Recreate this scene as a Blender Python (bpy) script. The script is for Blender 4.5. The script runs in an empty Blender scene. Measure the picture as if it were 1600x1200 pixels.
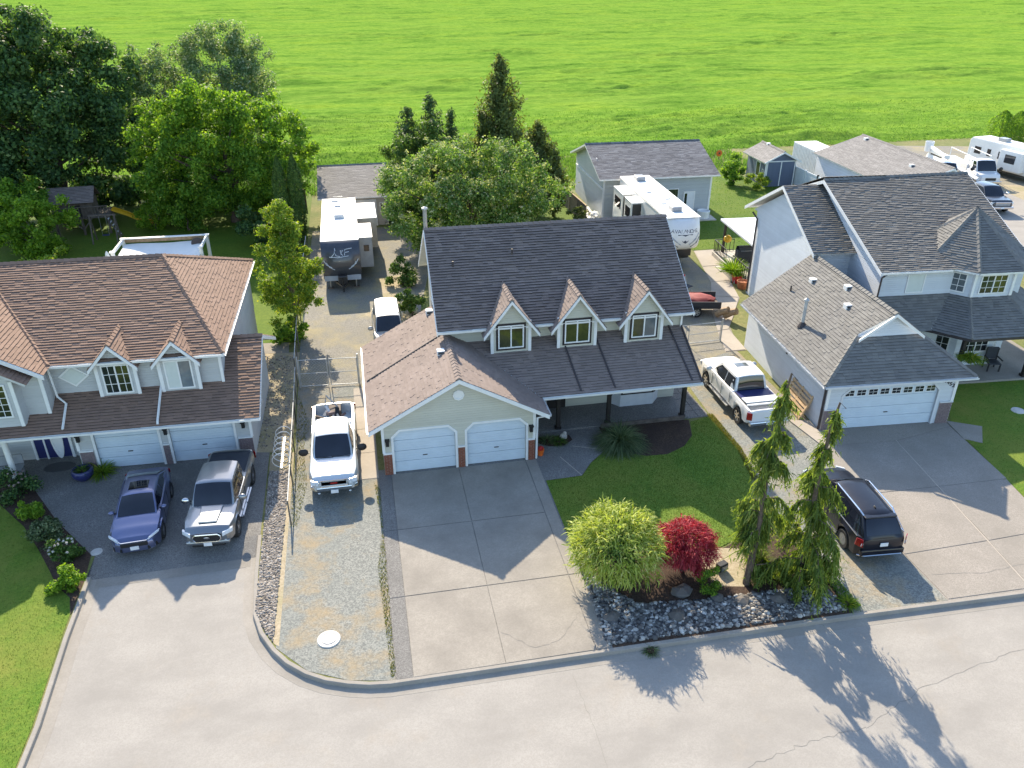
import bpy, bmesh, math, random
import numpy as np
from mathutils import Vector, Matrix
random.seed(7); rng = np.random.default_rng(11)
R_ = math.radians
scene = bpy.context.scene
COL = scene.collection

# ------------------------------------------------------------------ camera
cd = bpy.data.cameras.new('camera'); cam = bpy.data.objects.new('camera', cd); COL.objects.link(cam)
cd.sensor_width = 36.0; cd.lens = 36.0 * 1259.0 / 1600.0
cd.clip_start = 0.5; cd.clip_end = 6000
cam.location = (-0.13, -29.47, 20.0)
cam.rotation_euler = (R_(90 - 28.2), 0, R_(-11.0))
scene.camera = cam
# ------------------------------------------------------------------ sky, sun, exposure
SUN_EL, SUN_AZ = 33.0, -4.0
world = bpy.data.worlds.new('World'); scene.world = world; world.use_nodes = True
wn = world.node_tree.nodes; wl = world.node_tree.links
sky = wn.new('ShaderNodeTexSky'); sky.sky_type = 'NISHITA'; sky.sun_disc = False
sky.sun_elevation = R_(SUN_EL); sky.sun_rotation = R_(SUN_AZ); sky.air_density = 1.0; sky.dust_density = 0.6; sky.ozone_density = 1.5
wl.new(sky.outputs[0], wn['Background'].inputs[0]); wn['Background'].inputs[1].default_value = 0.15
sd = bpy.data.lights.new('sun', 'SUN'); sun = bpy.data.objects.new('sun', sd); COL.objects.link(sun)
sd.energy = 4.4; sd.angle = R_(0.5); sd.color = (1.0, 0.87, 0.67)
ts = Vector((math.sin(R_(SUN_AZ)) * math.cos(R_(SUN_EL)), math.cos(R_(SUN_AZ)) * math.cos(R_(SUN_EL)), math.sin(R_(SUN_EL))))
sun.rotation_euler = ts.to_track_quat('Z', 'Y').to_euler(); sun.location = (0, 60, 60)
scene.view_settings.view_transform = 'Standard'; scene.view_settings.look = 'None'
scene.view_settings.exposure = 1.24; scene.view_settings.gamma = 1.0
scene.cycles.max_bounces = 6; scene.cycles.diffuse_bounces = 3; scene.cycles.glossy_bounces = 3; scene.cycles.transmission_bounces = 4; scene.cycles.transparent_max_bounces = 6
scene.cycles.use_denoising = True

# ------------------------------------------------------------------ materials
def nmat(name):
    m = bpy.data.materials.new(name); m.use_nodes = True
    return m, m.node_tree.nodes, m.node_tree.links, m.node_tree.nodes['Principled BSDF']
def coords(n, l, scale=(1, 1, 1), kind='Object'):
    tc = n.new('ShaderNodeTexCoord'); mp = n.new('ShaderNodeMapping'); mp.inputs['Scale'].default_value = scale
    l.new(tc.outputs[kind], mp.inputs[0]); return mp.outputs[0]
def noise(n, l, vec, scale, detail=4, rough=.6):
    t = n.new('ShaderNodeTexNoise'); t.inputs['Scale'].default_value = scale; t.inputs['Detail'].default_value = detail
    t.inputs['Roughness'].default_value = rough; l.new(vec, t.inputs['Vector']); return t.outputs['Fac']
def ramp(n, l, fac, stops):
    r = n.new('ShaderNodeValToRGB'); e = r.color_ramp.elements
    while len(e) < len(stops): e.new(.5)
    for i, (p, c) in enumerate(stops): e[i].position = p; e[i].color = (*c, 1)
    l.new(fac, r.inputs[0]); return r.outputs[0]
def mixc(n, l, fac, a, b, mode='MIX'):
    m = n.new('ShaderNodeMix'); m.data_type = 'RGBA'; m.blend_type = mode
    for s, v in ((m.inputs[0], fac), (m.inputs[6], a), (m.inputs[7], b)):
        if isinstance(v, (int, float)): s.default_value = v
        elif isinstance(v, tuple): s.default_value = (*v, 1)
        else: l.new(v, s)
    return m.outputs[2]
def bump(n, l, h, strength, dist, bsdf):
    b = n.new('ShaderNodeBump'); b.inputs['Strength'].default_value = strength; b.inputs['Distance'].default_value = dist
    l.new(h, b.inputs['Height']); l.new(b.outputs[0], bsdf.inputs['Normal']); return b
def dark(c, k): return tuple(x * k for x in c)
MATS = {}
def plain(name, col, rough=.5, metal=0., coat=0., var=.12, vs=3., bs=0., bd=.002, spec=.5):
    if name in MATS: return MATS[name]
    m, n, l, b = nmat(name)
    v = coords(n, l); f = noise(n, l, v, vs, 5)
    l.new(ramp(n, l, f, [(.3, dark(col, 1 - var)), (.7, tuple(min(1, x * (1 + var)) for x in col))]), b.inputs['Base Color'])
    b.inputs['Roughness'].default_value = rough; b.inputs['Metallic'].default_value = metal
    b.inputs['Coat Weight'].default_value = coat; b.inputs['Coat Roughness'].default_value = .05; b.inputs['Specular IOR Level'].default_value = spec
    if bs: bump(n, l, noise(n, l, v, bs, 4), .5, bd, b)
    MATS[name] = m; return m
def speckle(name, cols, scale, big=None, bigscale=.3, rough=.9, bumpd=.01, bumps=None, patch=None, spk=.5, streak=(1, 1, 1), spec=.15):
    """fine grain between cols[0..], slow stains toward big, patches of another stuff"""
    m, n, l, b = nmat(name)
    v = coords(n, l)
    vo = n.new('ShaderNodeTexVoronoi'); vo.inputs['Scale'].default_value = scale; l.new(v, vo.inputs['Vector'])
    sep = n.new('ShaderNodeSeparateColor'); l.new(vo.outputs['Color'], sep.inputs[0])
    k = len(cols); c = ramp(n, l, sep.outputs[0], [((i + .5) / k, q) for i, q in enumerate(cols)])
    c2 = ramp(n, l, noise(n, l, v, scale * .35, 5, .7), [(.25, cols[0]), (.75, cols[-1])])
    c = mixc(n, l, spk, c2, c)
    if big:
        vs = coords(n, l, streak)
        f = n.new('ShaderNodeMath'); f.operation = 'MULTIPLY'; f.inputs[1].default_value = 1
        r = ramp(n, l, noise(n, l, vs, bigscale, 6, .65), [(.38, (0, 0, 0)), (.68, (1, 1, 1))])
        c = mixc(n, l, r, c, mixc(n, l, .75, c, big))
    if patch:
        pc, ps, lo, hi = patch
        r = ramp(n, l, noise(n, l, v, ps, 7, .7), [(lo, (0, 0, 0)), (hi, (1, 1, 1))])
        c = mixc(n, l, r, c, mixc(n, l, noise(n, l, v, 9, 4), dark(pc, .6), tuple(min(1, x * 1.3) for x in pc)))
    l.new(c, b.inputs['Base Color']); b.inputs['Roughness'].default_value = rough; b.inputs['Specular IOR Level'].default_value = spec
    bump(n, l, noise(n, l, v, bumps or scale, 4, .7), .6, bumpd, b)
    MATS[name] = m; return m
def siding(name, col, period=.115, axis=2, rough=.55):
    m, n, l, b = nmat(name)
    tc = n.new('ShaderNodeTexCoord'); sx = n.new('ShaderNodeSeparateXYZ'); l.new(tc.outputs['Object'], sx.inputs[0])
    d = n.new('ShaderNodeMath'); d.operation = 'DIVIDE'; d.inputs[1].default_value = period; l.new(sx.outputs[axis], d.inputs[0])
    fr = n.new('ShaderNodeMath'); fr.operation = 'FRACT'; l.new(d.outputs[0], fr.inputs[0])
    fl = n.new('ShaderNodeMath'); fl.operation = 'FLOOR'; l.new(d.outputs[0], fl.inputs[0])
    wnz = n.new('ShaderNodeTexWhiteNoise'); wnz.noise_dimensions = '1D'; l.new(fl.outputs[0], wnz.inputs['W'])
    inv = n.new('ShaderNodeMath'); inv.operation = 'SUBTRACT'; inv.inputs[0].default_value = 1; l.new(fr.outputs[0], inv.inputs[1])
    v = coords(n, l, (1, 1, 1)); f = noise(n, l, v, .9, 5)
    c = ramp(n, l, f, [(.3, dark(col, .88)), (.75, col)])
    c = mixc(n, l, .12, c, ramp(n, l, wnz.outputs[0], [(0, dark(col, .6)), (1, tuple(min(1, x * 1.2) for x in col))]))
    l.new(c, b.inputs['Base Color']); b.inputs['Roughness'].default_value = rough
    bump(n, l, inv.outputs[0], 1.0, .022, b)
    MATS[name] = m; return m
def island(name, stops, rough=.85, ns=1.2, stain=None, trans=0., tcol=None, bd=.01, big=.3, spec=.2):
    """colour drawn per connected piece (shingle, stone, leaf), with slow variation over the whole"""
    m, n, l, b = nmat(name)
    g = n.new('ShaderNodeNewGeometry')
    c = ramp(n, l, g.outputs['Random Per Island'], stops)
    v = coords(n, l); f = noise(n, l, v, ns, 5, .65)
    c = mixc(n, l, ramp(n, l, f, [(.35, (0, 0, 0)), (.7, (1, 1, 1))]), c, mixc(n, l, big, c, stain or dark(stops[0][1], .6)))
    l.new(c, b.inputs['Base Color']); b.inputs['Roughness'].default_value = rough; b.inputs['Specular IOR Level'].default_value = spec
    if trans:
        t = n.new('ShaderNodeBsdfTranslucent'); l.new(mixc(n, l, 1., c, tcol or (1, 1, 1), 'MULTIPLY') if tcol else c, t.inputs[0])
        mx = n.new('ShaderNodeMixShader'); mx.inputs[0].default_value = trans
        l.new(b.outputs[0], mx.inputs[1]); l.new(t.outputs[0], mx.inputs[2]); l.new(mx.outputs[0], n['Material Output'].inputs[0])
    elif bd:
        bump(n, l, noise(n, l, v, 60, 3), .5, bd, b)
    MATS[name] = m; return m
def glass(name, col=(.012, .015, .02), rough=.04, var=(.05, .06, .05)):
    m, n, l, b = nmat(name)
    v = coords(n, l); f = noise(n, l, v, 1.1, 3)
    l.new(ramp(n, l, f, [(.4, col), (.75, var)]), b.inputs['Base Color'])
    b.inputs['Roughness'].default_value = rough; b.inputs['Specular IOR Level'].default_value = .8
    MATS[name] = m; return m
def paint(name, col, metal=.0, rough=.35, dust=.08, coat=.8):
    m, n, l, b = nmat(name)
    v = coords(n, l); f = noise(n, l, v, 2.2, 6, .7)
    l.new(mixc(n, l, ramp(n, l, f, [(.4, (0, 0, 0)), (.8, (dust, dust, dust))]), col, (.35, .33, .3)), b.inputs['Base Color'])
    b.inputs['Metallic'].default_value = metal; b.inputs['Roughness'].default_value = rough
    b.inputs['Coat Weight'].default_value = coat; b.inputs['Coat Roughness'].default_value = .06
    if coat < .5: b.inputs['Specular IOR Level'].default_value = .3
    MATS[name] = m; return m

siding('siding_main', (.57, .555, .455)); siding('siding_left', (.52, .53, .52)); siding('siding_right', (.62, .66, .70))
siding('siding_shop', (.42, .46, .48), .15); siding('siding_blue', (.12, .15, .22), .15, 0); siding('siding_tan', (.45, .42, .37), .15)
plain('shingle_edge_shade', (.022, .02, .022), .95, var=.2)  # black cut edges, with the shadow line under each course painted into this colour
plain('trim', (.78, .78, .76), .5, var=.05); plain('trim_grey', (.62, .64, .66), .5, var=.06); plain('fascia_dark', (.05, .04, .04), .6)
plain('door_white', (.66, .69, .72), .45, var=.05, vs=1.5); plain('door_blue', (.60, .68, .74), .45, var=.05, vs=1.5)
plain('soffit', (.55, .55, .53), .7); plain('brick_red', (.24, .085, .05), .85, var=.3, vs=14); plain('brick_grey', (.20, .15, .15), .85, var=.3, vs=14); plain('mortar', (.36, .33, .30), .9)
plain('post_dark', (.022, .018, .016), .6, var=.3); plain('black_plastic', (.012, .012, .013), .55, var=.3); plain('black_trim', (.02, .015, .018), .5)
plain('rubber', (.018, .018, .018), .8, var=.3); plain('chrome', (.62, .63, .65), .16, 1.0, var=.05); plain('alloy', (.42, .43, .45), .3, 1.0, var=.1); plain('galv', (.42, .43, .43), .45, .7, var=.2)
plain('galv_dark', (.12, .115, .105), .6, .3, var=.25)
plain('galv_matt', (.45, .46, .45), .6, .2, var=.2)
plain('headlamp', (.62, .66, .70), .12, coat=.8, var=.1, vs=14); plain('taillamp', (.30, .01, .015), .2, coat=.8, var=.15, vs=14); plain('plate', (.72, .73, .74), .5)
plain('white_gel', (.78, .78, .76), .32, coat=.3, var=.04); plain('rv_roof', (.80, .80, .77), .55, var=.07, vs=1.2); plain('rv_grey', (.30, .31, .32), .4, coat=.3); plain('rv_black', (.02, .02, .022), .4, coat=.4)
plain('rv_cap', (.045, .05, .062), .3, coat=.5, var=.2); plain('rv_tan', (.46, .42, .37), .45); plain('graphic_white', (.62, .68, .74), .4); plain('graphic_dark', (.03, .04, .07), .4); plain('graphic_grey', (.35, .38, .42), .4)
plain('wood_raw', (.52, .36, .20), .8, var=.35, vs=6); plain('wood_grey', (.13, .105, .085), .85, var=.35, vs=5); plain('wood_tan', (.36, .24, .14), .8, var=.3, vs=5); plain('slide_yellow', (.62, .36, .01), .4)
plain('vinyl', (.74, .76, .76), .45, var=.04); plain('canvas', (.78, .77, .73), .8, var=.06, vs=1.); plain('terracotta', (.34, .12, .05), .8, var=.25); plain('red_plastic', (.46, .02, .02), .45); plain('orange', (.75, .15, .02), .5); plain('pot_blue', (.03, .035, .12), .3)
plain('concrete_cast', (.46, .43, .38), .85, var=.15, bs=40); plain('lid_white', (.50, .485, .45), .6, var=.1); plain('iron', (.06, .06, .06), .6)
plain('tarp_red', (.24, .035, .03), .7); plain('tarp_dark', (.03, .035, .045), .7); plain('blind', (.60, .64, .60), .6, var=.05)
plain('bark', (.10, .075, .055), .9, var=.4, vs=8, bs=20, bd=.02); plain('bark_pale', (.20, .16, .12), .9, var=.3, vs=8)
plain('container', (.60, .64, .67), .5, var=.12); plain('curtain', (.5, .5, .47), .8, var=.25, vs=18)
glass('glass'); glass('glass_car', (.006, .008, .014), .03, (.014, .017, .028)); glass('glass_warm', (.03, .035, .02), .05, (.10, .10, .03)); glass('glass_pale', (.10, .12, .13), .06, (.22, .25, .25))
paint('paint_blue', (.13, .15, .27), .65, .3); paint('paint_grey', (.27, .285, .30), .75, .3); paint('paint_silver', (.55, .60, .63), .35, .34); paint('paint_white', (.74, .74, .73), 0, .35)
paint('paint_black', (.006, .007, .014), 0, .3, .02, .35); paint('paint_dull', (.36, .37, .37), .3, .45, .3); paint('paint_charcoal', (.05, .055, .065), .5, .3)
island('shingle_main', [(0, (.235, .187, .162)), (.5, (.255, .203, .177)), (1, (.28, .225, .197))], stain=(.15, .12, .108), big=.4, ns=.7)
island('shingle_left', [(0, (.235, .152, .110)), (.5, (.26, .168, .122)), (1, (.285, .186, .138))], stain=(.18, .125, .10), ns=.6)
island('shingle_right', [(0, (.165, .16, .148)), (.5, (.19, .184, .17)), (1, (.22, .213, .196))], stain=(.13, .13, .14), ns=.6)
island('shingle_shop', [(0, (.12, .12, .13)), (1, (.24, .24, .25))], ns=.5); island('shingle_tan', [(0, (.20, .192, .185)), (1, (.27, .258, .248))], ns=.5)
island('river_rock', [(0, (.05, .05, .055)), (.35, (.12, .118, .115)), (.65, (.24, .23, .215)), (.9, (.46, .45, .42)), (1, (.66, .65, .62))], rough=.8, bd=.003)
island('pebble', [(0, (.15, .13, .11)), (.4, (.29, .255, .22)), (.8, (.40, .36, .31)), (1, (.54, .49, .43))], rough=.85, bd=.003)
island('boulder', [(0, (.09, .085, .08)), (1, (.17, .155, .14))], ns=2.5, bd=.02)

# ------------------------------------------------------------------ mesh helpers
class MB:
    def __init__(s): s.v = []; s.f = []
    def add(s, vs, fs):
        o = len(s.v); s.v += [tuple(map(float, p)) for p in vs]; s.f += [tuple(i + o for i in f) for f in fs]; return s
    def box(s, x0, x1, y0, y1, z0, z1):
        return s.add([(x0, y0, z0), (x1, y0, z0), (x1, y1, z0), (x0, y1, z0), (x0, y0, z1), (x1, y0, z1), (x1, y1, z1), (x0, y1, z1)],
                     [(0, 3, 2, 1), (4, 5, 6, 7), (0, 1, 5, 4), (1, 2, 6, 5), (2, 3, 7, 6), (3, 0, 4, 7)])
    def poly(s, pts): return s.add(pts, [tuple(range(len(pts)))])
    def prism(s, pts, off):
        n = len(pts); off = np.array(off, float); a = [np.array(p, float) for p in pts]; b = [p + off for p in a]
        return s.add(a + b, [tuple(range(n))[::-1], tuple(range(n, 2 * n))] + [(i, (i + 1) % n, n + (i + 1) % n, n + i) for i in range(n)])
    def beam(s, p0, p1, w, h, up=(0, 0, 1)):
        p0 = Vector(p0); p1 = Vector(p1); d = (p1 - p0).normalized(); x = d.cross(Vector(up))
        if x.length < 1e-4: x = d.cross(Vector((0, 1, 0)))
        x.normalize(); z = x.cross(d); q = []
        for p in (p0, p1):
            for a, b in ((-1, -1), (1, -1), (1, 1), (-1, 1)): q.append(p + x * (a * w / 2) + z * (b * h / 2))
        return s.add(q, [(0, 1, 2, 3), (7, 6, 5, 4), (0, 4, 5, 1), (1, 5, 6, 2), (2, 6, 7, 3), (3, 7, 4, 0)])
    def tube(s, pts, rad, n=8, cap=True):
        pts = [Vector(p) for p in pts]; rad = rad if isinstance(rad, (list, tuple)) else [rad] * len(pts); o = len(s.v); vs = []; fs = []
        x = None
        for i, p in enumerate(pts):
            d = (pts[min(i + 1, len(pts) - 1)] - pts[max(i - 1, 0)]).normalized()
            if x is None: x = d.orthogonal().normalized()
            else:
                x = x - d * x.dot(d); x = x.normalized() if x.length > 1e-5 else d.orthogonal().normalized()
            y = d.cross(x)
            for k in range(n):
                a = 2 * math.pi * k / n; vs.append(p + (x * math.cos(a) + y * math.sin(a)) * rad[i])
        for i in range(len(pts) - 1):
            for k in range(n): fs.append((i * n + k, i * n + (k + 1) % n, (i + 1) * n + (k + 1) % n, (i + 1) * n + k))
        if cap: fs += [tuple(range(n))[::-1], tuple(range((len(pts) - 1) * n, len(pts) * n))]
        return s.add(vs, fs)
    def lathe(s, prof, n=20, c=(0, 0, 0), axis='z'):
        vs = []; fs = []; m = len(prof)
        for k in range(n):
            a = 2 * math.pi * k / n
            for r, h in prof:
                p = (r * math.cos(a), r * math.sin(a), h)
                if axis == 'x': p = (h, p[0], p[1])
                elif axis == 'y': p = (p[0], h, p[1])
                vs.append((p[0] + c[0], p[1] + c[1], p[2] + c[2]))
        for k in range(n):
            for j in range(m - 1): fs.append((k * m + j, ((k + 1) % n) * m + j, ((k + 1) % n) * m + j + 1, k * m + j + 1))
        return s.add(vs, fs)
    def blob(s, c, r, sub=1, jit=.15, flat=1.):
        bm = bmesh.new(); bmesh.ops.create_icosphere(bm, subdivisions=sub, radius=1)
        sx, sy, sz = r if isinstance(r, (tuple, list)) else (r, r, r * flat)
        vs = [(c[0] + v.co.x * sx * (1 + random.uniform(-jit, jit)), c[1] + v.co.y * sy * (1 + random.uniform(-jit, jit)), c[2] + v.co.z * sz * (1 + random.uniform(-jit, jit))) for v in bm.verts]
        fs = [tuple(v.index for v in f.verts) for f in bm.faces]; bm.free()
        return s.add(vs, fs)
    def build(s, name, mat, parent=None, smooth=None, bevel=0, kind=None, seg=2):
        me = bpy.data.meshes.new(name); me.from_pydata(s.v, [], s.f); me.validate(); 
        return link(name, me, mat, parent, smooth, bevel, kind, seg)
def link(name, me, mat, parent=None, smooth=None, bevel=0, kind=None, seg=2, fixn=True):
    if fixn:
        bm = bmesh.new(); bm.from_mesh(me); bmesh.ops.recalc_face_normals(bm, faces=bm.faces); bm.to_mesh(me); bm.free()
    me.materials.append(MATS[mat] if isinstance(mat, str) else mat)
    o = bpy.data.objects.new(name, me); COL.objects.link(o)
    if parent: o.parent = parent
    if smooth is not None:
        me.polygons.foreach_set('use_smooth', [True] * len(me.polygons)); me.set_sharp_from_angle(angle=R_(smooth))
    if bevel:
        b = o.modifiers.new('bevel', 'BEVEL'); b.width = bevel; b.segments = seg; b.limit_method = 'ANGLE'; b.angle_limit = R_(40)
    if kind: o['kind'] = kind
    return o
def npmesh(name, V, F, mat, parent=None, kind=None, smooth=False):
    me = bpy.data.meshes.new(name); V = np.ascontiguousarray(V, dtype=np.float32); F = np.ascontiguousarray(F, dtype=np.int32); k = F.shape[1]
    me.vertices.add(len(V)); me.vertices.foreach_set('co', V.ravel())
    me.loops.add(F.size); me.loops.foreach_set('vertex_index', F.ravel())
    me.polygons.add(len(F)); me.polygons.foreach_set('loop_start', np.arange(0, F.size, k, dtype=np.int32))
    if smooth: me.polygons.foreach_set('use_smooth', np.ones(len(F), dtype=bool))
    me.update(calc_edges=True); me.validate()
    return link(name, me, mat, parent, None, 0, kind, fixn=False)
def thing(name, label, cat, loc=(0, 0, 0), rz=0, group=None, parent=None):
    o = bpy.data.objects.new(name, None); COL.objects.link(o); o.location = loc; o.rotation_euler = (0, 0, R_(rz)); o.empty_display_size = .3
    o['label'] = label; o['category'] = cat
    if group: o['group'] = group
    return o
def tag(o, label, cat, group=None):
    o['label'] = label; o['category'] = cat
    if group: o['group'] = group
    return o
def struct(o): o['kind'] = 'structure'; return o
def box(name, mat, parent, x0, x1, y0, y1, z0, z1, bevel=0): return MB().box(x0, x1, y0, y1, z0, z1).build(name, mat, parent, bevel=bevel)
def copy_tree(o, parent=None, **kw):
    c = o.copy(); COL.objects.link(c); c.parent = parent
    for ch in list(o.children): copy_tree(ch, c)
    for k, v in kw.items(): c[k] = v
    return c
# value noise for terrain and plants
def vnoise(x, y, seed=0):
    xi = np.floor(x).astype(np.int64); yi = np.floor(y).astype(np.int64); fx = x - xi; fy = y - yi
    fx = fx * fx * (3 - 2 * fx); fy = fy * fy * (3 - 2 * fy)
    def h(a, b):
        n = (a * 374761393 + b * 668265263 + seed * 974634777) & 0x7fffffff
        n = ((n ^ (n >> 13)) * 1274126177) & 0x7fffffff
        return ((n ^ (n >> 16)) & 0xffff) / 65535.0
    return (h(xi, yi) * (1 - fx) + h(xi + 1, yi) * fx) * (1 - fy) + (h(xi, yi + 1) * (1 - fx) + h(xi + 1, yi + 1) * fx) * fy
# ------------------------------------------------------------------ ground materials
speckle('asphalt_old', [(.30, .28, .252), (.335, .314, .283), (.37, .347, .313)], 30, (.255, .238, .215), .35, bumpd=.004, streak=(1, 1.6, 1), patch=((.33, .295, .25), .5, .55, .8))
speckle('concrete_slab', [(.27, .245, .21), (.31, .282, .242), (.35, .32, .276)], 26, (.215, .195, .168), .55, bumpd=.003)
speckle('concrete_pale', [(.38, .335, .285), (.43, .385, .325)], 20, (.33, .295, .25), .6, bumpd=.003)
speckle('concrete_kerb', [(.30, .275, .24), (.35, .322, .285)], 20, (.25, .23, .20), .6, bumpd=.003)
speckle('aggregate', [(.13, .123, .115), (.20, .192, .18), (.29, .28, .26)], 38, (.15, .144, .135), .5, bumpd=.006, spk=.8)
speckle('aggregate_right', [(.24, .215, .185), (.295, .268, .235), (.36, .325, .285)], 38, (.23, .21, .18), .5, bumpd=.005, spk=.7)
speckle('gravel', [(.14, .145, .135), (.22, .225, .205), (.32, .32, .285)], 22, (.19, .205, .19), .25, bumpd=.02, spk=.7, patch=((.34, .26, .15), .4, .47, .66))
speckle('gravel_back', [(.16, .152, .135), (.23, .218, .19), (.30, .285, .25)], 22, (.21, .20, .165), .25, bumpd=.02, spk=.75, patch=((.38, .32, .17), .35, .46, .75))
speckle('dirt', [(.30, .24, .16), (.40, .33, .23), (.48, .41, .30)], 18, (.26, .24, .12), .4, bumpd=.02)
speckle('mulch', [(.03, .02, .015), (.07, .045, .03), (.12, .08, .055)], 24, (.05, .035, .03), 1., bumpd=.03)
speckle('yard_soil', [(.13, .14, .05), (.19, .18, .07), (.26, .24, .10)], 9, (.09, .14, .03), .3, bumpd=.03)
speckle('lawn_front', [(.065, .135, .02), (.105, .195, .028), (.15, .24, .034)], 16, (.19, .22, .04), .35, bumpd=.03, streak=(1, .6, 1), patch=((.20, .22, .045), .55, .52, .8))  # patch: yellowish dry grass that also paints sunlit patches into the lawn
speckle('lawn_left', [(.06, .135, .014), (.095, .185, .02), (.14, .22, .025)], 16, (.19, .20, .04), .3, bumpd=.03, patch=((.24, .23, .05), .4, .52, .8))
speckle('lawn_back', [(.07, .12, .012), (.10, .16, .016), (.14, .19, .02)], 12, (.06, .12, .012), .25, bumpd=.03)
def field_material():
    m, n, l, b = nmat('field_mat'); v = coords(n, l, (.95, 1.5, 1)); w = coords(n, l, (.22, .5, 1))
    a = ramp(n, l, noise(n, l, v, .8, 10, .82), [(.32, (.045, .125, .018)), (.42, (.12, .235, .032)), (.55, (.18, .305, .045)), (.72, (.26, .37, .08))])
    c = ramp(n, l, noise(n, l, w, .33, 6, .65), [(.36, (.66, .76, .70)), (.5, (1, 1, 1)), (.68, (1.16, 1.05, .88))])
    k = mixc(n, l, 1., a, c, 'MULTIPLY'); y = ramp(n, l, noise(n, l, w, .12, 5, .6), [(.48, (0, 0, 0)), (.72, (1, 1, 1))]); k = mixc(n, l, y, k, mixc(n, l, .3, k, (.23, .32, .06)))
    l.new(k, b.inputs['Base Color']); b.inputs['Roughness'].default_value = .9; b.inputs['Specular IOR Level'].default_value = 0
    bump(n, l, noise(n, l, v, 2.4, 8, .75), .9, .22, b); MATS['field_mat'] = m
field_material()
island('grass_blade', [(0, (.06, .125, .018)), (.5, (.10, .185, .024)), (1, (.16, .23, .035))], trans=.35, tcol=(1, .95, .4), ns=.5, stain=(.15, .16, .03))
island('weed_blade', [(0, (.14, .17, .03)), (.5, (.22, .23, .05)), (1, (.34, .31, .09))], trans=.35, tcol=(1, .95, .5), ns=.5)
island('field_blade', [(0, (.085, .19, .032)), (.5, (.14, .27, .052)), (1, (.20, .34, .09))], trans=.45, tcol=(.95, 1, .45), ns=.06, stain=(.20, .28, .04))

def sheet(name, pts, z, mat, kind='structure', parent=None):
    me = bpy.data.meshes.new(name); me.from_pydata([(p[0], p[1], p[2] if len(p) > 2 else z) for p in pts], [], [tuple(range(len(pts)))])
    o = link(name, me, mat, parent)
    if me.polygons[0].normal.z < 0: me.flip_normals()
    if kind: o['kind'] = kind
    return o
def inpoly(x, y, poly):
    c = np.zeros(len(x), bool); n = len(poly)
    for i in range(n):
        x1, y1 = poly[i][:2]; x2, y2 = poly[(i + 1) % n][:2]
        k = ((y1 > y) != (y2 > y)); c ^= k & (x < (x2 - x1) * (y - y1) / ((y2 - y1) if y2 != y1 else 1e-9) + x1)
    return c
def scatter(poly, n):
    P = np.array([p[:2] for p in poly]); lo = P.min(0); hi = P.max(0); out = np.zeros((0, 2))
    while len(out) < n:
        q = rng.uniform(lo, hi, (n * 2, 2)); out = np.vstack([out, q[inpoly(q[:, 0], q[:, 1], poly)]])
    return out[:n]
def blades(name, poly, n, h, w, z, mat, lean=.5, parent=None):
    p = scatter(poly, n); a = rng.uniform(0, 2 * np.pi, n); hh = h * rng.uniform(.5, 1.3, n); la = rng.uniform(0, 2 * np.pi, n); le = hh * lean * rng.uniform(.2, 1, n)
    V = np.zeros((n, 3, 3)); dx = np.cos(a) * w / 2; dy = np.sin(a) * w / 2
    V[:, 0] = np.c_[p[:, 0] - dx, p[:, 1] - dy, np.full(n, z)]; V[:, 1] = np.c_[p[:, 0] + dx, p[:, 1] + dy, np.full(n, z)]
    V[:, 2] = np.c_[p[:, 0] + np.cos(la) * le, p[:, 1] + np.sin(la) * le, z + hh]
    o = npmesh(name, V.reshape(-1, 3), np.arange(3 * n).reshape(-1, 3), mat, parent, 'stuff'); return o
def stones(name, poly, n, r0, r1, z, mat, parent=None, kind='stuff', dens=None):
    p = scatter(poly, n); r = r0 + (r1 - r0) * rng.random(n) ** 2.2
    ico = np.array([(0, 0, 1), (.894, 0, .447), (.276, .851, .447), (-.724, .526, .447), (-.724, -.526, .447), (.276, -.851, .447), (.724, .526, -.447), (-.276, .851, -.447), (-.894, 0, -.447), (-.276, -.851, -.447), (.724, -.526, -.447)])
    fc = np.array([(0, 1, 2), (0, 2, 3), (0, 3, 4), (0, 4, 5), (0, 5, 1), (1, 6, 2), (2, 6, 7), (2, 7, 3), (3, 7, 8), (3, 8, 4), (4, 8, 9), (4, 9, 5), (5, 9, 10), (5, 10, 1), (1, 10, 6)])
    a = rng.uniform(0, 2 * np.pi, n); V = np.tile(ico, (n, 1, 1)) * rng.uniform(.8, 1.2, (n, 11, 1)) * rng.uniform(.7, 1.3, (n, 1, 3)) * r[:, None, None]
    V[:, :, 2] *= .7; x = V[:, :, 0] * np.cos(a)[:, None] - V[:, :, 1] * np.sin(a)[:, None]; y = V[:, :, 0] * np.sin(a)[:, None] + V[:, :, 1] * np.cos(a)[:, None]
    V = np.stack([x + p[:, 0:1], y + p[:, 1:2], V[:, :, 2] + z + r[:, None] * rng.uniform(.1, .55, (n, 1))], -1)
    F = (fc[None] + (np.arange(n) * 11)[:, None, None]).reshape(-1, 3)
    return npmesh(name, V.reshape(-1, 3), F, mat, parent, kind)

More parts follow.
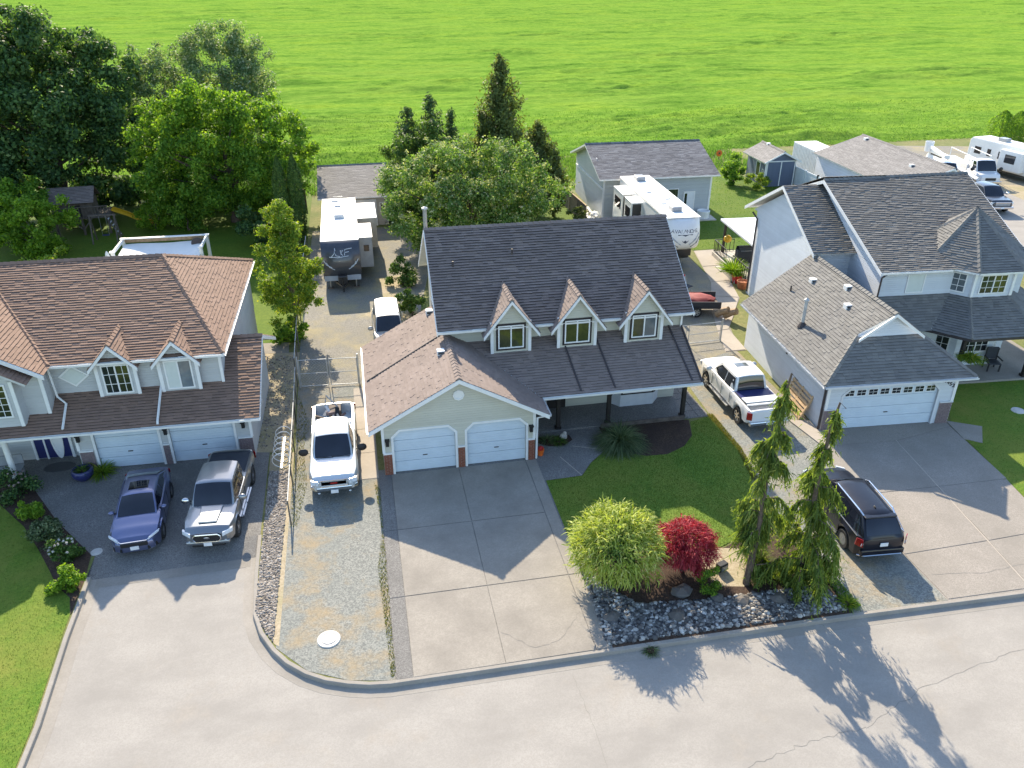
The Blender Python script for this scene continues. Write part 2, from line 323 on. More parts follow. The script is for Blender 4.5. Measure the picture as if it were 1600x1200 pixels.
# ------------------------------------------------------------------ base ground, road, kerbs
sheet('ground', [(-3000, -3000), (3000, -3000), (3000, 3000), (-3000, 3000)], -.45, 'lawn_back')
KR = [(-4.95, -3.2), (-4.9, -5.5), (-4.78, -7.5), (-4.5, -8.45), (-4.06, -9.28), (-3.6, -9.9), (-3.0, -10.45), (-2.4, -10.82), (-1.73, -11.08), (-1.1, -11.25), (-.46, -11.33), (2, -11.35), (8, -11.37), (15, -11.42), (28, -11.75), (45, -12.4), (90, -15)]
KL = [(-11.0, -4.5), (-10.97, -7.5), (-10.8, -11.), (-10.85, -14), (-11.6, -18), (-13.5, -22), (-17, -25)]
sheet('road', [(-40, -60), (120, -60), (120, -12), (60, -9), (-1, -9), (-1, -3.0), (-12, -3.0), (-12, -20), (-40, -26)], -.14, 'asphalt_old')
def kerb(name, line, side):
    mb = MB(); prof = [(0, -.3), (0, .014), (.12, .014), (.14, -.004), (.155, -.125), (.17, -.132), (.50, -.136), (.50, -.3)]
    pts = [Vector((x, y)) for x, y in line]; rows = []
    for i, p in enumerate(pts):
        d0 = (pts[i] - pts[i - 1]).normalized() if i else None; d1 = (pts[i + 1] - pts[i]).normalized() if i < len(pts) - 1 else None
        d = ((d0 or d1) + (d1 or d0)).normalized(); nrm = Vector((d.y, -d.x)) * side
        rows.append([(p.x + nrm.x * a, p.y + nrm.y * a, z) for a, z in prof])
    k = len(prof); vs = [q for r in rows for q in r]
    fs = [(i * k + j, (i + 1) * k + j, (i + 1) * k + j + 1, i * k + j + 1) for i in range(len(rows) - 1) for j in range(k - 1)]
    mb.add(vs, fs + [tuple(range(k)), tuple(range((len(rows) - 1) * k, len(rows) * k))])
    return struct(mb.build(name, 'concrete_kerb', smooth=25))
kerb('kerb_right', KR, -1 * -1); kerb('kerb_left', KL, -1)
sheet('yard', KR + [(90, 59), (-70, 59), (-70, -60), (-17, -25), (-13.5, -22), (-11.6, -18), (-10.85, -14), (-10.8, -11), (-10.97, -7.5), (-11.0, -4.5), (-11.0, -3.2)], -.006, 'yard_soil')
# road cracks: thin sunken sealing lines lying on the asphalt
def crack(name, pts, w, z, mat='iron', n=14, jit=.06, parent=None):
    q = []
    for (a, b) in zip(pts[:-1], pts[1:]):
        for i in range(n): t = i / n; q.append((a[0] + (b[0] - a[0]) * t + random.uniform(-jit, jit), a[1] + (b[1] - a[1]) * t + random.uniform(-jit, jit)))
    q.append(pts[-1]); mb = MB()
    for (a, b) in zip(q[:-1], q[1:]):
        d = Vector((b[0] - a[0], b[1] - a[1])); 
        if d.length < 1e-4: continue
        d.normalize(); ww = w * random.uniform(.4, 1.2) / 2; nx, ny = -d.y * ww, d.x * ww
        mb.add([(a[0] + nx, a[1] + ny, z), (a[0] - nx, a[1] - ny, z), (b[0] - nx, b[1] - ny, z), (b[0] + nx, b[1] + ny, z)], [(0, 1, 2, 3)])
    o = mb.build(name, mat, parent); o['kind'] = 'structure'; return o
plain('crack_fill', (.20, .19, .17), .9)
crack('road_crack', [(13.2, -15.6), (15.8, -14.6), (19.5, -13.9), (26, -13.6)], .014, -.136, 'crack_fill')
crack('road_crack', [(9.0, -16.2), (11, -15.8), (13.2, -15.6)], .012, -.136, 'crack_fill')
crack('road_crack', [(5.2, -12.0), (5.35, -14.5), (5.3, -19)], .010, -.136, 'crack_fill', jit=.03)
# ------------------------------------------------------------------ lots
LD = [(-14.9, 2.2), (-13.0, -.8), (-11.15, -3.2), (-5.0, -3.2), (-5.05, 2.9), (-5.7, 3.0), (-5.7, 4.9), (-16.8, 4.9), (-16.8, 3.0)]
struct(sheet('left_driveway', LD, .002, 'aggregate'))
sheet('left_driveway_apron', [(-11.15, -3.2, .002), (-10.98, -4.5, -.132), (-4.95, -4.35, -.132), (-4.95, -3.2, .002)], 0, 'aggregate')
sheet('left_driveway_gutter', [(-10.98, -4.5), (-10.9, -5.0), (-4.9, -4.85), (-4.95, -4.35)], -.134, 'concrete_slab')
LAWN_L = [(-40, 3.0), (-16.2, 1.9), (-15.6, .8), (-14.2, -.9), (-13.2, -2.5), (-12.4, -3.9), (-11.95, -4.75), (-11.3, -5.5), (-11.06, -6.4), (-11.03, -7.5), (-10.86, -11), (-10.9, -14), (-11.7, -18), (-13.6, -22), (-40, -30)]
lawn = sheet('lawn_left_front', LAWN_L, .012, 'lawn_left')
blades('lawn_grass', [p for p in LAWN_L if p[0] > -30] + [(-24, -22), (-24, 2)], 60000, .042, .016, .01, 'grass_blade', parent=lawn)
sheet('left_garden_bed', [(-18, 3.2), (-16.6, 3.0), (-14.9, 2.2), (-13.0, -.8), (-11.15, -3.2), (-11.03, -4.6), (-11.03, -6.4), (-11.3, -5.5), (-11.95, -4.75), (-12.4, -3.9), (-13.2, -2.5), (-14.2, -.9), (-15.6, .8), (-16.2, 1.9)], .006, 'mulch')
# lane between the left house and the middle house
LANE = [(-4.05, -9.26), (-3.0, -10.44), (-1.73, -11.07), (-.46, -11.32), (-.3, -11.33), (-.3, 8.2), (3.2, 8.2), (3.2, 18), (4.5, 26), (3.2, 36), (-3.9, 36), (-4.1, 14), (-3.9, 2)]
sheet('gravel_lane', LANE, .003, 'gravel')
sheet('lane_back_gravel', [(-4.0, 8.6), (-.6, 8.6), (3.2, 8.6), (3.2, 18), (4.6, 26), (3.2, 36), (-3.9, 36)], .007, 'gravel_back')
sheet('lane_sand_patch', [(-.4, 17.8), (2.9, 15.4), (3.1, 21), (2.4, 24.5), (.6, 24.2), (.9, 19.6)], .011, 'dirt')
sheet('rock_strip', [(-4.9, -3.4), (-4.85, -7.4), (-4.5, -8.3), (-4.1, -9.1), (-3.95, -9.2), (-3.95, 2.6), (-5.0, 2.6)], .005, 'dirt')
stones('rock_strip_pebbles', [(-4.88, -3.4), (-4.83, -7.4), (-4.5, -8.3), (-4.15, -9.0), (-4.1, 1.2), (-4.95, 1.2)], 9500, .018, .055, .0, 'pebble')
sheet('side_yard_gravel', [(-6.1, 3.0), (-4.05, 2.6), (-4.1, 13.2), (-6.4, 13.4)], .007, 'dirt')
sheet('side_patio', [(-6.4, 13.4), (-4.7, 13.2), (-4.75, 14.6), (-6.4, 14.8)], .012, 'concrete_slab')
sheet('lawn_side_left', [(-9, 13.6), (-6.4, 13.4), (-6.4, 14.8), (-4.5, 14.7), (-4.4, 22), (-9, 22)], .009, 'lawn_back')
stones('side_yard_stones', [(-6.0, 3.2), (-4.3, 3.0), (-4.4, 12.8), (-6.1, 13)], 1400, .02, .06, .0, 'pebble')
# middle driveway: eight slabs, joints between them
drive = sheet('driveway', [(-.3, -11.33), (6.74, -11.36), (6.74, .4), (-.3, .4)], .004, 'aggregate')
for i, (a, b) in enumerate(((.27, 3.19), (3.21, 6.18))):
    for j, (c, d) in enumerate(((-11.34, -7.71), (-7.68, -3.94), (-3.91, -.06))):
        s = MB().box(a, b, c, d, -.05, .022 + .002 * ((i + j) % 2)).build('slab', 'concrete_slab', drive, bevel=.008)
for c, d in ((-11.34, -7.71), (-7.68, -.06)):
    MB().box(6.21, 6.68, c, d, -.05, .020).build('edge_strip', 'concrete_slab', drive, bevel=.008)
for c, d in ((-11.34, -7.71), (-7.68, -3.94), (-3.91, .0)):
    MB().box(-.26, .25, c, d, -.05, .018).build('edge_strip', 'aggregate', drive, bevel=.008)
crack('slab_crack', [(3.3, -10.0), (4.2, -10.9), (5.2, -10.7), (6.1, -9.6)], .012, .029, 'crack_fill', 8, .04, drive)
wk = sheet('garage_side_walk', [(-1.2, -.2), (-.28, -.2), (-.28, 8.2), (-1.2, 8.2)], .010, 'concrete_pale')
for k in range(4): MB().box(-1.18, -.3, -.18 + k * 2.1, 1.9 + k * 2.1, -.05, .022).build('slab', 'concrete_pale', wk, bevel=.008)
blades('lane_weeds', [(-.42, -11.2), (-.28, -11.2), (-.28, -1.0), (-.5, -.5), (-.34, -4), (-.6, -6)], 1500, .06, .03, .0, 'weed_blade')
blades('fence_weeds', [(-3.9, -3), (-3.6, -3), (-3.3, 0), (-3.55, 3), (-3.3, 5), (-3.95, 8)], 1300, .07, .03, .0, 'weed_blade')
# front walk, porch slab, beds, lawn
walk = sheet('front_walk', [(6.62, .2), (6.62, -1.75), (8.36, -1.68), (9.0, -.8), (9.95, .1), (10.25, 1.0), (10.2, 2.2), (7.0, 2.2)], .010, 'aggregate')
for a, b in (((8.55, .69), (9.93, .1)), ((7.78, -.08), (8.36, -1.67))): MB().beam((a[0], a[1], .008), (b[0], b[1], .008), .035, .02).build('joint_strip', 'concrete_pale', walk)
LAWN = [(6.74, -6.6), (6.74, -1.78), (8.38, -1.70), (9.02, -.82), (9.97, .06), (10.6, -.2), (11.6, -.75), (12.6, -.8), (13.6, -.3), (14.3, .5), (14.7, 1.7), (15.75, 2.0), (15.95, -1.0), (15.6, -3.0), (14.6, -5.2), (13.0, -7.0), (11.5, -7.6), (9, -6.6), (7.6, -6.9)]
fl = sheet('lawn_front_middle', LAWN, .012, 'lawn_front'); blades('lawn_grass', LAWN, 45000, .042, .016, .01, 'grass_blade', parent=fl)
blades('lawn_edge_weeds', [(15.45, -3.4), (15.75, -3.4), (16.1, -1), (16.05, 2.2), (15.75, 2.2), (15.85, -1)], 2600, .09, .03, 0, 'weed_blade')
sheet('porch_bed', [(9.97, .06), (10.6, -.2), (11.6, -.75), (12.6, -.8), (13.6, -.3), (14.3, .5), (14.7, 1.9), (10.2, 2.2), (10.25, 1.0)], .014, 'mulch')
sheet('entry_bed', [(7.05, 1.2), (7.5, .85), (8.2, .8), (8.7, 1.2), (8.65, 1.65), (7.1, 1.75)], .016, 'mulch')
pv = sheet('paver_path', [(14.65, 2.0), (15.85, 2.05), (15.6, 6.5), (14.8, 6.5)], .006, 'aggregate')
for k in range(7):
    for j in range(2): MB().box(14.75 + j * .52, 15.23 + j * .52, 2.1 + k * .6, 2.66 + k * .6, -.03, .03 + random.uniform(-.004, .004)).build('paver', 'aggregate', pv, bevel=.01)
# rock bed at the street
RB = [(6.74, -6.7), (7.6, -6.95), (9, -6.7), (11.5, -7.7), (13.0, -7.1), (14.6, -6.4), (15.4, -8.0), (15.3, -11.42), (6.74, -11.37)]
sheet('rock_bed', RB, .008, 'mulch')
stones('river_rocks', [(6.74, -6.9), (7.2, -8.2), (8.2, -9.6), (11, -9.9), (15.0, -9.9), (15.2, -11.25), (6.6, -11.22)], 8200, .025, .095, .0, 'river_rock')
sheet('sand_patch', [(10.9, -7.5), (12.0, -7.3), (12.9, -7.5), (13.0, -8.8), (12.2, -9.5), (11.3, -9.3)], .014, 'dirt')
# gravel drive beside the right house
GR = [(15.9, 2.2), (15.95, -1.0), (15.6, -3.0), (15.35, -8), (15.3, -11.42), (18.9, -11.52), (18.85, -8), (19.4, -3), (20.4, .0), (20.3, 10), (16.3, 12)]
sheet('gravel_drive_right', GR, .004, 'gravel')
sheet('back_gravel_right', [(15.2, 6.5), (20.6, 9), (23.5, 20), (24.2, 34), (19.6, 34), (18, 20), (15.2, 12)], .006, 'gravel_back')
blades('gravel_edge_weeds', [(15.2, -11.2), (15.75, -11.2), (15.6, -8), (15.3, -8)], 1500, .09, .035, 0, 'field_blade')
rd = sheet('right_driveway', [(19.75, -1.55), (19.0, -5.9), (18.85, -9.5), (18.9, -11.52), (25.4, -11.69), (25.5, -8.5), (26.0, -6.0), (26.8, -.5), (20.4, -.2)], .005, 'aggregate_right')
for pl in ([(19.8, -1.6), (23.4, -1.8), (22.95, -5.35), (19.15, -5.25)], [(23.46, -1.8), (26.72, -1.1), (26.25, -5.4), (23.0, -5.35)], [(19.1, -5.32), (22.92, -5.4), (22.55, -8.9), (18.92, -9.0)], [(22.98, -5.4), (26.2, -5.45), (25.6, -8.75), (22.6, -8.9)], [(18.9, -9.06), (22.52, -8.96), (22.2, -11.5), (18.95, -11.45)], [(22.56, -8.95), (25.55, -8.8), (25.4, -11.6), (22.25, -11.5)]):
    MB().prism([(x, y, -.05) for x, y in pl], (0, 0, .07)).build('slab', 'aggregate_right', rd, bevel=.006)
MB().prism([(x, y, -.05) for x, y in [(20.45, -.35), (26.8, -.68), (26.75, -1.05), (23.43, -1.74), (19.9, -1.5)]], (0, 0, .069)).build('slab', 'aggregate_right', rd, bevel=.006)
crack('slab_crack', [(19.2, -10.2), (21, -10.5), (23.8, -10.3)], .02, .024, 'crack_fill', 8, .04, rd)
MB().beam((23.43, -1.7, .016), (22.2, -11.5, .016), .05, .02).build('joint_strip', 'concrete_pale', rd)
struct(MB().prism([(x, y, -.05) for x, y in [(19.5, 4.0), (20.3, 4.0), (19.4, .9)][0:0] + [(19.4, .9), (20.35, .6), (20.4, -.25), (20.55, -1.2), (19.8, -1.6)]], (0, 0, .12)).build('concrete_edge', 'concrete_pale', bevel=.01))
LAWN_R = [(26.9, -.9), (26.25, -5.2), (25.75, -8.4), (25.6, -11.65), (60, -13.2), (60, 5), (34, 4.2), (29.5, 3.3), (27.9, .6)]
lr = sheet('lawn_front_right', LAWN_R, .012, 'lawn_left'); blades('lawn_grass', [p if p[0] < 40 else (36, p[1]) for p in LAWN_R], 20000, .042, .018, .01, 'grass_blade', parent=lr)
struct(MB().prism([(x, y, -.05) for x, y in [(26.85, -.6), (28.2, -1.4), (27.2, -2.7), (26.6, -2.2)]], (0, 0, .09)).build('walk_slab', 'concrete_slab', bevel=.01))
# walk between middle and right house, back lawns
bw = sheet('side_walk', [(19.6, 8.6), (20.9, 8.6), (21.1, 11.5), (23.9, 16), (26.2, 25.5), (24.6, 25.5), (23.2, 19), (21.2, 14.2)], .012, 'concrete_pale')
for k, (p, q, r, s) in enumerate((((19.65, 8.65), (20.85, 8.65), (21.05, 11.4), (20.3, 11.3)), ((20.35, 11.4), (21.1, 11.5), (22.5, 13.7), (21.2, 14.0)), ((21.25, 14.1), (22.55, 13.8), (23.85, 16), (22.2, 16.6)), ((22.25, 16.7), (23.9, 16.1), (24.6, 19), (23.2, 19)), ((23.25, 19.1), (24.6, 19.1), (25.3, 22), (23.9, 22)), ((23.9, 22.1), (25.35, 22.1), (26.1, 25.3), (24.6, 25.3)))):
    MB().prism([(*t, -.05) for t in (p, q, r, s)], (0, 0, .085)).build('slab', 'concrete_pale', bw, bevel=.008)
BL = [(24.6, 25.6), (26.4, 25.6), (28, 24), (40.5, 31), (41.2, 41.5), (38.5, 46), (37, 58), (19.8, 58), (19.8, 44.5), (29.8, 44.5), (29.8, 33.8), (24.4, 33.6)]
bl = sheet('lawn_back_right', BL, .010, 'lawn_back'); blades('lawn_grass', BL, 9000, .09, .05, .008, 'field_blade', parent=bl)
sheet('lawn_back_left', [(-60, 18), (-9, 22), (-4.3, 22), (-4.2, 45), (-4, 58), (-60, 58)], .006, 'lawn_back')
sheet('lawn_back_middle', [(4.8, 13), (15.1, 13), (18, 22), (18.8, 34), (19.6, 58), (-3, 58), (-3, 37), (3.4, 36.5), (4.8, 26)], .008, 'lawn_back')
sheet('work_yard', [(44, 24), (90, 8), (90, 50), (56, 58), (43.5, 50)], .010, 'gravel_back')
sheet('work_yard_asphalt', [(44, 22), (58, 16), (62, 34), (58, 42), (50, 32)], .016, 'asphalt_old')
sheet('work_yard_sand', [(59, 28), (72, 24), (72, 34), (60.5, 39)], .018, 'dirt')
# ------------------------------------------------------------------ the hay field: lodged grass in waves
def field_h(u, v):
    a = R_(8); x = u * math.cos(a) + v * math.sin(a); y = -u * math.sin(a) + v * math.cos(a)
    wx = x + 3 * vnoise(x / 9, y / 9, 5); wy = y + 2.2 * vnoise(x / 7, y / 7, 6)
    h = .40 * vnoise(wx / 9.0, wy / 4.2, 1) + .48 * vnoise(wx / 4.2, wy / 1.7, 2) + .36 * vnoise(wx / 1.8, wy / .9, 3) + .14 * vnoise(wx / .6, wy / .4, 4)
    r = np.maximum(0, 1 - np.abs(vnoise(wx / 16, wy / 5.5, 8) - .5) * 9)      # matted furrows
    k = np.clip(vnoise(wx / 30, wy / 14, 12) * 2.2 - .6, .35, 1.2); return (h * k - .35 * r * k) * .8 + .2
vv = [58.]
while vv[-1] < 900: vv.append(vv[-1] + .27 * (1 + (vv[-1] - 58) / 55))
vv = np.array(vv); nc = 430; t = np.linspace(-1, 1, nc)
uc = (vv + 29) * math.tan(R_(11)); hw = (vv + 30) * .74 + 12
U = uc[:, None] + hw[:, None] * t[None]; W = np.repeat(vv[:, None], nc, 1)
Z = field_h(U, W); edge = np.clip((W - 58.5) / 3.5, 0, 1); Z = Z * edge * np.clip(1.6 - W / 900, .3, 1) - .05
idx = np.arange(len(vv) * nc).reshape(len(vv), nc)
F = np.stack([idx[:-1, :-1], idx[:-1, 1:], idx[1:, 1:], idx[1:, :-1]], -1).reshape(-1, 4)
fo = npmesh('hay_field', np.stack([U, W, Z], -1).reshape(-1, 3), F, 'field_mat', smooth=True); fo['kind'] = 'structure'
n = 26000; d = 58.6 + 26 * rng.random(n) ** 1.6; uu = (d + 29) * math.tan(R_(11)) + rng.uniform(-1, 1, n) * ((d + 30) * .68)
z = field_h(uu, d) * np.clip((d - 58.5) / 3.5, 0, 1) - .1; sc = np.full(n, .3); a = rng.uniform(0, 2 * np.pi, n); la = rng.normal(-1.2, .9, n)
V = np.zeros((n, 3, 3)); w = .07 * sc / .28; h = sc * rng.uniform(.4, 1.1, n) * .8
V[:, 0] = np.c_[uu - np.cos(a) * w, d - np.sin(a) * w, z]; V[:, 1] = np.c_[uu + np.cos(a) * w, d + np.sin(a) * w, z]; V[:, 2] = np.c_[uu + np.cos(la) * h * .8, d + np.sin(la) * h * .8, z + h]
npmesh('field_grass', V.reshape(-1, 3), np.arange(3 * n).reshape(-1, 3), 'field_blade', fo, 'stuff')
# ------------------------------------------------------------------ building helpers (house-local metres: x along the front, y into the lot)
def xf(mb, o, r, n):
    o = Vector(o); r = Vector(r).normalized(); n = Vector(n).normalized()
    mb.v = [tuple(o + r * a + n * b + Vector((0, 0, 1)) * c) for a, b, c in mb.v]; return mb
FRONT = ((1, 0, 0), (0, -1, 0)); LEFTW = ((0, -1, 0), (-1, 0, 0)); RIGHTW = ((0, 1, 0), (1, 0, 0)); BACKW = ((-1, 0, 0), (0, 1, 0))
def window(parent, o, w, h, face=FRONT, panes=2, grid=None, mat='glass', frame='trim', casing=None, name='window', mats=None):
    """o = centre of the sill line on the wall face; casing = colour of an outer board"""
    r, n = face; t = .06
    mb = MB(); mb.box(-w / 2, w / 2, 0, .05, 0, t).box(-w / 2, w / 2, 0, .05, h - t, h).box(-w / 2, -w / 2 + t, 0, .05, t, h - t).box(w / 2 - t, w / 2, 0, .05, t, h - t)
    for k in range(1, panes): x = -w / 2 + w * k / panes; mb.box(x - t / 2, x + t / 2, 0, .052, t, h - t)
    f = xf(mb, o, r, n).build(name, frame, parent)
    for k in range(panes):
        a = -w / 2 + w * k / panes + t * .6; b = -w / 2 + w * (k + 1) / panes - t * .6
        xf(MB().box(a, b, 0, .022, t * .6, h - t * .6), o, r, n).build('pane', (mats or [mat] * panes)[k], f)
        if grid:
            g = MB(); cx, cz = grid
            for i in range(1, cx): x = a + (b - a) * i / cx; g.box(x - .012, x + .012, .022, .036, t, h - t)
            for j in range(1, cz): zz = h * j / cz; g.box(a, b, .022, .034, zz - .012, zz + .012)
            xf(g, o, r, n).build('muntin', frame, f)
    if casing:
        c = MB(); k = .09; c.box(-w / 2 - k, w / 2 + k, 0, .03, -k, 0).box(-w / 2 - k, w / 2 + k, 0, .03, h, h + k).box(-w / 2 - k, -w / 2, 0, .03, 0, h).box(w / 2, w / 2 + k, 0, .03, 0, h)
        xf(c, o, r, n).build('casing', casing, f)
    return f
def shingles(parent, pts, mat, expo=.152, wid=(.24, .36), butt=(.02, .038)):
    """courses of lapped shingles over a planar polygon; pts[0]->pts[1] is the eave"""
    P = [Vector(p) for p in pts]; e1 = (P[1] - P[0]).normalized(); n = e1.cross(P[-1] - P[0]).normalized()
    if n.z < 0: n = -n
    e2 = n.cross(e1).normalized()
    if (P[2] - P[0]).dot(e2) < 0: e2 = -e2
    Q = [((p - P[0]).dot(e1), (p - P[0]).dot(e2)) for p in P]; top = max(q[1] for q in Q); V = []; F = []; E_ = []
    def span(s):
        xs = []
        for (a, b), (c, d) in zip(Q, Q[1:] + Q[:1]):
            if (b <= s < d) or (d <= s < b): xs.append(a + (c - a) * (s - b) / (d - b))
        return (min(xs), max(xs)) if len(xs) >= 2 else None
    k = 0; s = -.03
    while s < top - .02:
        s1 = min(s + expo, top); sp = span(max(s + .001, (s + s1) / 2)); k += 1
        if sp:
            x = sp[0]; off = random.uniform(0, wid[0]); first = True
            while x < sp[1] - .01:
                w = random.uniform(*wid) - (off if first else 0); first = False
                x1 = min(sp[1], x + max(w, .06)); t = (butt[0] if random.random() < .2 else butt[1]) * random.uniform(.9, 1.1)
                s0 = s + random.uniform(-.008, .008); o = len(V)
                for (a, b, h) in ((x, s0, 0), (x1, s0, 0), (x1, s0, t), (x, s0, t), (x1, s1 + .02, .004), (x, s1 + .02, .004)):
                    V.append(P[0] + e1 * a + e2 * b + n * h)
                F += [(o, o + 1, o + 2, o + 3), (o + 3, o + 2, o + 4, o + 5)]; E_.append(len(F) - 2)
                V.append(P[0] + e1 * x + e2 * (s1) + n * 0); V.append(P[0] + e1 * x1 + e2 * (s1) + n * 0)
                F += [(o, o + 3, o + 5, o + 6), (o + 1, o + 7, o + 4, o + 2)]
                x = x1
        s += expo
    me = bpy.data.meshes.new('shingles'); me.from_pydata([tuple(v) for v in V], [], F)
    o = link('shingles', me, mat, parent, kind='stuff', fixn=False); me.materials.append(MATS['shingle_edge_shade'])
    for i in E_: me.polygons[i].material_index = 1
    return o
def slope(parent, pts, mat, deck='soffit', thick=.14, name='roof_slope', **kw):
    P = [Vector(p) for p in pts]; n = (P[1] - P[0]).cross(P[-1] - P[0]).normalized()
    if n.z < 0: n = -n
    m = MB().prism([tuple(p - n * .004) for p in P], tuple(-n * thick)); d = m.build(name, deck, parent)
    shingles(d, pts, mat, **kw); return d
def ridge(parent, p0, p1, mat, w=.30):
    p0 = Vector(p0); p1 = Vector(p1); L = (p1 - p0).length; n = max(2, int(L / .28)); d = (p1 - p0) / n; mb = MB(); s = d.cross(Vector((0, 0, 1))).normalized()
    for i in range(n):
        a = p0 + d * i; b = a + d * 1.12; j = random.uniform(.0, .012); k = .055
        mb.add([a + s * w / 2 + Vector((0, 0, -.05 + j)), a + Vector((0, 0, k + j)), a - s * w / 2 + Vector((0, 0, -.05 + j)), b + s * w / 2 + Vector((0, 0, -.07)), b + Vector((0, 0, k - .025)), b - s * w / 2 + Vector((0, 0, -.07))],
               [(0, 1, 4, 3), (1, 2, 5, 4), (0, 2, 1)])
    me = bpy.data.meshes.new('ridge_cap'); me.from_pydata([tuple(v) for v in mb.v], [], mb.f)
    return link('ridge_cap', me, mat, parent, kind='stuff')
def bar(parent, name, p0, p1, w, h, mat, bevel=0): return MB().beam(p0, p1, w, h).build(name, mat, parent, bevel=bevel)
def gutter(parent, p0, p1, mat='trim', name='gutter'):
    """open trough along an eave"""
    p0 = Vector(p0); p1 = Vector(p1); d = (p1 - p0).normalized(); x = d.cross(Vector((0, 0, 1))).normalized(); mb = MB(); pr = [(-.05, .05), (-.05, -.06), (.05, -.06), (.065, .04), (.052, .04), (.042, -.045), (-.04, -.045), (-.04, .05)]
    mb.prism([p0 + x * a + Vector((0, 0, b)) for a, b in pr], p1 - p0); return mb.build(name, mat, parent)
def downspout(parent, pts, mat='trim', w=.075): return MB().tube(pts, w / 1.6, 4).build('downspout', mat, parent)
def brick_face(parent, x0, x1, y, z0, z1, mat, n=(0, -1, 0), o=None, face=None):
    """a pier of single bricks in running bond, mortar behind"""
    p = MB().box(x0 + .004, x1 - .004, y - .03, y + .09, z0, z1).build('brick_pier', 'mortar', parent)
    bh = .075; bw = .24; rows = int((z1 - z0) / bh); mb = MB(); 
    for r in range(rows):
        z = z0 + r * bh; x = x0 - (bw / 2 if r % 2 else 0)
        while x < x1 - .02:
            a = max(x, x0) + .006; b = min(x + bw, x1) - .006
            if b - a > .03: mb.box(a, b, y - .042 - random.uniform(0, .006), y + .02, z + .006, z + bh - .006)
            x += bw
    b = mb.build('bricks', mat, p); b['kind'] = 'stuff'; return p
def garage_front(parent, x0, x1, y, zt, doors, wall, trimmat, thick=.16):
    """front wall built round its door openings; doors = (a, b, height, chamfer)"""
    xs = [x0] + [q for d in doors for q in d[:2]] + [x1]
    for a, b in zip(xs[0::2], xs[1::2]): MB().box(a, b, y, y + thick, 0, zt).build('wall_pier', wall, parent)
    for a, b, h, ch in doors:
        MB().prism([(a, y, h - ch), (a + ch, y, h), (b - ch, y, h), (b, y, h - ch), (b, y, zt), (a, y, zt)], (0, thick, 0)).build('wall_header', wall, parent)
        k = .1; q = [(a, 0.0), (a, h - ch), (a + ch, h), (b - ch, h), (b, h - ch), (b, 0.0)]; e = [(a - k, 0), (a - k, h - ch + k * .4), (a + ch - k * .4, h + k), (b - ch + k * .4, h + k), (b + k, h - ch + k * .4), (b + k, 0)]
        mb = MB()
        for i in range(5): mb.prism([(q[i][0], y + .05, q[i][1]), (q[i + 1][0], y + .05, q[i + 1][1]), (e[i + 1][0], y + .05, e[i + 1][1]), (e[i][0], y + .05, e[i][1])], (0, -.08, 0))
        mb.build('door_casing', trimmat, parent)
def overhead_door(parent, x0, x1, y, h, mat, sections=4, lites=0):
    d = MB().box(x0 - .05, x1 + .05, y + .03, y + .07, 0, h).build('garage_door', mat, parent)
    sh = h / sections
    for k in range(sections):
        MB().box(x0 - .05, x1 + .05, y - .012, y + .03, k * sh + .012, (k + 1) * sh - .004).build('door_section', mat, d, bevel=.008, seg=1)
    g = MB()
    for k in range(sections - (1 if lites else 0)):
        for j in range(3): z = k * sh + sh * (j + 1) / 4; g.box(x0 - .04, x1 + .04, y - .02, y - .011, z - .008, z + .008)
    g.build('door_rib', mat, d)
    MB().box((x0 + x1) / 2 - .1, (x0 + x1) / 2 + .1, y - .04, y - .012, .75, .79).build('door_handle', 'iron', d)
    return d
def coach_light(parent, x, y, z):
    l = MB().box(x - .07, x + .07, y - .16, y - .03, z, z + .26).build('wall_lamp', 'black_plastic', parent, bevel=.015); MB().box(x - .1, x + .1, y - .19, y, z + .26, z + .31).build('lamp_cap', 'black_plastic', l); return l
def roof_vent(parent, c, n, mat='trim_grey'):
    v = MB().box(c[0] - .17, c[0] + .17, c[1] - .17, c[1] + .17, c[2] - .25, c[2] + .13).build('roof_vent', mat, parent, bevel=.02); MB().box(c[0] - .13, c[0] + .13, c[1] - .185, c[1] - .165, c[2] - .02, c[2] + .08).build('vent_opening', 'iron', v); return v

# ------------------------------------------------------------------ the middle house
H = thing('suburban_house', 'beige two-storey house with three gabled dormers, dark shingle roof and double garage', 'house')
S = 'siding_main'
# garage
garage_front(H, 0, 6.62, 0, 2.5, [(.46, 3.1, 2.12, .3), (3.62, 6.22, 2.12, .3)], S, 'trim')
MB().prism([(-.02, 0, 2.5), (6.64, 0, 2.5), (3.31, 0, 4.32)], (0, .16, 0)).build('gable_wall', S, H)
MB().box(0, .16, .16, 7.7, 0, 2.5).build('garage_wall', S, H); MB().box(6.46, 6.62, .16, 4.3, 0, 2.5).build('garage_wall', S, H); MB().box(.16, 3.4, 7.54, 7.7, 0, 2.55).build('garage_wall', S, H)
overhead_door(H, .46, 3.1, .13, 2.12, 'door_blue'); overhead_door(H, 3.62, 6.22, .13, 2.12, 'door_blue')
for a, b in ((.0, .36), (3.21, 3.51), (6.33, 6.62)): brick_face(H, a, b, -.01, 0, 1.05, 'brick_red')
for a, b in ((.0, .36), (3.21, 3.51), (6.33, 6.62)): MB().box(a - .01, b + .01, -.075, 0, 1.05, 1.12).build('brick_cap', 'trim', H)
for a in (-.03, 6.53): MB().box(a, a + .12, -.05, .0, 1.12, 2.5).build('corner_board', 'trim', H)
coach_light(H, .2, 0, 1.5); coach_light(H, 6.44, 0, 1.5)
v = MB().lathe([(0, 0), (.25, 0), (.25, -.05), (.19, -.05), (.19, -.02), (0, -.02)], 8, (3.31, 0, 3.62), 'y').build('gable_vent', 'trim', H)
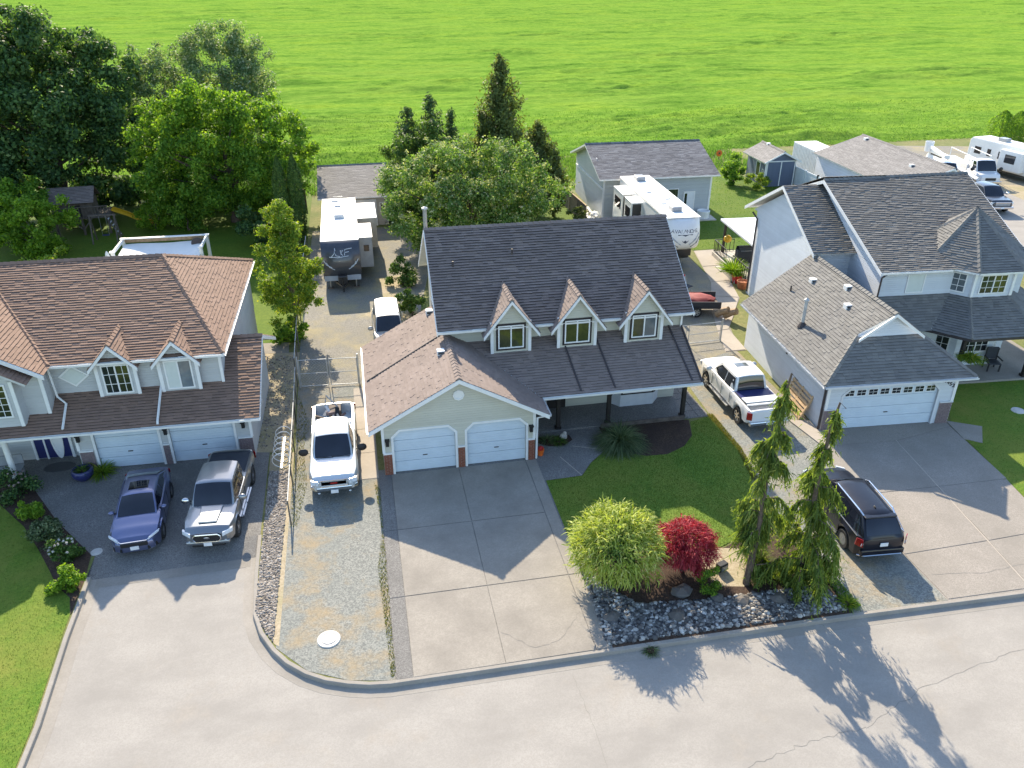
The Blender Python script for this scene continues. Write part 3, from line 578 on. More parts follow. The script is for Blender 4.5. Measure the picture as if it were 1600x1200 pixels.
s1 = slope(H, [(-.52, -.42, 2.47), (-.52, 7.95, 2.47), (3.31, 7.95, 4.56), (3.31, -.42, 4.56)], 'shingle_main')
s2 = slope(H, [(7.14, -.42, 2.47), (7.14, 1.12, 2.47), (4.25, 4.14, 4.05), (3.31, 4.14, 4.56), (3.31, -.42, 4.56)], 'shingle_main')
ridge(s1, (3.31, -.43, 4.60), (3.31, 4.1, 4.60), 'shingle_main')
for sx in (-1, 1):
    a = (3.31 + sx * 3.86, -.44, 2.40); MB().prism([(3.31, -.40, 4.55), (a[0], -.40, a[2] + .04), (a[0], -.40, a[2] - .14), (3.31, -.40, 4.37)], (0, -.05, 0)).build('rake_board', 'trim', H)
gutter(H, (-.57, 7.95, 2.42), (-.57, -.42, 2.42)); MB().beam((-.62, -.42, 2.3), (-.62, -.42, 2.3001), .01, .01) 
gutter(H, (7.19, -.42, 2.42), (7.19, 1.0, 2.42)); downspout(H, [(7.15, -.3, 2.36), (6.72, -.05, 2.15), (6.70, -.04, .05)])
bar(H, 'roof_seam', (-.45, 4.0, 2.56), (3.2, 4.3, 4.55), .05, .04, 'fascia_dark')
roof_vent(H, (2.86, 7.3, 4.36), 0); roof_vent(H, (2.9, 2.64, 4.38), 0)
# main block
W0, W1, V0, V1 = 3.3, 14.75, 4.15, 12.2
MB().box(W0, W1, V0, V1, 0, 5.0).build('main_wall', S, H)
for x in (W0, W1 - .15): MB().prism([(x, V0, 5.0), (x, V1, 5.0), (x, 8.15, 7.98)], (.15, 0, 0)).build('gable_wall', S, H)
m1 = slope(H, [(2.88, 3.55, 4.98), (15.06, 3.55, 4.98), (15.06, 8.15, 8.28), (2.88, 8.15, 8.28)], 'shingle_main', butt=(.035, .065))
m2 = slope(H, [(15.06, 12.75, 4.98), (2.88, 12.75, 4.98), (2.88, 8.15, 8.28), (15.06, 8.15, 8.28)], 'shingle_main')
ridge(m1, (2.86, 8.15, 8.32), (15.08, 8.15, 8.32), 'shingle_main')
for x in (2.84, 15.06):
    MB().prism([(x, 3.5, 4.93), (x, 8.15, 8.27), (x, 12.8, 4.93), (x, 12.8, 4.75), (x, 8.15, 8.08), (x, 3.5, 4.75)], (.045, 0, 0)).build('rake_board', 'trim', H)
gutter(H, (2.86, 3.48, 4.92), (15.1, 3.48, 4.92))
MB().box(2.9, 15.0, 3.56, 4.15, 4.78, 4.82).build('soffit_board', 'soffit', H)
MB().tube([(3.0, 8.6, 7.6), (3.0, 8.6, 9.15)], .10, 10).lathe([(.0, .14), (.15, .06), (.16, 0), (.1, 0)], 10, (3.0, 8.6, 9.15)).build('flue_pipe', 'galv', H)
for x in (3.9, 4.6, 6.1): roof_vent(H, (x, 9.0, 7.75), 0)
for q in ((4.0, 6.3), (6.9, 6.7)): MB().tube([(q[0], q[1], 4.98 + (q[1] - 3.55) * .717 - .1), (q[0], q[1], 4.98 + (q[1] - 3.55) * .717 + .3)], .045, 8).build('vent_pipe', 'fascia_dark', H)
downspout(H, [(14.72, 3.5, 4.86), (14.72, 4.05, 4.6), (14.72, 4.08, 4.0)], w=.1)
downspout(H, [(3.12, 3.5, 4.86), (3.2, 4.05, 4.7), (3.2, 4.05, 4.5)])
# dormers
def dormer(parent, cx, yf, zb, zs, hw, zr, over, roofplane, wallmat, roofmat, wn, frontov=.28):
    """gabled dormer; roofplane = (y0, z0, k): z of the main roof at depth y"""
    y0, z0, k = roofplane; yb = y0 + (zs - z0) / k + .5
    d = MB().prism([(cx - hw, yf, zb), (cx + hw, yf, zb), (cx + hw, yf, zs), (cx, yf, zr - .12 - (zr - zs) * 0), (cx - hw, yf, zs)], (0, yb - yf, 0)).build('dormer', wallmat, parent)
    zo = zs - (over) * (zr - zs) / hw * .62
    zo = zr - (zr - zs) * (hw + over) / hw
    for sx in (-1, 1):
        e = cx + sx * (hw + over); ye = y0 + (zo - z0) / k + .25; yr = y0 + (zr - z0) / k + .12
        p = [(e, yf - frontov, zo), (e, max(ye, yf + .15), zo), (cx, yr, zr), (cx, yf - frontov, zr)]
        if sx > 0: p = [p[1], p[0], p[3], p[2]]
        slope(d, p, roofmat, name='dormer_roof', thick=.09)
        MB().prism([(cx, yf - frontov, zr - .02), (e, yf - frontov, zo - .02), (e, yf - frontov, zo - .17), (cx, yf - frontov, zr - .17)], (0, -.05, 0)).build('dormer_rake', 'trim', d)
    ridge(d, (cx, yf - frontov - .01, zr + .03), (cx, y0 + (zr - z0) / k + .1, zr + .03), roofmat, .24)
    for sx in (-1, 1): MB().box(cx + sx * hw - .07, cx + sx * hw + .07, yf - .03, yf + .04, zb, zs + .02).build('corner_board', 'trim', d)
    wn(d); return d
RP = (3.55, 4.98, .717)
for cx, ms in ((6.22, ['glass_warm', 'glass_warm']), (9.35, ['glass_warm', 'glass_warm']), (12.6, ['glass_warm', 'glass_pale'])):
    dormer(H, cx, 3.45, 3.6, 5.22, .88, 6.36, .42, RP, S, 'shingle_main', lambda d, cx=cx, ms=ms: window(d, (cx, 3.45, 3.92), 1.2, 1.14, panes=2, mats=ms, casing='black_trim'))
# porch
pr = slope(H, [(7.1, 1.08, 2.52), (14.72, 1.08, 2.52), (14.72, 4.16, 4.06), (4.2, 4.16, 4.06)], 'shingle_main', deck='soffit', butt=(.012, .03))
for x in (9.0, 10.6): bar(H, 'roof_seam', (x, 1.15, 2.6), (x - .25, 4.1, 4.10), .07, .035, 'fascia_dark')
bar(H, 'roof_edge', (14.74, 1.05, 2.50), (14.74, 4.16, 4.06), .07, .16, 'fascia_dark'); bar(H, 'roof_seam', (14.3, 1.15, 2.6), (14.1, 4.1, 4.1), .07, .035, 'fascia_dark')
gutter(H, (7.2, 1.0, 2.45), (14.78, 1.0, 2.45)); MB().box(7.3, 14.6, 2.1, 2.3, 2.3, 2.5).build('porch_beam', 'post_dark', H)
MB().box(7.2, 14.6, 1.1, 4.15, 2.5, 2.53).build('porch_ceiling', 'soffit', H)
for x in (8.24, 10.69, 14.44):
    p = MB().box(x - .09, x + .09, 2.1, 2.28, .1, 2.32).build('porch_post', 'post_dark', H, bevel=.01); MB().box(x - .13, x + .13, 2.06, 2.32, .1, .22).build('post_base', 'post_dark', p)
MB().box(6.62, 14.72, 2.05, 4.15, -.05, .10).build('porch_floor', 'aggregate', H, bevel=.01)
MB().box(10.3, 14.5, 1.95, 2.06, 0, .2).build('porch_edging', 'wood_grey', H)
bd = MB().box(8.15, 9.08, 4.08, 4.15, .1, 2.15).build('front_door', 'post_dark', H); MB().box(8.45, 8.78, 4.05, 4.08, 1.1, 1.95).build('door_glass', 'glass', bd); MB().blob((8.22, 4.03, 1.05), .04).build('door_knob', 'chrome', bd)
window(H, (9.55, 4.15, .75), 1.05, 1.3, panes=1, mats=['blind'], name='window'); window(H, (10.35, 4.15, .75), .4, 1.3, panes=1, casing='trim')
bay = MB().prism([(11.3, 4.15, .1), (11.75, 3.6, .1), (13.45, 3.6, .1), (13.9, 4.15, .1)], (0, 0, 2.35)).build('bay_window', 'trim_grey', H)
window(bay, (12.6, 3.6, .85), 1.5, 1.1, panes=1, name='bay_sash', frame='trim', casing='post_dark')
for a, b, c in ((11.52, 3.88, -1), (13.68, 3.88, 1)): window(bay, (a, b, .85), .5, 1.1, ((.45, -.55 * c * -1 * c, 0) if c < 0 else (.45, .55, 0), (-.55 if c < 0 else .55, -.45, 0)), panes=1, name='bay_sash', casing='post_dark')
box('side_meter', 'trim_grey', H, 14.75, 14.9, 5.2, 5.6, 1.2, 1.8)
for yy in (5.6, 8.2, 10.2): window(H, (3.3, yy, 2.9 if yy > 5.7 else 4.7), .9, .9 if yy > 6 else .1, LEFTW, 1)
MB().tube([(3.2, 4.6, 4.9), (3.2, 4.6, 4.4)], .04, 6).build('conduit', 'trim', H)

# ------------------------------------------------------------------ the left house
L = thing('suburban_house', 'grey two-storey house with red-brown hipped roof at the left edge of the picture', 'house', (-5.69, 2.65, 0), -1)
S = 'siding_left'; T = 'shingle_left'
garage_front(L, -7.2, .05, 0, 2.45, [(-6.45, -3.85, 2.05, .001), (-3.37, -.7, 2.05, .001)], S, 'trim')
overhead_door(L, -6.45, -3.85, .13, 2.05, 'door_blue'); overhead_door(L, -3.37, -.7, .13, 2.05, 'door_blue')
for a, b in ((-7.15, -6.6), (-3.74, -3.48), (-.55, .05)): brick_face(L, a, b, -.01, 0, 1.0, 'brick_grey'); MB().box(a - .01, b + .01, -.08, 0, 1.0, 1.06).build('brick_cap', 'trim', L)
for x in (-7.1, -3.55, -.3): coach_light(L, x + .05, 0, 1.55)
MB().box(-.02, .1, -.05, 0, 1.06, 2.45).build('corner_board', 'trim', L); MB().box(-7.22, -7.1, -.05, 0, 1.06, 2.45).build('corner_board', 'trim', L)
MB().box(-.1, .05, .16, 7.0, 0, 2.45).build('garage_wall', S, L)
MB().prism([(.05, -.6, 2.4), (.05, 7.0, 2.4), (.05, 3.1, 4.3)], (-.15, 0, 0)).build('gable_wall', S, L)
MB().box(-7.2, -7.05, .16, 1.4, 0, 2.45).build('garage_wall', S, L)
MB().box(-12.5, -.9, .85, 12.0, 2.3, 5.0).build('upper_wall', S, L); MB().box(-12.5, -7.05, 1.4, 12, 0, 2.45).build('lower_wall', S, L); MB().box(-7.05, -.92, 6.9, 12, 0, 2.4).build('lower_wall', S, L)
k1 = slope(L, [(-11.8, -1.02, 2.55), (.66, -1.02, 2.55), (.66, .95, 3.50), (-11.8, .95, 3.50)], T, deck='soffit')
k2 = slope(L, [(-.92, .94, 3.49), (.66, .94, 3.49), (.66, 3.1, 4.53), (-.92, 3.1, 4.53)], T); k3 = slope(L, [(.66, 7.25, 2.55), (-.92, 7.25, 2.55), (-.92, 3.1, 4.53), (.66, 3.1, 4.53)], T)
ridge(k2, (-.9, 3.1, 4.57), (.66, 3.1, 4.57), T)
MB().prism([(.64, -1.0, 2.52), (.64, 3.1, 4.52), (.64, 7.25, 2.52), (.64, 7.25, 2.36), (.64, 3.1, 4.34), (.64, -1.0, 2.36)], (.045, 0, 0)).build('rake_board', 'trim', L)
gutter(L, (-11.8, -1.08, 2.48), (.7, -1.08, 2.48)); MB().box(-11.8, .6, -.95, .85, 2.36, 2.40).build('soffit_board', 'soffit', L)
# upper hip roof: eave z 5, ridge z 7.5
EZ = 5.0
h1 = slope(L, [(-7.65, .4, EZ), (-.62, .4, EZ), (-3.74, 6.35, 7.5), (-13.2, 6.35, 7.5)], T, butt=(.022, .036))
h2 = slope(L, [(-.62, .4, EZ), (-.62, 12.3, EZ), (-3.74, 6.35, 7.5)], T); h3 = slope(L, [(-.62, 12.3, EZ), (-16, 12.3, EZ), (-16, 6.35, 7.5), (-3.74, 6.35, 7.5)], T)
ridge(h1, (-16, 6.35, 7.54), (-3.74, 6.35, 7.54), T); ridge(h1, (-.62, .4, 5.04), (-3.74, 6.35, 7.54), T, .26); ridge(h1, (-.62, 12.3, 5.04), (-3.74, 6.35, 7.54), T, .26)
gutter(L, (-7.5, .33, 4.95), (-.58, .33, 4.95)); gutter(L, (-.55, .33, 4.95), (-.55, 12.3, 4.95)); MB().box(-7.6, -.7, .45, .86, 4.8, 4.84).build('soffit_board', 'soffit', L)
MB().box(-.96, -.84, .80, .87, 3.4, 4.85).build('corner_board', 'trim', L)
downspout(L, [(-3.5, .36, 4.9), (-3.45, .78, 4.6), (-3.45, .80, 3.62), (-3.45, -.9, 2.72), (-3.45, -1.0, 2.6)])
downspout(L, [(-7.55, .3, 4.9), (-7.6, .45, 4.6), (-7.58, .5, 3.5), (-7.2, .2, 3.3), (-7.15, -.95, 2.72)])
RPL = (.4, EZ, .42)
dormer(L, -5.08, .55, 3.15, 4.95, .76, 5.78, .22, RPL, S, T, lambda d: window(d, (-5.08, .55, 3.42), 1.12, 1.35, panes=2, mats=['glass', 'glass_warm'], grid=(2, 3)), .3)
dormer(L, -2.58, .55, 3.15, 4.95, .76, 5.78, .22, RPL, S, T, lambda d: window(d, (-2.58, .55, 3.42), 1.12, 1.35, panes=2, mats=['blind', 'glass_pale']), .3)
dm = MB(); c = (-6.85, .84, 4.25)
for sgn, rr, yy in ((0, .46, .0), (1, .34, -.02)):
    pass
MB().prism([(c[0], .85, c[2] - .5), (c[0] + .62, .85, c[2]), (c[0], .85, c[2] + .5), (c[0] - .62, .85, c[2])], (0, -.05, 0)).build('diamond_window', 'trim', L)
MB().prism([(c[0], .81, c[2] - .40), (c[0] + .50, .81, c[2]), (c[0], .81, c[2] + .40), (c[0] - .50, .81, c[2])], (0, -.03, 0)).build('diamond_pane', 'blind', L)
# left wing with its gable
MB().box(-15.5, -7.75, -.05, 6, 2.5, 5.0).build('wing_wall', S, L)
MB().prism([(-15.5, -.05, 5.0), (-7.75, -.05, 5.0), (-11.6, -.05, 7.1)], (0, .15, 0)).build('gable_wall', S, L)
w1 = slope(L, [(-7.5, -.42, 4.98), (-7.5, .42, 4.98), (-11.6, 6.4, 7.45), (-11.6, -.42, 7.45)], T); w2 = slope(L, [(-15.7, 6, 4.98), (-15.7, -.42, 4.98), (-11.6, -.42, 7.45), (-11.6, 6.4, 7.45)], T)
ridge(w1, (-7.55, .35, 5.06), (-11.6, 6.4, 7.52), T, .3)
ridge(w1, (-11.6, -.42, 7.5), (-11.6, 6.4, 7.5), T)
for sx in (-1, 1): MB().prism([(-11.6, -.42, 7.44), (-11.6 + sx * 4.12, -.42, 4.95), (-11.6 + sx * 4.12, -.42, 4.77), (-11.6, -.42, 7.26)], (0, -.05, 0)).build('rake_board', 'trim', L)
MB().box(-7.87, -7.73, -.09, -.05, 3.0, 4.95).build('corner_board', 'trim', L)
bx = MB().box(-11.5, -8.62, -.62, -.05, 2.85, 5.0).build('bay_box', S, L)
for x in (-8.76, -11.5): MB().box(x, x + .14, -.66, -.6, 2.85, 5.0).build('corner_board', 'trim', bx)
window(bx, (-9.55, -.62, 3.3), 1.25, 1.5, panes=2, mats=['glass', 'glass_warm'], grid=(2, 5))
slope(bx, [(-8.0, -.95, 4.86), (-8.0, 0, 4.86), (-10.05, 0, 6.15), (-10.05, -.95, 6.15)], T, name='bay_roof', thick=.09)
slope(bx, [(-12.1, 0, 4.86), (-12.1, -.95, 4.86), (-10.05, -.95, 6.15), (-10.05, 0, 6.15)], T, name='bay_roof', thick=.09)
MB().prism([(-12, -.66, 4.9), (-8.1, -.66, 4.9), (-10.05, -.66, 6.1)], (0, .5, 0)).build('bay_gable', S, bx)
# entry
ed = MB().box(-9.0, -8.02, 1.34, 1.4, .05, 2.1).build('front_door', 'pot_blue', L); MB().lathe([(0, 0), (.26, 0), (.26, -.04), (.2, -.04), (.2, -.015), (0, -.015)], 20, (-8.5, 1.34, 1.25), 'y').build('oval_glass', 'trim', ed)
for v_ in (ed.children[0].data.vertices): v_.co.z = 1.25 + (v_.co.z - 1.25) * 2.2
MB().lathe([(0, 0), (.19, 0)], 20, (-8.5, 1.32, 1.25), 'y').build('door_glass', 'glass', ed)
for v_ in (ed.children[1].data.vertices): v_.co.z = 1.25 + (v_.co.z - 1.25) * 2.2
MB().box(-9.45, -9.08, 1.35, 1.4, .05, 2.1).build('sidelight', 'pot_blue', L); MB().box(-9.07, -9.0, 1.31, 1.4, 0, 2.15).build('door_jamb', 'trim', L); MB().box(-8.02, -7.9, 1.31, 1.4, 0, 2.15).build('door_jamb', 'trim', L); MB().box(-9.55, -9.45, 1.31, 1.4, 0, 2.15).build('door_jamb', 'trim', L)
window(L, (-11.6, 1.4, .8), 1.6, 1.2, panes=2, mats=['glass_pale', 'glass'])
MB().tube([(-9.85, -.25, 0), (-9.85, -.25, 2.5)], .12, 12).build('porch_column', 'trim', L, smooth=40)

# ------------------------------------------------------------------ the right house
Rh = thing('suburban_house', 'pale blue-grey house with octagonal turret, grey shingle roof and porch', 'house', (20.39, -.29, 0), -3.5)
S = 'siding_right'; T = 'shingle_right'
garage_front(Rh, 0, 6.4, 0, 2.62, [(.82, 5.55, 2.2, .35)], S, 'trim_grey')
od = overhead_door(Rh, .82, 5.55, .13, 2.2, 'door_blue', 4, lites=8)
for k in range(8):
    cx = 1.16 + k * .578; f = MB().box(cx - .235, cx + .235, .095, .12, 1.74, 2.08).build('door_lite', 'trim', od)
    for i in range(2):
        for j in range(2): MB().box(cx - .205 + i * .215, cx - .01 + i * .215, .09, .1, 1.77 + j * .15, 1.90 + j * .15).build('pane', 'glass', f)
for a, b in ((-.02, .55), (5.78, 6.42)): brick_face(Rh, a, b, -.01, 0, 1.15, 'brick_grey'); MB().box(a - .01, b + .01, -.08, 0, 1.15, 1.21).build('brick_cap', 'trim_grey', Rh)
for a in (-.03, 6.29): MB().box(a, a + .14, -.05, 0, 1.21, 2.62).build('corner_board', 'trim', Rh)
MB().box(0, .16, .16, 9.4, 0, 2.62).build('garage_wall', S, Rh); MB().box(6.24, 6.4, .16, 9.4, 0, 2.62).build('garage_wall', S, Rh)
GZ, GE = 5.42, 2.72
slope(Rh, [(-.5, 9.45, GE), (-.5, -.5, GE), (1.72, 1.35, 4.34), (3.2, 1.0, GZ), (3.2, 9.45, GZ)][::1], T, deck='trim')
slope(Rh, [(6.9, -.5, GE), (6.9, 9.45, GE), (3.2, 9.45, GZ), (3.2, 1.0, GZ), (4.68, 1.35, 4.34)], T)
g3 = slope(Rh, [(-.5, -.5, GE), (6.9, -.5, GE), (4.86, 1.22, 4.22), (1.54, 1.22, 4.22)], T, deck='trim')
MB().prism([(1.66, 1.22, 4.2), (4.74, 1.22, 4.2), (3.2, 1.22, 5.30)], (0, .14, 0)).build('gable_wall', S, Rh)
for sx in (-1, 1): MB().prism([(3.2, .98, GZ + .01), (3.2 + sx * 1.62, .98, 4.24), (3.2 + sx * 1.62, .98, 4.10), (3.2, .98, GZ - .14)], (0, -.05, 0)).build('rake_board', 'trim', Rh)
ridge(g3, (3.2, .95, GZ + .04), (3.2, 9.4, GZ + .04), T); ridge(g3, (-.5, -.5, GE + .04), (1.6, 1.25, 4.28), T, .24); ridge(g3, (6.9, -.5, GE + .04), (4.8, 1.25, 4.28), T, .24)
gutter(Rh, (-.5, -.57, GE - .06), (6.95, -.57, GE - .06), 'trim_grey'); gutter(Rh, (-.56, 9.4, GE - .06), (-.56, -.5, GE - .06), 'trim_grey')
MB().box(-.4, 6.8, -.45, .0, 2.56, 2.6).build('soffit_board', 'soffit', Rh)
for k in range(17): MB().blob((-.62, 9.0 - k * .55, GE + .02), .035, 1, .05).build('string_light', 'white_gel', Rh)
downspout(Rh, [(-.5, -.3, 2.6), (-.25, -.15, 2.45), (-.06, .12, 2.3), (-.06, .12, .08)], 'fascia_dark', .1)
coach_light(Rh, -.12, 4.2, 2.1)
def text_part(parent, body, loc, rot, size, mat, name='lettering', sx=1., ext=.004):
    cu = bpy.data.curves.new(name, 'FONT'); cu.body = body; cu.size = size; cu.extrude = ext; cu.align_x = 'CENTER'
    t = bpy.data.objects.new(name, cu); COL.objects.link(t); dg = bpy.context.evaluated_depsgraph_get(); dg.update(); me = bpy.data.meshes.new_from_object(t.evaluated_get(dg)); bpy.data.objects.remove(t)
    me.materials.clear(); o = link(name, me, mat, parent, fixn=False); o.location = loc; o.rotation_euler = rot; o.scale = (sx, 1, 1); return o
for k, ch in enumerate('9452'): text_part(Rh, ch, (5.78 + k * .15, -.02, 2.22 - k * .09), (R_(90), 0, 0), .27, 'black_trim', 'house_number', ext=.012)
# flue and vents on the garage roof: left slope z = GE + (x + .5) * .73
fz = lambda x: GE + (x + .5) * (GZ - GE) / 3.7
fp = MB().tube([(.55, 4.4, fz(.55) - .1), (.55, 4.4, fz(.55) + 1.35)], .085, 10).build('flue_pipe', 'galv_matt', Rh); MB().lathe([(0, .16), (.13, .06), (.14, 0), (.08, 0)], 10, (.55, 4.4, fz(.55) + 1.35)).build('flue_cap', 'galv_matt', fp); MB().lathe([(.0, .22), (.1, .2), (.26, -.06)], 10, (.55, 4.4, fz(.55))).build('flue_flashing', 'fascia_dark', fp)
for x, y in ((2.25, 7.2), (2.3, 3.6), (2.9, 4.9)): roof_vent(Rh, (x, y, fz(x)), 0, 'trim')
MB().tube([(1.3, 7.6, fz(1.3) - .1), (1.3, 7.6, fz(1.3) + .32)], .045, 8).build('vent_pipe', 'fascia_dark', Rh)
# two-storey body: left section and main section
MB().box(3.3, 5.5, 9.4, 17.4, 0, 5.5).build('rear_wall', S, Rh)
MB().prism([(3.3, 9.3, 5.5), (3.3, 17.9, 5.5), (3.3, 13.6, 7.75)], (.15, 0, 0)).build('gable_wall', S, Rh)
slope(Rh, [(2.95, 8.9, 5.58), (6.0, 8.9, 5.58), (6.0, 13.7, 8.08), (2.95, 13.7, 8.08)], T); slope(Rh, [(6, 18.5, 5.58), (2.95, 18.5, 5.58), (2.95, 13.7, 8.08), (6, 13.7, 8.08)], T)
MB().prism([(2.92, 8.85, 5.55), (2.92, 13.7, 8.07), (2.92, 18.55, 5.55), (2.92, 18.55, 5.36), (2.92, 13.7, 7.88), (2.92, 8.85, 5.36)], (.05, 0, 0)).build('rake_board', 'trim', Rh)
MB().box(5.4, 13.4, 6.05, 19.8, 0, 5.52).build('main_wall', S, Rh)
MB().prism([(5.4, 6.05, 5.5), (5.4, 20, 5.5), (5.4, 13.0, 8.25)], (.15, 0, 0)).build('gable_wall', S, Rh)
b1 = slope(Rh, [(5.0, 5.66, 5.62), (13.6, 5.66, 5.62), (13.9, 13.2, 8.6), (5.0, 13.0, 8.52)], T, butt=(.024, .04)); slope(Rh, [(13.9, 20.3, 5.62), (5.0, 20.3, 5.62), (5.0, 13.0, 8.52), (13.9, 13.2, 8.6)], T)
ridge(b1, (5.0, 13.0, 8.56), (13.9, 13.2, 8.64), T)
MB().prism([(13.35, 6.05, 5.5), (13.35, 19.8, 5.5), (13.35, 13.1, 8.3)], (.15, 0, 0)).build('gable_wall', S, Rh)
MB().prism([(13.62, 5.6, 5.6), (13.92, 13.2, 8.58), (13.92, 20.4, 5.6), (13.92, 20.4, 5.42), (13.92, 13.2, 8.39), (13.62, 5.6, 5.42)], (.05, 0, 0)).build('rake_board', 'trim', Rh)
MB().prism([(4.97, 5.6, 5.6), (4.97, 13.0, 8.5), (4.97, 20.4, 5.6), (4.97, 20.4, 5.42), (4.97, 13.0, 8.31), (4.97, 5.6, 5.42)], (.05, 0, 0)).build('rake_board', 'trim', Rh)
gutter(Rh, (5.0, 5.6, 5.56), (8.9, 5.6, 5.56), 'trim'); MB().box(5.4, 9, 5.68, 6.05, 5.4, 5.44).build('soffit_board', 'soffit', Rh)
downspout(Rh, [(5.3, 5.6, 5.5), (5.3, 5.95, 5.2), (5.3, 5.98, 4.1)], 'fascia_dark'); downspout(Rh, [(3.1, 17.6, 5.4), (3.22, 17.1, 5.1), (3.22, 17.1, .2)], 'fascia_dark', .09)
window(Rh, (7.3, 6.05, 4.25), 1.0, 1.1, panes=1, mats=['blind'])
# turret
TC = Vector((11.2, 8.0, 0)); AP = 2.65
def octa(ap, z, n=8): r = ap / math.cos(math.pi / 8); return [(TC.x + r * math.sin(math.pi / 8 + i * math.pi / 4), TC.y - r * math.cos(math.pi / 8 + i * math.pi / 4), z) for i in range(8)]
tw = MB().prism(octa(AP, 0), (0, 0, 5.6)).build('turret', S, Rh)
ov = octa(3.08, 5.62)
for i in range(8):
    a, b = ov[i - 1], ov[i]
    slope(tw, [a, b, (TC.x, TC.y, 8.05)], T, name='turret_roof', deck='trim')
    ridge(tw, (b[0], b[1], b[2] + .04), (TC.x, TC.y, 8.10), T, .24)
    if i in (0, 1, 7): gutter(tw, (a[0], a[1], 5.56), (b[0], b[1], 5.56), 'trim')
for i, fc in ((0, 1), (7, 1), (1, 1)):
    an = i * math.pi / 4; nx, ny = math.sin(an), -math.cos(an); o = (TC.x + nx * AP, TC.y + ny * AP, 4.28)
    window(tw, o, 1.5, 1.05, ((-ny, nx, 0), (nx, ny, 0)), panes=2, grid=(2, 3), name='turret_window', mats=['glass', 'glass_pale'] if i else ['glass', 'glass_warm'])
    o2 = (TC.x + nx * AP, TC.y + ny * AP, .9); window(tw, o2, 1.5, 1.2, ((-ny, nx, 0), (nx, ny, 0)), panes=2, grid=(2, 3), name='turret_window')
for i in range(8): q = octa(AP + .01, 0)[i]; MB().box(q[0] - .07, q[0] + .07, q[1] - .07, q[1] + .07, 4.15, 5.55).build('corner_board', 'trim', tw)
# wraparound porch
pe = octa(4.62, 2.66); pt = octa(2.6, 4.12)
for i in (7, 0, 1, 2):
    q = [pe[i - 1], pe[i], pt[i], pt[i - 1]]; slope(Rh, q, T, name='porch_roof', deck='soffit', thick=.1)
    ridge(Rh, (pe[i][0], pe[i][1], pe[i][2] + .04), (pt[i][0], pt[i][1], pt[i][2] + .03), T, .24)
    MB().beam((pe[i - 1][0], pe[i - 1][1], 2.58), (pe[i][0], pe[i][1], 2.58), .06, .14).build('porch_fascia', 'fascia_dark', Rh)
slope(Rh, [(5.6, 4.72, 2.66), (7.9, 4.72, 2.66), (9.5, 6.08, 4.12), (5.4, 6.08, 4.12)], T, name='porch_roof', deck='soffit', thick=.1)
MB().prism([(x, y, 0) for x, y in [(6.4, 4.4), (8.4, 4.3), (9.2, 3.5), (13.4, 3.5), (15.6, 5.6), (15.6, 8), (6.4, 8)]], (0, 0, .12)).build('porch_floor', 'concrete_slab', Rh, bevel=.01)
for q in ((9.25, 3.75), (13.2, 3.75), (15.2, 5.9)): p = MB().box(q[0] - .09, q[0] + .09, q[1] - .09, q[1] + .09, .12, 2.6).build('porch_post', 'post_dark', Rh, bevel=.01); MB().box(q[0] - .14, q[0] + .14, q[1] - .14, q[1] + .14, .12, .26).build('post_base', 'post_dark', p)
window(Rh, (7.6, 6.05, .9), 1.3, 1.2, panes=2, grid=(2, 3)); fd = MB().box(6.5, 6.54, 4.9, 5.8, .12, 2.2).build('side_door', 'post_dark', Rh)
# patio cover on the left rear
pc = MB().box(4.0, 7.4, 18.7, 24.9, 2.62, 2.78).build('patio_cover', 'white_gel', Rh, bevel=.02)
for q in ((4.3, 19.0), (4.3, 24.5)): MB().box(q[0] - .08, q[0] + .08, q[1] - .08, q[1] + .08, 0, 2.62).build('patio_post', 'post_dark', Rh)
MB().box(3.6, 7.4, 18.2, 24.8, 0, .35).build('patio_deck', 'concrete_cast', Rh, bevel=.02)
def railing(parent, p0, p1, z, mat='black_plastic', h=.9, n=9):
    p0 = Vector(p0); p1 = Vector(p1); r = MB().beam((p0.x, p0.y, z + h), (p1.x, p1.y, z + h), .06, .05).beam((p0.x, p0.y, z + .1), (p1.x, p1.y, z + .1), .04, .04)
    o = r.build('railing', mat, parent)
    for k in range(n + 1):
        p = p0.lerp(p1, k / n); MB().box(p.x - .018, p.x + .018, p.y - .018, p.y + .018, z, z + h).build('baluster', mat, o)
    return o
railing(Rh, (3.7, 22.3), (3.7, 24.7), .35); railing(Rh, (3.7, 24.7), (5.2, 24.7), .35, n=5); railing(Rh, (3.75, 18.4), (3.75, 21.2), .35)
for k in range(2): MB().box(3.3 - .32 * (k + 1) + .3, 3.6 - .32 * k, 21.3, 22.3, 0, .24 - .12 * k).build('step', 'concrete_cast', Rh, bevel=.01)
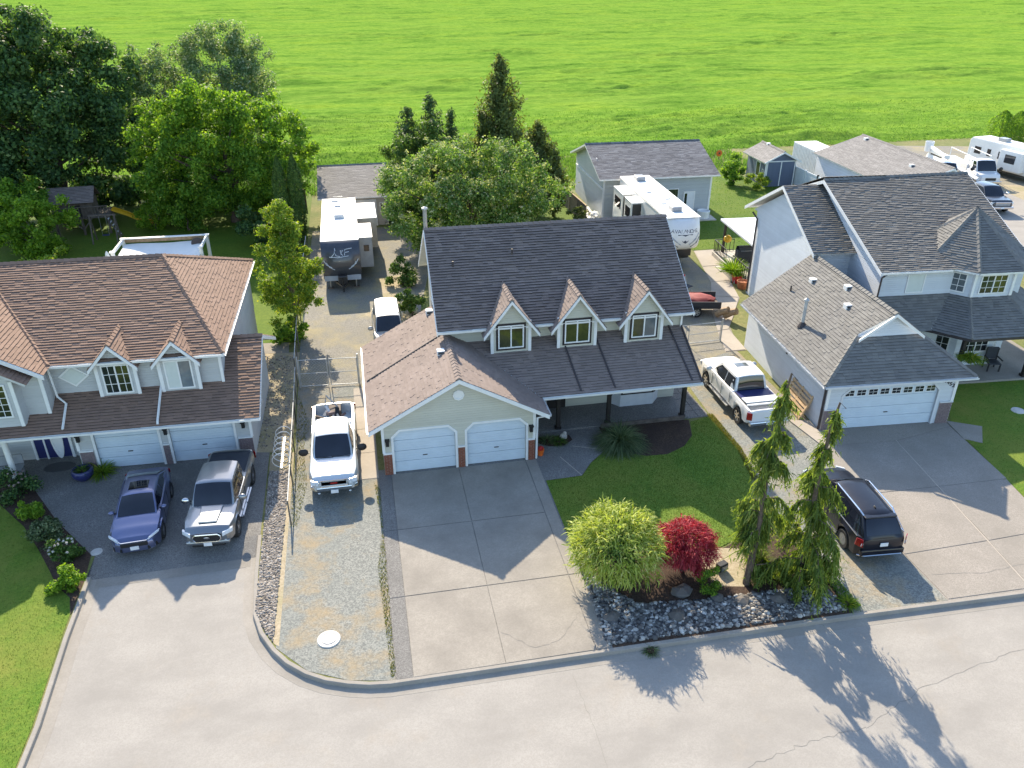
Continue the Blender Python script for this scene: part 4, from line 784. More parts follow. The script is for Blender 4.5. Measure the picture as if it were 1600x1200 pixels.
# ------------------------------------------------------------------ vehicles (local: +y forward, x across, z up, origin on the ground under the middle)
def lerp_tab(tab, y):
    if y <= tab[0][0]: return tab[0][1]
    for (a, p), (b, q) in zip(tab[:-1], tab[1:]):
        if y <= b:
            t = (y - a) / (b - a); t = t * t * (3 - 2 * t) * .5 + t * .5; return p + (q - p) * t
    return tab[-1][1]
def car_body(parent, mat, width, shoulder, bottom, axles, rw, crown=.05, bed=None):
    """lofted lower body with real wheel arches; shoulder/bottom/width are tables over y; bed = (y0, y1, floor)"""
    y0, y1 = shoulder[0][0], shoulder[-1][0]; ys = set(np.round(np.arange(y0, y1 + .001, .06), 3)) | {round(p[0], 3) for t in (width, shoulder, bottom) for p in t}
    if bed: ys |= {bed[0], bed[0] + .005, bed[1], bed[1] - .005}
    ys = sorted(y for y in ys if y0 <= y <= y1); V = []; F = []; k = 9
    for y in ys:
        w = lerp_tab(width, y); zs = lerp_tab(shoulder, y); zb = lerp_tab(bottom, y); arch = False
        for ya in axles:
            d = abs(y - ya); ra = rw * 1.17
            if d < ra: zb = max(zb, min(rw * .98 + math.sqrt(ra * ra - d * d), zs - .12)); arch = True
        mid = zb + .5 * (zs - zb)
        p = [(0, zb), (w - .10, zb), (w - .015, zb + min(.06, (zs - zb) * .3)), (w + (.02 if arch else 0), mid), (w - .02, zs - .09 if zs - .09 > mid else mid + .02), (w - .06, zs)]
        if bed and bed[0] < y < bed[1]: p += [(w - .15, zs), (w - .16, bed[2]), (0, bed[2])]
        else: p += [(w - .16, zs + crown * .55), (w * .5, zs + crown * .92), (0, zs + crown)]
        V += [(x, y, z) for x, z in p] + [(-x, y, z) for x, z in p[-2:0:-1]]
    n = 2 * k - 2
    for i in range(len(ys) - 1):
        for j in range(n): F.append((i * n + j, i * n + (j + 1) % n, (i + 1) * n + (j + 1) % n, (i + 1) * n + j))
    F += [tuple(range(n))[::-1], tuple(range((len(ys) - 1) * n, len(ys) * n))]
    return MB().add(V, F).build('body', mat, parent, smooth=32)
class Cab:
    def __init__(s, yb0, yt0, yt1, yb1, zb, zr, wb, wr, crown=.05, plan=.10): s.__dict__.update(locals())
    def top(s, y):
        if y < s.yt0: t = (y - s.yb0) / max(s.yt0 - s.yb0, 1e-3)
        elif y > s.yt1: t = (s.yb1 - y) / max(s.yb1 - s.yt1, 1e-3)
        else: return s.zr + .02 * math.sin(math.pi * (y - s.yt0) / (s.yt1 - s.yt0))
        t = max(0, min(1, t)); return s.zb + (s.zr - s.zb) * (1 - (1 - t) ** 1.25 if t < 1 else 1)
    def hw(s, z, y=None):
        t = (z - s.zb) / (s.zr - s.zb); w = s.wb + (s.wr - s.wb) * t
        return w if y is None else w * (1 - s.plan * abs((y - (s.yb0 + s.yb1) / 2) / ((s.yb1 - s.yb0) / 2)) ** 5)
    def shell(s, parent, mat):
        ys = sorted(set(list(np.linspace(s.yb0, s.yt0, 7)) + list(np.linspace(s.yt0, s.yt1, 9)) + list(np.linspace(s.yt1, s.yb1, 9)))); V = []; F = []
        for y in ys:
            zt = s.top(y); e = min(.07, (zt - s.zb) * .5); w = s.hw(zt - e, y); low = s.zb - .12; cr = s.crown * min(1, (zt - s.zb) / .3)
            p = [(s.hw(s.zb, y) + .01, low), (s.hw(s.zb, y), s.zb), (w, zt - e), (w - .03, zt - e * .3), (w - .10, zt), (w * .5, zt + cr * .75), (0, zt + cr)]
            V += [(x, y, z) for x, z in p] + [(-x, y, z) for x, z in p[-2::-1]]
        n = 13
        for i in range(len(ys) - 1):
            for j in range(n - 1): F.append((i * n + j, i * n + j + 1, (i + 1) * n + j + 1, (i + 1) * n + j))
        F += [tuple(range(n)), tuple(range((len(ys) - 1) * n, len(ys) * n))]
        return MB().add(V, F).build('cabin', mat, parent, smooth=35)
    def screen(s, parent, name, front=True, mat='glass_car', m0=.05, m1=.08, ins=.07):
        a, b = (s.yb1, s.yt1) if front else (s.yb0, s.yt0); V = []; F = []; nu, nv = 9, 5; out = 1 if front else -1
        for j in range(nv):
            t = m0 + (1 - m0 - m1) * j / (nv - 1); y = a + (b - a) * t; zt = s.top(y); w = s.hw(zt - .05, y) - ins; cr = s.crown * min(1, (zt - s.zb) / .3)
            for i in range(nu):
                x = w * (2 * i / (nu - 1) - 1); V.append((x, y + out * .008, zt + cr * (1 - (x / (w + ins)) ** 2) + .010))
        for j in range(nv - 1):
            for i in range(nu - 1): F.append((j * nu + i, j * nu + i + 1, (j + 1) * nu + i + 1, (j + 1) * nu + i))
        return MB().add(V, F).build(name, mat, parent, smooth=60)
    def roof_patch(s, parent, name, mat, ya, yb, h):
        V = []; F = []; ys = np.linspace(ya, yb, 6); xs = [-h, -h / 2, 0, h / 2, h]
        for y in ys:
            zt = s.top(y); w = s.hw(zt - .07)
            for x in xs: V.append((x, y, zt + s.crown * np.interp(abs(x), [0, w * .5, w - .10], [1, .75, 0]) + .008))
        for j in range(5):
            for i in range(4): F.append((j * 5 + i, j * 5 + i + 1, j * 5 + i + 6, j * 5 + i + 5))
        return MB().add(V, F).build(name, mat, parent, smooth=60)
    def sides(s, parent, cuts, mat='glass_car', z0=.03, z1=.09):
        zl = s.zb + z0; zh = s.zr - z1
        def yl(z, y, t): return y
        f0 = lambda z: s.yb1 - (s.yb1 - s.yt1) * ((z - s.zb) / (s.zr - s.zb)) ** 1.1 - .09
        r0 = lambda z: s.yb0 + (s.yt0 - s.yb0) * ((z - s.zb) / (s.zr - s.zb)) ** 1.1 + .08
        edges = [None] + list(cuts) + [None]
        for sx in (-1, 1):
            for a, b in zip(edges[:-1], edges[1:]):
                ya = lambda z, a=a: r0(z) if a is None else max(a + .035, r0(z)); yb = lambda z, b=b: f0(z) if b is None else min(b - .035, f0(z))
                V = []
                for z in (zl, (zl + zh) / 2, zh):
                    y0_, y1_ = ya(z), max(yb(z), ya(z) + .02); V += [(sx * (s.hw(z, y0_) + .009), y0_, z), (sx * (s.hw(z, (y0_ + y1_) / 2) + .009), (y0_ + y1_) / 2, z), (sx * (s.hw(z, y1_) + .009), y1_, z)]
                MB().add(V, [(0, 1, 4, 3), (1, 2, 5, 4), (3, 4, 7, 6), (4, 5, 8, 7)]).build('side_window', mat, parent)
def wheel(parent, x, y, r, w=.22, rim='alloy', spokes=6):
    s = 1 if x > 0 else -1; h = w / 2
    t = MB().lathe([(r * .62, -h * .9), (r * .93, -h), (r, -h * .7), (r, h * .7), (r * .93, h), (r * .62, h * .9)], 22, (x, y, r), 'x').build('wheel', 'rubber', parent, smooth=40)
    MB().lathe([(0, s * h * .2), (r * .55, s * h * .1), (r * .64, s * h * .75), (r * .60, s * h * .85)], 22, (x, y, r), 'x').build('brake_disc', 'iron', t)
    m = MB()
    for k in range(spokes):
        a = 2 * math.pi * k / spokes; m.beam((x + s * h * .72, y, r), (x + s * h * .72, y + math.cos(a) * r * .62, r + math.sin(a) * r * .62), .075, .03, (1, 0, 0))
    m.lathe([(r * .57, s * h * .7), (r * .66, s * h * .92), (r * .66, s * h * .7)], 22, (x, y, r), 'x').lathe([(0, s * h * .95), (r * .17, s * h * .9), (r * .19, s * h * .6)], 12, (x, y, r), 'x'); m.build('rim', rim, t, smooth=40)
    return t
def mirror(parent, x, y, z, mat, big=0):
    s = 1 if x > 0 else -1; w = .2 + big * .08
    o = MB().blob((x + s * w * .55, y, z), (w * .6, .09, .085 + big * .05), 2, .0).build('wing_mirror', mat, parent, smooth=60); MB().beam((x - s * .05, y, z - .03), (x + s * .1, y, z - .02), .05, .04).build('mirror_arm', 'black_plastic', o); return o
def slab_part(parent, name, mat, pts, off, bevel=.012):
    if 'light' in name: pts = [(p[0] * 1.035, p[1], p[2]) for p in pts]; off = tuple(2.6 * q for q in off)
    return MB().prism(pts, off).build(name, mat, parent, bevel=bevel)
def plate(parent, y, z, back=False): return box('licence_plate', 'plate', parent, -.15, .15, y - .012, y + .012, z, z + .15)
def axle_wheels(p, hw, ya, r, w=.22, rim='alloy', spokes=6):
    for y in ya:
        for s in (-1, 1): wheel(p, s * (hw - w * .45), y, r, w, rim, spokes)
def seams(parent, hw, ys, z0, z1):
    m = MB()
    for y in ys:
        for s in (-1, 1): m.box(s * hw - .008, s * hw + .008, y - .008, y + .008, z0, z1)
    return m.build('door_seam', 'black_plastic', parent)

# --- blue sedan
c = thing('sedan', 'dark blue sedan parked nose out before the left garage doors', 'car', (-9.58, -1.3, .002), 180 + 3.5)
car_body(c, 'paint_blue', [(-2.3, .70), (-2.1, .84), (-1.2, .90), (1.2, .90), (1.9, .86), (2.25, .70), (2.31, .5)], [(-2.3, .80), (-2.15, .98), (-1.5, 1.02), (-.2, .98), (.95, .94), (1.6, .84), (2.1, .72), (2.31, .58)], [(-2.3, .42), (-2.1, .28), (-1.8, .18), (1.9, .18), (2.31, .24)], (-1.36, 1.34), .325)
k = Cab(-2.0, -.95, .18, 1.08, .96, 1.40, .80, .60); k.shell(c, 'paint_blue'); k.screen(c, 'windshield'); k.screen(c, 'rear_window', False); k.sides(c, (-.42,))
axle_wheels(c, .90, (-1.36, 1.34), .325, .22, 'alloy', 10)
mirror(c, -.84, .72, 1.0, 'paint_blue'); mirror(c, .84, .72, 1.0, 'paint_blue')
for s in (-1, 1):
    slab_part(c, 'headlight', 'headlamp', [(s * .50, 2.21, .66), (s * .84, 1.88, .74), (s * .86, 1.84, .82), (s * .52, 2.17, .74)], (0, .05, .01)); slab_part(c, 'taillight', 'taillamp', [(s * .5, -2.26, .78), (s * .84, -2.02, .78), (s * .84, -2.0, .94), (s * .5, -2.22, .94)], (0, -.03, 0))
    slab_part(c, 'fog_intake', 'black_plastic', [(s * .45, 2.33, .28), (s * .80, 2.12, .28), (s * .76, 2.14, .46), (s * .45, 2.32, .42)], (0, .02, 0)); MB().beam((s * .45, 2.35, .27), (s * .80, 2.14, .27), .03, .03).build('bumper_trim', 'chrome', c)
box('grille', 'black_plastic', c, -.48, .48, 2.26, 2.335, .46, .62, .02); MB().beam((-.84, 1.95, .80), (-.45, 2.30, .66), .03, .03).beam((-.45, 2.30, .66), (.45, 2.30, .66), .03, .035).beam((.45, 2.30, .66), (.84, 1.95, .80), .03, .03).build('grille_bar', 'chrome', c); plate(c, 2.35, .34)
k.roof_patch(c, 'sunroof', 'glass_car', -.6, -.05, .36); seams(c, .895, (-.42, .55), .35, .95)
# --- grey pickup
def pickup(name, label, cat, loc, rz, mat, L, W, H, zb, zs, cab, axles, r, bedf, rim='alloy', hoodz=None, lift=.0):
    c = thing(name, label, cat, loc, rz); hw = W / 2; y0, y1 = -L / 2, L / 2
    cy0, cy1 = cab
    car_body(c, mat, [(y0, hw - .06), (y0 + .2, hw), (y1 - .7, hw), (y1 - .15, hw - .10), (y1, hw - .22)], [(y0, zs), (cy0 - .02, zs), (cy0, zs + .02), (cy1, zs + .02), (cy1 + .3, zs + .0), (y1 - .25, zs - .06), (y1, zs - .22)], [(y0, zb + .16), (y0 + .3, zb), (y1 - .3, zb), (y1, zb + .12)], axles, r, .06, (y0 + .08, cy0 - .02, bedf))
    box('tailgate', mat, c, -hw + .12, hw - .12, y0 - .03, y0 + .03, bedf - .05, zs - .01, .015)
    return c
c = pickup('pickup_truck', 'grey metallic crew-cab pickup parked nose out beside the blue sedan', 'truck', (-6.58, -1.22, .002), 180 - 4, 'paint_grey', 5.4, 1.90, 1.80, .38, 1.08, (-.95, .95), (-1.75, 1.75), .39, .62)
k = Cab(-.98, -.82, .62, 1.28, 1.08, 1.78, .86, .70); k.shell(c, 'paint_grey'); k.screen(c, 'windshield'); k.screen(c, 'rear_window', False); k.sides(c, (-.05,))
axle_wheels(c, .95, (-1.75, 1.75), .39, .25); mirror(c, -.92, .95, 1.22, 'paint_grey', 1); mirror(c, .92, .95, 1.22, 'chrome', 1)
box('bed_cover', 'tarp_dark', c, -.80, .80, -2.58, -1.0, 1.075, 1.10, .01)
hs = MB().prism([(-.42, 1.3, 1.13), (.42, 1.3, 1.13), (.34, 2.3, 1.08), (-.34, 2.3, 1.08)], (0, 0, .06)).build('hood_scoop', 'paint_grey', c, bevel=.03)
g = MB().prism([(-.50, 2.70, .66), (-.40, 2.70, .56), (.40, 2.70, .56), (.50, 2.70, .66), (.50, 2.70, .80), (.40, 2.70, .88), (-.40, 2.70, .88), (-.50, 2.70, .80)], (0, .05, 0)).build('grille', 'black_plastic', c)
pts = [(-.50, 2.76, .66), (-.40, 2.76, .56), (.40, 2.76, .56), (.50, 2.76, .66), (.50, 2.76, .80), (.40, 2.76, .88), (-.40, 2.76, .88), (-.50, 2.76, .80), (-.50, 2.76, .66)]; MB().tube(pts, .025, 6).build('grille_surround', 'chrome', g); MB().blob((0, 2.765, .73), (.13, .012, .05), 1, 0).build('grille_emblem', 'alloy', g)
for s in (-1, 1): slab_part(c, 'headlight', 'headlamp', [(s * .56, 2.66, .78), (s * .88, 2.40, .80), (s * .88, 2.38, .96), (s * .56, 2.62, .92)], (0, .05, 0)); MB().blob((s * .66, 2.70, .55), (.05, .02, .04), 1, 0).build('fog_light', 'headlamp', c); slab_part(c, 'taillight', 'taillamp', [(s * .84, -2.72, .70), (s * .95, -2.6, .70), (s * .95, -2.6, 1.02), (s * .84, -2.72, 1.02)], (0, -.02, 0))
box('front_bumper', 'paint_grey', c, -.80, .80, 2.56, 2.74, .42, .56, .04); box('skid_plate', 'black_plastic', c, -.6, .6, 2.5, 2.72, .3, .42, .03); plate(c, 2.77, .38); seams(c, .95, (-.05, .85), .5, 1.05)
for s in (-1, 1): MB().beam((s * .96, -.9, .36), (s * .96, 1.1, .36), .12, .06).build('side_step', 'chrome', c)
# --- silver-white pickup in the lane
c = pickup('pickup_truck', 'silver-white pickup with scrap in its open bed, parked on the gravel lane', 'truck', (-2.1, 1.55, .004), 180, 'paint_silver', 6.2, 1.98, 1.92, .45, 1.18, (-.6, 1.35), (-2.0, 1.95), .40, .72)
k = Cab(-.64, -.50, .85, 1.62, 1.18, 1.90, .88, .72); k.shell(c, 'paint_silver'); k.screen(c, 'windshield'); k.screen(c, 'rear_window', False); k.sides(c, (.28,))
axle_wheels(c, .98, (-2.0, 1.95), .40, .25, 'chrome'); mirror(c, -1.02, 1.25, 1.36, 'black_plastic', 2); mirror(c, 1.02, 1.25, 1.36, 'black_plastic', 2)
g = box('grille', 'black_plastic', c, -.52, .52, 3.02, 3.10, .82, 1.02, .02); MB().tube([(-.56, 3.10, .78), (.56, 3.10, .78), (.56, 3.08, 1.06), (-.56, 3.08, 1.06), (-.56, 3.10, .78)], .03, 6).build('grille_surround', 'chrome', g); box('grille_emblem', 'red_plastic', g, -.14, .14, 3.10, 3.112, .90, .955)
for s in (-1, 1): slab_part(c, 'headlight', 'headlamp', [(s * .60, 3.04, .86), (s * .90, 2.92, .86), (s * .90, 2.88, 1.04), (s * .60, 3.0, 1.04)], (0, .04, 0)); slab_part(c, 'taillight', 'taillamp', [(s * .86, -3.1, .8), (s * .98, -3.0, .8), (s * .98, -3.0, 1.14), (s * .86, -3.1, 1.14)], (0, -.02, 0)); MB().blob((s * .62, 3.16, .52), (.06, .02, .04), 1, 0).build('fog_light', 'headlamp', c)
MB().prism([(-.96, 2.92, .56), (-.7, 3.12, .56), (.7, 3.12, .56), (.96, 2.92, .56), (.96, 2.75, .56), (-.96, 2.75, .56)], (0, 0, .18)).build('front_bumper', 'chrome', c, bevel=.03); plate(c, 3.14, .46); seams(c, .985, (-.55, .28, 1.2), .55, 1.15)
wp = MB().beam((-.7, 1.66, 1.24), (.05, 1.62, 1.27), .03, .02).beam((.0, 1.66, 1.25), (.72, 1.62, 1.27), .03, .02).build('wiper', 'black_plastic', c)
LOAD = c
# --- white pickup beside the right house, tail to the street
c = pickup('pickup_truck', 'white crew-cab pickup with partly open bed cover, parked tail first beside right house', 'truck', (17.82, 3.05, .004), 0, 'paint_white', 5.95, 2.06, 1.95, .46, 1.22, (-.95, 1.25), (-1.85, 1.9), .42, .74)
k = Cab(-1.0, -.80, .72, 1.55, 1.22, 1.92, .92, .74); k.shell(c, 'paint_white'); k.screen(c, 'windshield'); k.screen(c, 'rear_window', False, m0=.02, m1=.12, ins=.12); k.sides(c, (.05,))
axle_wheels(c, 1.02, (-1.85, 1.9), .42, .27, 'chrome'); mirror(c, -1.05, 1.25, 1.42, 'paint_white', 1); mirror(c, 1.05, 1.25, 1.42, 'paint_white', 1)
k.roof_patch(c, 'sunroof', 'glass_pale', .1, .5, .32); MB().prism([(-.86, -1.05, 1.24), (.86, -1.05, 1.24), (.86, -1.75, 1.27), (-.86, -1.75, 1.27)], (0, 0, .04)).build('bed_cover', 'pot_blue', c); MB().prism([(-.86, -1.77, 1.27), (.86, -1.77, 1.27), (.86, -2.3, 1.30), (-.86, -2.3, 1.30)], (0, 0, .05)).build('bed_cover', 'white_gel', c); box('cover_bar', 'white_gel', c, -.86, .86, -2.45, -2.36, 1.24, 1.30)
for s in (-1, 1): slab_part(c, 'taillight', 'taillamp', [(s * .84, -3.0, .78), (s * 1.03, -2.86, .78), (s * 1.03, -2.86, 1.16), (s * .84, -3.0, 1.16)], (0, -.02, 0)); MB().beam((s * 1.05, -.9, .42), (s * 1.05, 1.4, .42), .16, .05).build('side_step', 'chrome', c); slab_part(c, 'headlight', 'headlamp', [(s * .62, 2.92, .9), (s * .92, 2.8, .9), (s * .92, 2.78, 1.06), (s * .62, 2.9, 1.06)], (0, .04, 0))
box('rear_bumper', 'chrome', c, -.98, .98, -3.14, -2.98, .52, .70, .03); plate(c, -3.15, .56); seams(c, 1.032, (-.9, .05, 1.15), .6, 1.18)
# --- black SUV on the right gravel drive
c = thing('sport_utility_vehicle', 'black three-row SUV with chrome roof rails parked tail to the street', 'SUV', (17.85, -6.75, .004), -4)
car_body(c, 'paint_black', [(-2.49, .70), (-2.42, .84), (-2.2, .95), (-1.6, .985), (1.6, .985), (2.1, .92), (2.38, .78), (2.49, .58)], [(-2.49, .95), (-2.4, 1.10), (-1.2, 1.10), (.9, 1.06), (1.9, 1.02), (2.3, .92), (2.49, .70)], [(-2.49, .45), (-2.2, .24), (2.2, .22), (2.49, .32)], (-1.45, 1.45), .38)
k = Cab(-2.45, -1.82, .30, 1.30, 1.08, 1.72, .90, .64, .06, plan=.16); k.shell(c, 'paint_black'); k.screen(c, 'windshield'); k.screen(c, 'rear_window', False, m0=.12, m1=.14, ins=.10); k.sides(c, (-1.2, -.15))
axle_wheels(c, .97, (-1.45, 1.45), .38, .25, 'alloy', 12); mirror(c, -.96, .85, 1.16, 'paint_black', 1); mirror(c, .96, .85, 1.16, 'paint_black', 1)
for s in (-1, 1):
    MB().tube([(s * .60, -1.85, 1.72), (s * .64, -1.6, 1.80), (s * .64, .1, 1.81), (s * .60, .28, 1.74)], .03, 6).build('roof_rail', 'chrome', c); slab_part(c, 'taillight', 'taillamp', [(s * .80, -2.50, .80), (s * .97, -2.26, .80), (s * .95, -2.28, 1.12), (s * .80, -2.46, 1.12)], (0, -.02, 0)); slab_part(c, 'headlight', 'headlamp', [(s * .6, 2.42, .82), (s * .88, 2.22, .82), (s * .88, 2.2, .94), (s * .6, 2.4, .94)], (0, .04, 0))
    MB().tube([(s * .915, -2.2, 1.11), (s * .92, -.2, 1.10), (s * .915, 1.1, 1.10)], .018, 4).tube([(s * .915, -2.2, 1.11), (s * .80, -1.95, 1.40), (s * .70, -1.75, 1.66)], .014, 4).build('window_trim', 'chrome', c); MB().beam((s * .99, -1.0, .30), (s * .99, 1.0, .30), .03, .06).build('sill_trim', 'chrome', c); MB().blob((s * .84, -2.49, .90), (.05, .015, .10), 1, 0).build('reflector', 'white_gel', c)
box('rear_bumper', 'paint_black', c, -.85, .85, -2.56, -2.4, .40, .66, .05); MB().tube([(-.92, -2.42, .42), (-.7, -2.56, .42), (.7, -2.56, .42), (.92, -2.42, .42)], .03, 6).build('bumper_trim', 'chrome', c); plate(c, -2.54, .80); box('roof_spoiler', 'paint_black', c, -.62, .62, -2.02, -1.80, 1.69, 1.74, .02); MB().blob((0, -1.5, 1.80), (.03, .10, .05), 1, 0).build('roof_antenna', 'black_plastic', c); seams(c, .985, (-1.05, -.15, .8), .4, 1.05)
# --- white wagon behind the garage
c = thing('station_wagon', 'dull silver station wagon half hidden behind the brown garage roof', 'car', (1.0, 14.3, .008), 180)
car_body(c, 'paint_dull', [(-2.3, .72), (-2.1, .86), (-1.4, .90), (1.5, .90), (2.1, .82), (2.3, .62)], [(-2.3, .90), (-2.2, 1.02), (-1.0, 1.02), (.9, 1.0), (1.8, .94), (2.2, .82), (2.3, .66)], [(-2.3, .45), (-2.0, .26), (2.0, .26), (2.3, .34)], (-1.35, 1.38), .35)
k = Cab(-2.2, -1.9, .75, 1.55, 1.0, 1.68, .84, .68); k.shell(c, 'paint_dull'); k.screen(c, 'windshield'); k.screen(c, 'rear_window', False); k.sides(c, (-.9, .05)); axle_wheels(c, .90, (-1.35, 1.38), .35); mirror(c, -.88, 1.05, 1.08, 'paint_dull', 1); mirror(c, .88, 1.05, 1.08, 'paint_dull', 1)
for s in (-1, 1): MB().tube([(s * .62, -1.7, 1.72), (s * .62, .5, 1.73)], .02, 6).build('roof_rail', 'galv', c); slab_part(c, 'headlight', 'headlamp', [(s * .5, 2.26, .70), (s * .8, 2.08, .70), (s * .8, 2.06, .82), (s * .5, 2.22, .82)], (0, .04, 0))
k.roof_patch(c, 'sunroof', 'galv_matt', -.9, .1, .42)

# ------------------------------------------------------------------ recreational vehicles
def rv_unit(parent, name, x, y, z, sx, sy, sz, mat): return box(name, mat, parent, x - sx / 2, x + sx / 2, y - sy / 2, y + sy / 2, z, z + sz, .05)
# travel trailer in the left lane (nose to the street; local +y is its nose)
c = thing('travel_trailer', 'white-roofed travel trailer with dark rounded nose, two slide-outs, on the back lane', 'trailer', (-1.52, 28.1, .008), 180)
zf, zt, yb, yn = .62, 3.15, -5.6, 5.0
MB().box(-1.25, 1.25, yb, yn, zf, zt).build('body', 'rv_tan', c, bevel=.06); MB().box(-1.26, 1.26, yb, yn - .1, zt + .0, zt + .035).build('roof_membrane', 'rv_roof', c, bevel=.02)
prof = [(4.95, 3.17), (5.25, 3.05), (5.62, 2.6), (5.80, 2.0), (5.82, 1.5), (5.70, 1.1), (5.5, .75), (4.95, .62)]; nc_ = 11; V = []; F = []
for i in range(nc_):
    t_ = 2 * i / (nc_ - 1) - 1; bow = 1 - .22 * t_ ** 4
    for (y, z) in prof: V.append((1.25 * t_, 4.95 + (y - 4.95) * bow, z))
mp_ = len(prof)
for i in range(nc_ - 1):
    for j in range(mp_ - 1): F.append((i * mp_ + j, (i + 1) * mp_ + j, (i + 1) * mp_ + j + 1, i * mp_ + j + 1))
F += [tuple(range(mp_)), tuple(range((nc_ - 1) * mp_, nc_ * mp_))]
cap = MB().add(V, F).build('front_cap', 'rv_cap', c, smooth=35)
MB().prism([(-1.2, 5.74, .70), (1.2, 5.74, .70), (1.2, 5.60, 1.02), (-1.2, 5.60, 1.02)], (0, .04, 0)).build('rock_guard', 'rv_grey', c, bevel=.02)
def stroke(parent, pts, r, mat='graphic_white'): return MB().tube(pts, r, 5).build('graphic_stripe', mat, parent)
ry = lambda z: np.interp(z, [.62, .75, 1.1, 1.5, 2.0, 2.6, 3.05, 3.17], [4.95, 5.5, 5.70, 5.82, 5.80, 5.62, 5.25, 4.95]) + .015
for pl in ([(.65, 2.30), (.40, 2.55), (.35, 2.85), (.30, 2.40), (.05, 2.35)], [(-.05, 2.45), (.0, 2.7), (-.18, 2.72), (-.02, 2.55), (-.14, 2.4)], [(-.25, 2.4), (-.3, 2.75), (-.75, 2.8)], [(-.28, 2.58), (-.55, 2.62)], [(.75, 2.35), (.2, 2.28), (-.5, 2.36)]): stroke(cap, [(x, ry(z), z) for x, z in pl], .022)
for s in (-1, 1):
    for a in (0, .16): stroke(cap, [(s * (1.12 - a), ry(2.1 - a) - .03, 2.15 - a), (s * (.95 - a), ry(1.85 - a) - .01, 1.85 - a), (s * (.62 - a), ry(1.65 - a), 1.65 - a)], .02)
for x, y, a, b, h in ((0, .6, .7, .95, .28), (.1, -2.2, .45, .5, .12), (.3, -3.6, .5, .35, .1), (.7, -.8, .35, .3, .08), (-.55, -.6, .3, .28, .08), (-.1, .0, .36, .3, .1), (-.5, -2.4, .7, 1.0, .05)): rv_unit(c, 'roof_vent' if h < .2 else 'air_conditioner', x, y - 1.2, zt + .03, a, b, h, 'trim_grey' if h > .06 else 'rv_roof')
MB().tube([(-.3, -5.3, zt + .03), (-.3, -5.3, zt + .25), (.4, -5.3, zt + .25), (.4, -5.3, zt + .03)], .02, 5).build('roof_ladder', 'galv', c)
MB().box(-2.62, -1.25, -4.6, -.6, .75, 2.95).build('slide_out', 'rv_tan', c, bevel=.03); MB().box(-2.66, -1.25, -4.64, -.56, 2.95, 3.0).build('slide_roof', 'rv_roof', c); 
sl = MB().box(-2.15, -1.25, .4, 3.6, .75, 2.85).build('slide_out', 'rv_grey', c, bevel=.03); MB().box(-2.18, -1.25, .36, 3.64, 2.85, 2.9).build('slide_roof', 'rv_roof', c)
MB().box(-1.9, -1.55, 3.6, 3.63, 1.9, 2.35).build('slide_window', 'glass_car', c, bevel=.02)
for s in (-1, 1):
    for y in (-1.3, -2.2): wheel(c, s * 1.12, y, .36, .2, 'galv', 8)
    MB().beam((s * .55, 5.3, .55), (0, 6.5, .52), .1, .12).build('drawbar', 'rv_black', c); MB().tube([(s * .85, 5.2, .05), (s * .85, 5.2, .7)], .045, 8).build('corner_jack', 'galv', c); box('jack_pad', 'wood_grey', c, s * .85 - .2, s * .85 + .2, 5.05, 5.35, 0, .06)
rv_unit(c, 'propane_box', 0, 5.95, .58, .6, .45, .55, 'rv_black'); MB().tube([(0, 6.35, .1), (0, 6.35, 1.0)], .05, 8).build('tongue_jack', 'black_plastic', c); MB().box(-1.1, 1.1, yb + .1, 5.2, .45, .63).build('chassis', 'rv_black', c)
# fifth wheel between the shop and the middle house
c = thing('fifth_wheel_trailer', 'long white fifth-wheel trailer with black window slides parked before the blue-grey shop', 'trailer', (22.0, 27.0, .008), 180 - 2.2)
zt = 3.9
MB().box(-1.22, 1.22, -6.3, 4.4, .75, zt).build('body', 'white_gel', c, bevel=.06); MB().box(-1.23, 1.23, -6.32, 5.6, zt, zt + .03).build('roof_membrane', 'rv_roof', c, bevel=.02)
V = []; F = []; prof = [(4.3, zt - .01), (5.55, zt - .01), (5.85, 3.7), (6.15, 3.2), (6.30, 2.7), (6.30, 2.3), (6.15, 1.95), (5.8, 1.72), (4.3, 1.68)]; mp_ = len(prof)
for i in range(nc_):
    t_ = 2 * i / (nc_ - 1) - 1; bow = 1 - .30 * abs(t_) ** 3.2
    for (y, z) in prof: V.append((1.22 * t_, 4.3 + (y - 4.3) * bow if y > 5 else y, z))
for i in range(nc_ - 1):
    for j in range(mp_ - 1): F.append((i * mp_ + j, (i + 1) * mp_ + j, (i + 1) * mp_ + j + 1, i * mp_ + j + 1))
    F.append((i * mp_, i * mp_ + mp_ - 1, (i + 1) * mp_ + mp_ - 1, (i + 1) * mp_))
F += [tuple(range(mp_)), tuple(range((nc_ - 1) * mp_, nc_ * mp_))]
cap = MB().add(V, F).build('front_cap', 'white_gel', c, smooth=35)
fy = lambda x, z: 4.3 + (np.interp(z, [1.72, 1.95, 2.3, 2.7, 3.2, 3.7, 3.89], [5.8, 6.15, 6.30, 6.30, 6.15, 5.85, 5.55]) - 4.3) * (1 - .30 * abs(x / 1.22) ** 3.2) + .012
for i, ch in enumerate('AVALANCHE'):
    x = .86 - i * .215; sl_ = math.atan2(fy(x + .05, 3.1) - fy(x - .05, 3.1), .1)
    text_part(cap, ch, (x, fy(x, 3.06) + .0, 3.0), (R_(90 - 16), 0, math.pi + sl_), .36, 'graphic_dark')
def decal(parent, pl, mat): return MB().poly([(x, fy(x, z) + .01, z) for x, z in pl]).build('graphic_panel', mat, parent)
decal(cap, [(.55, 2.92), (.0, 2.9), (-.0, 2.3), (.18, 2.42)], 'graphic_dark'); decal(cap, [(-.55, 2.92), (-.18, 2.42), (0, 2.3), (0, 2.9)], 'graphic_dark')
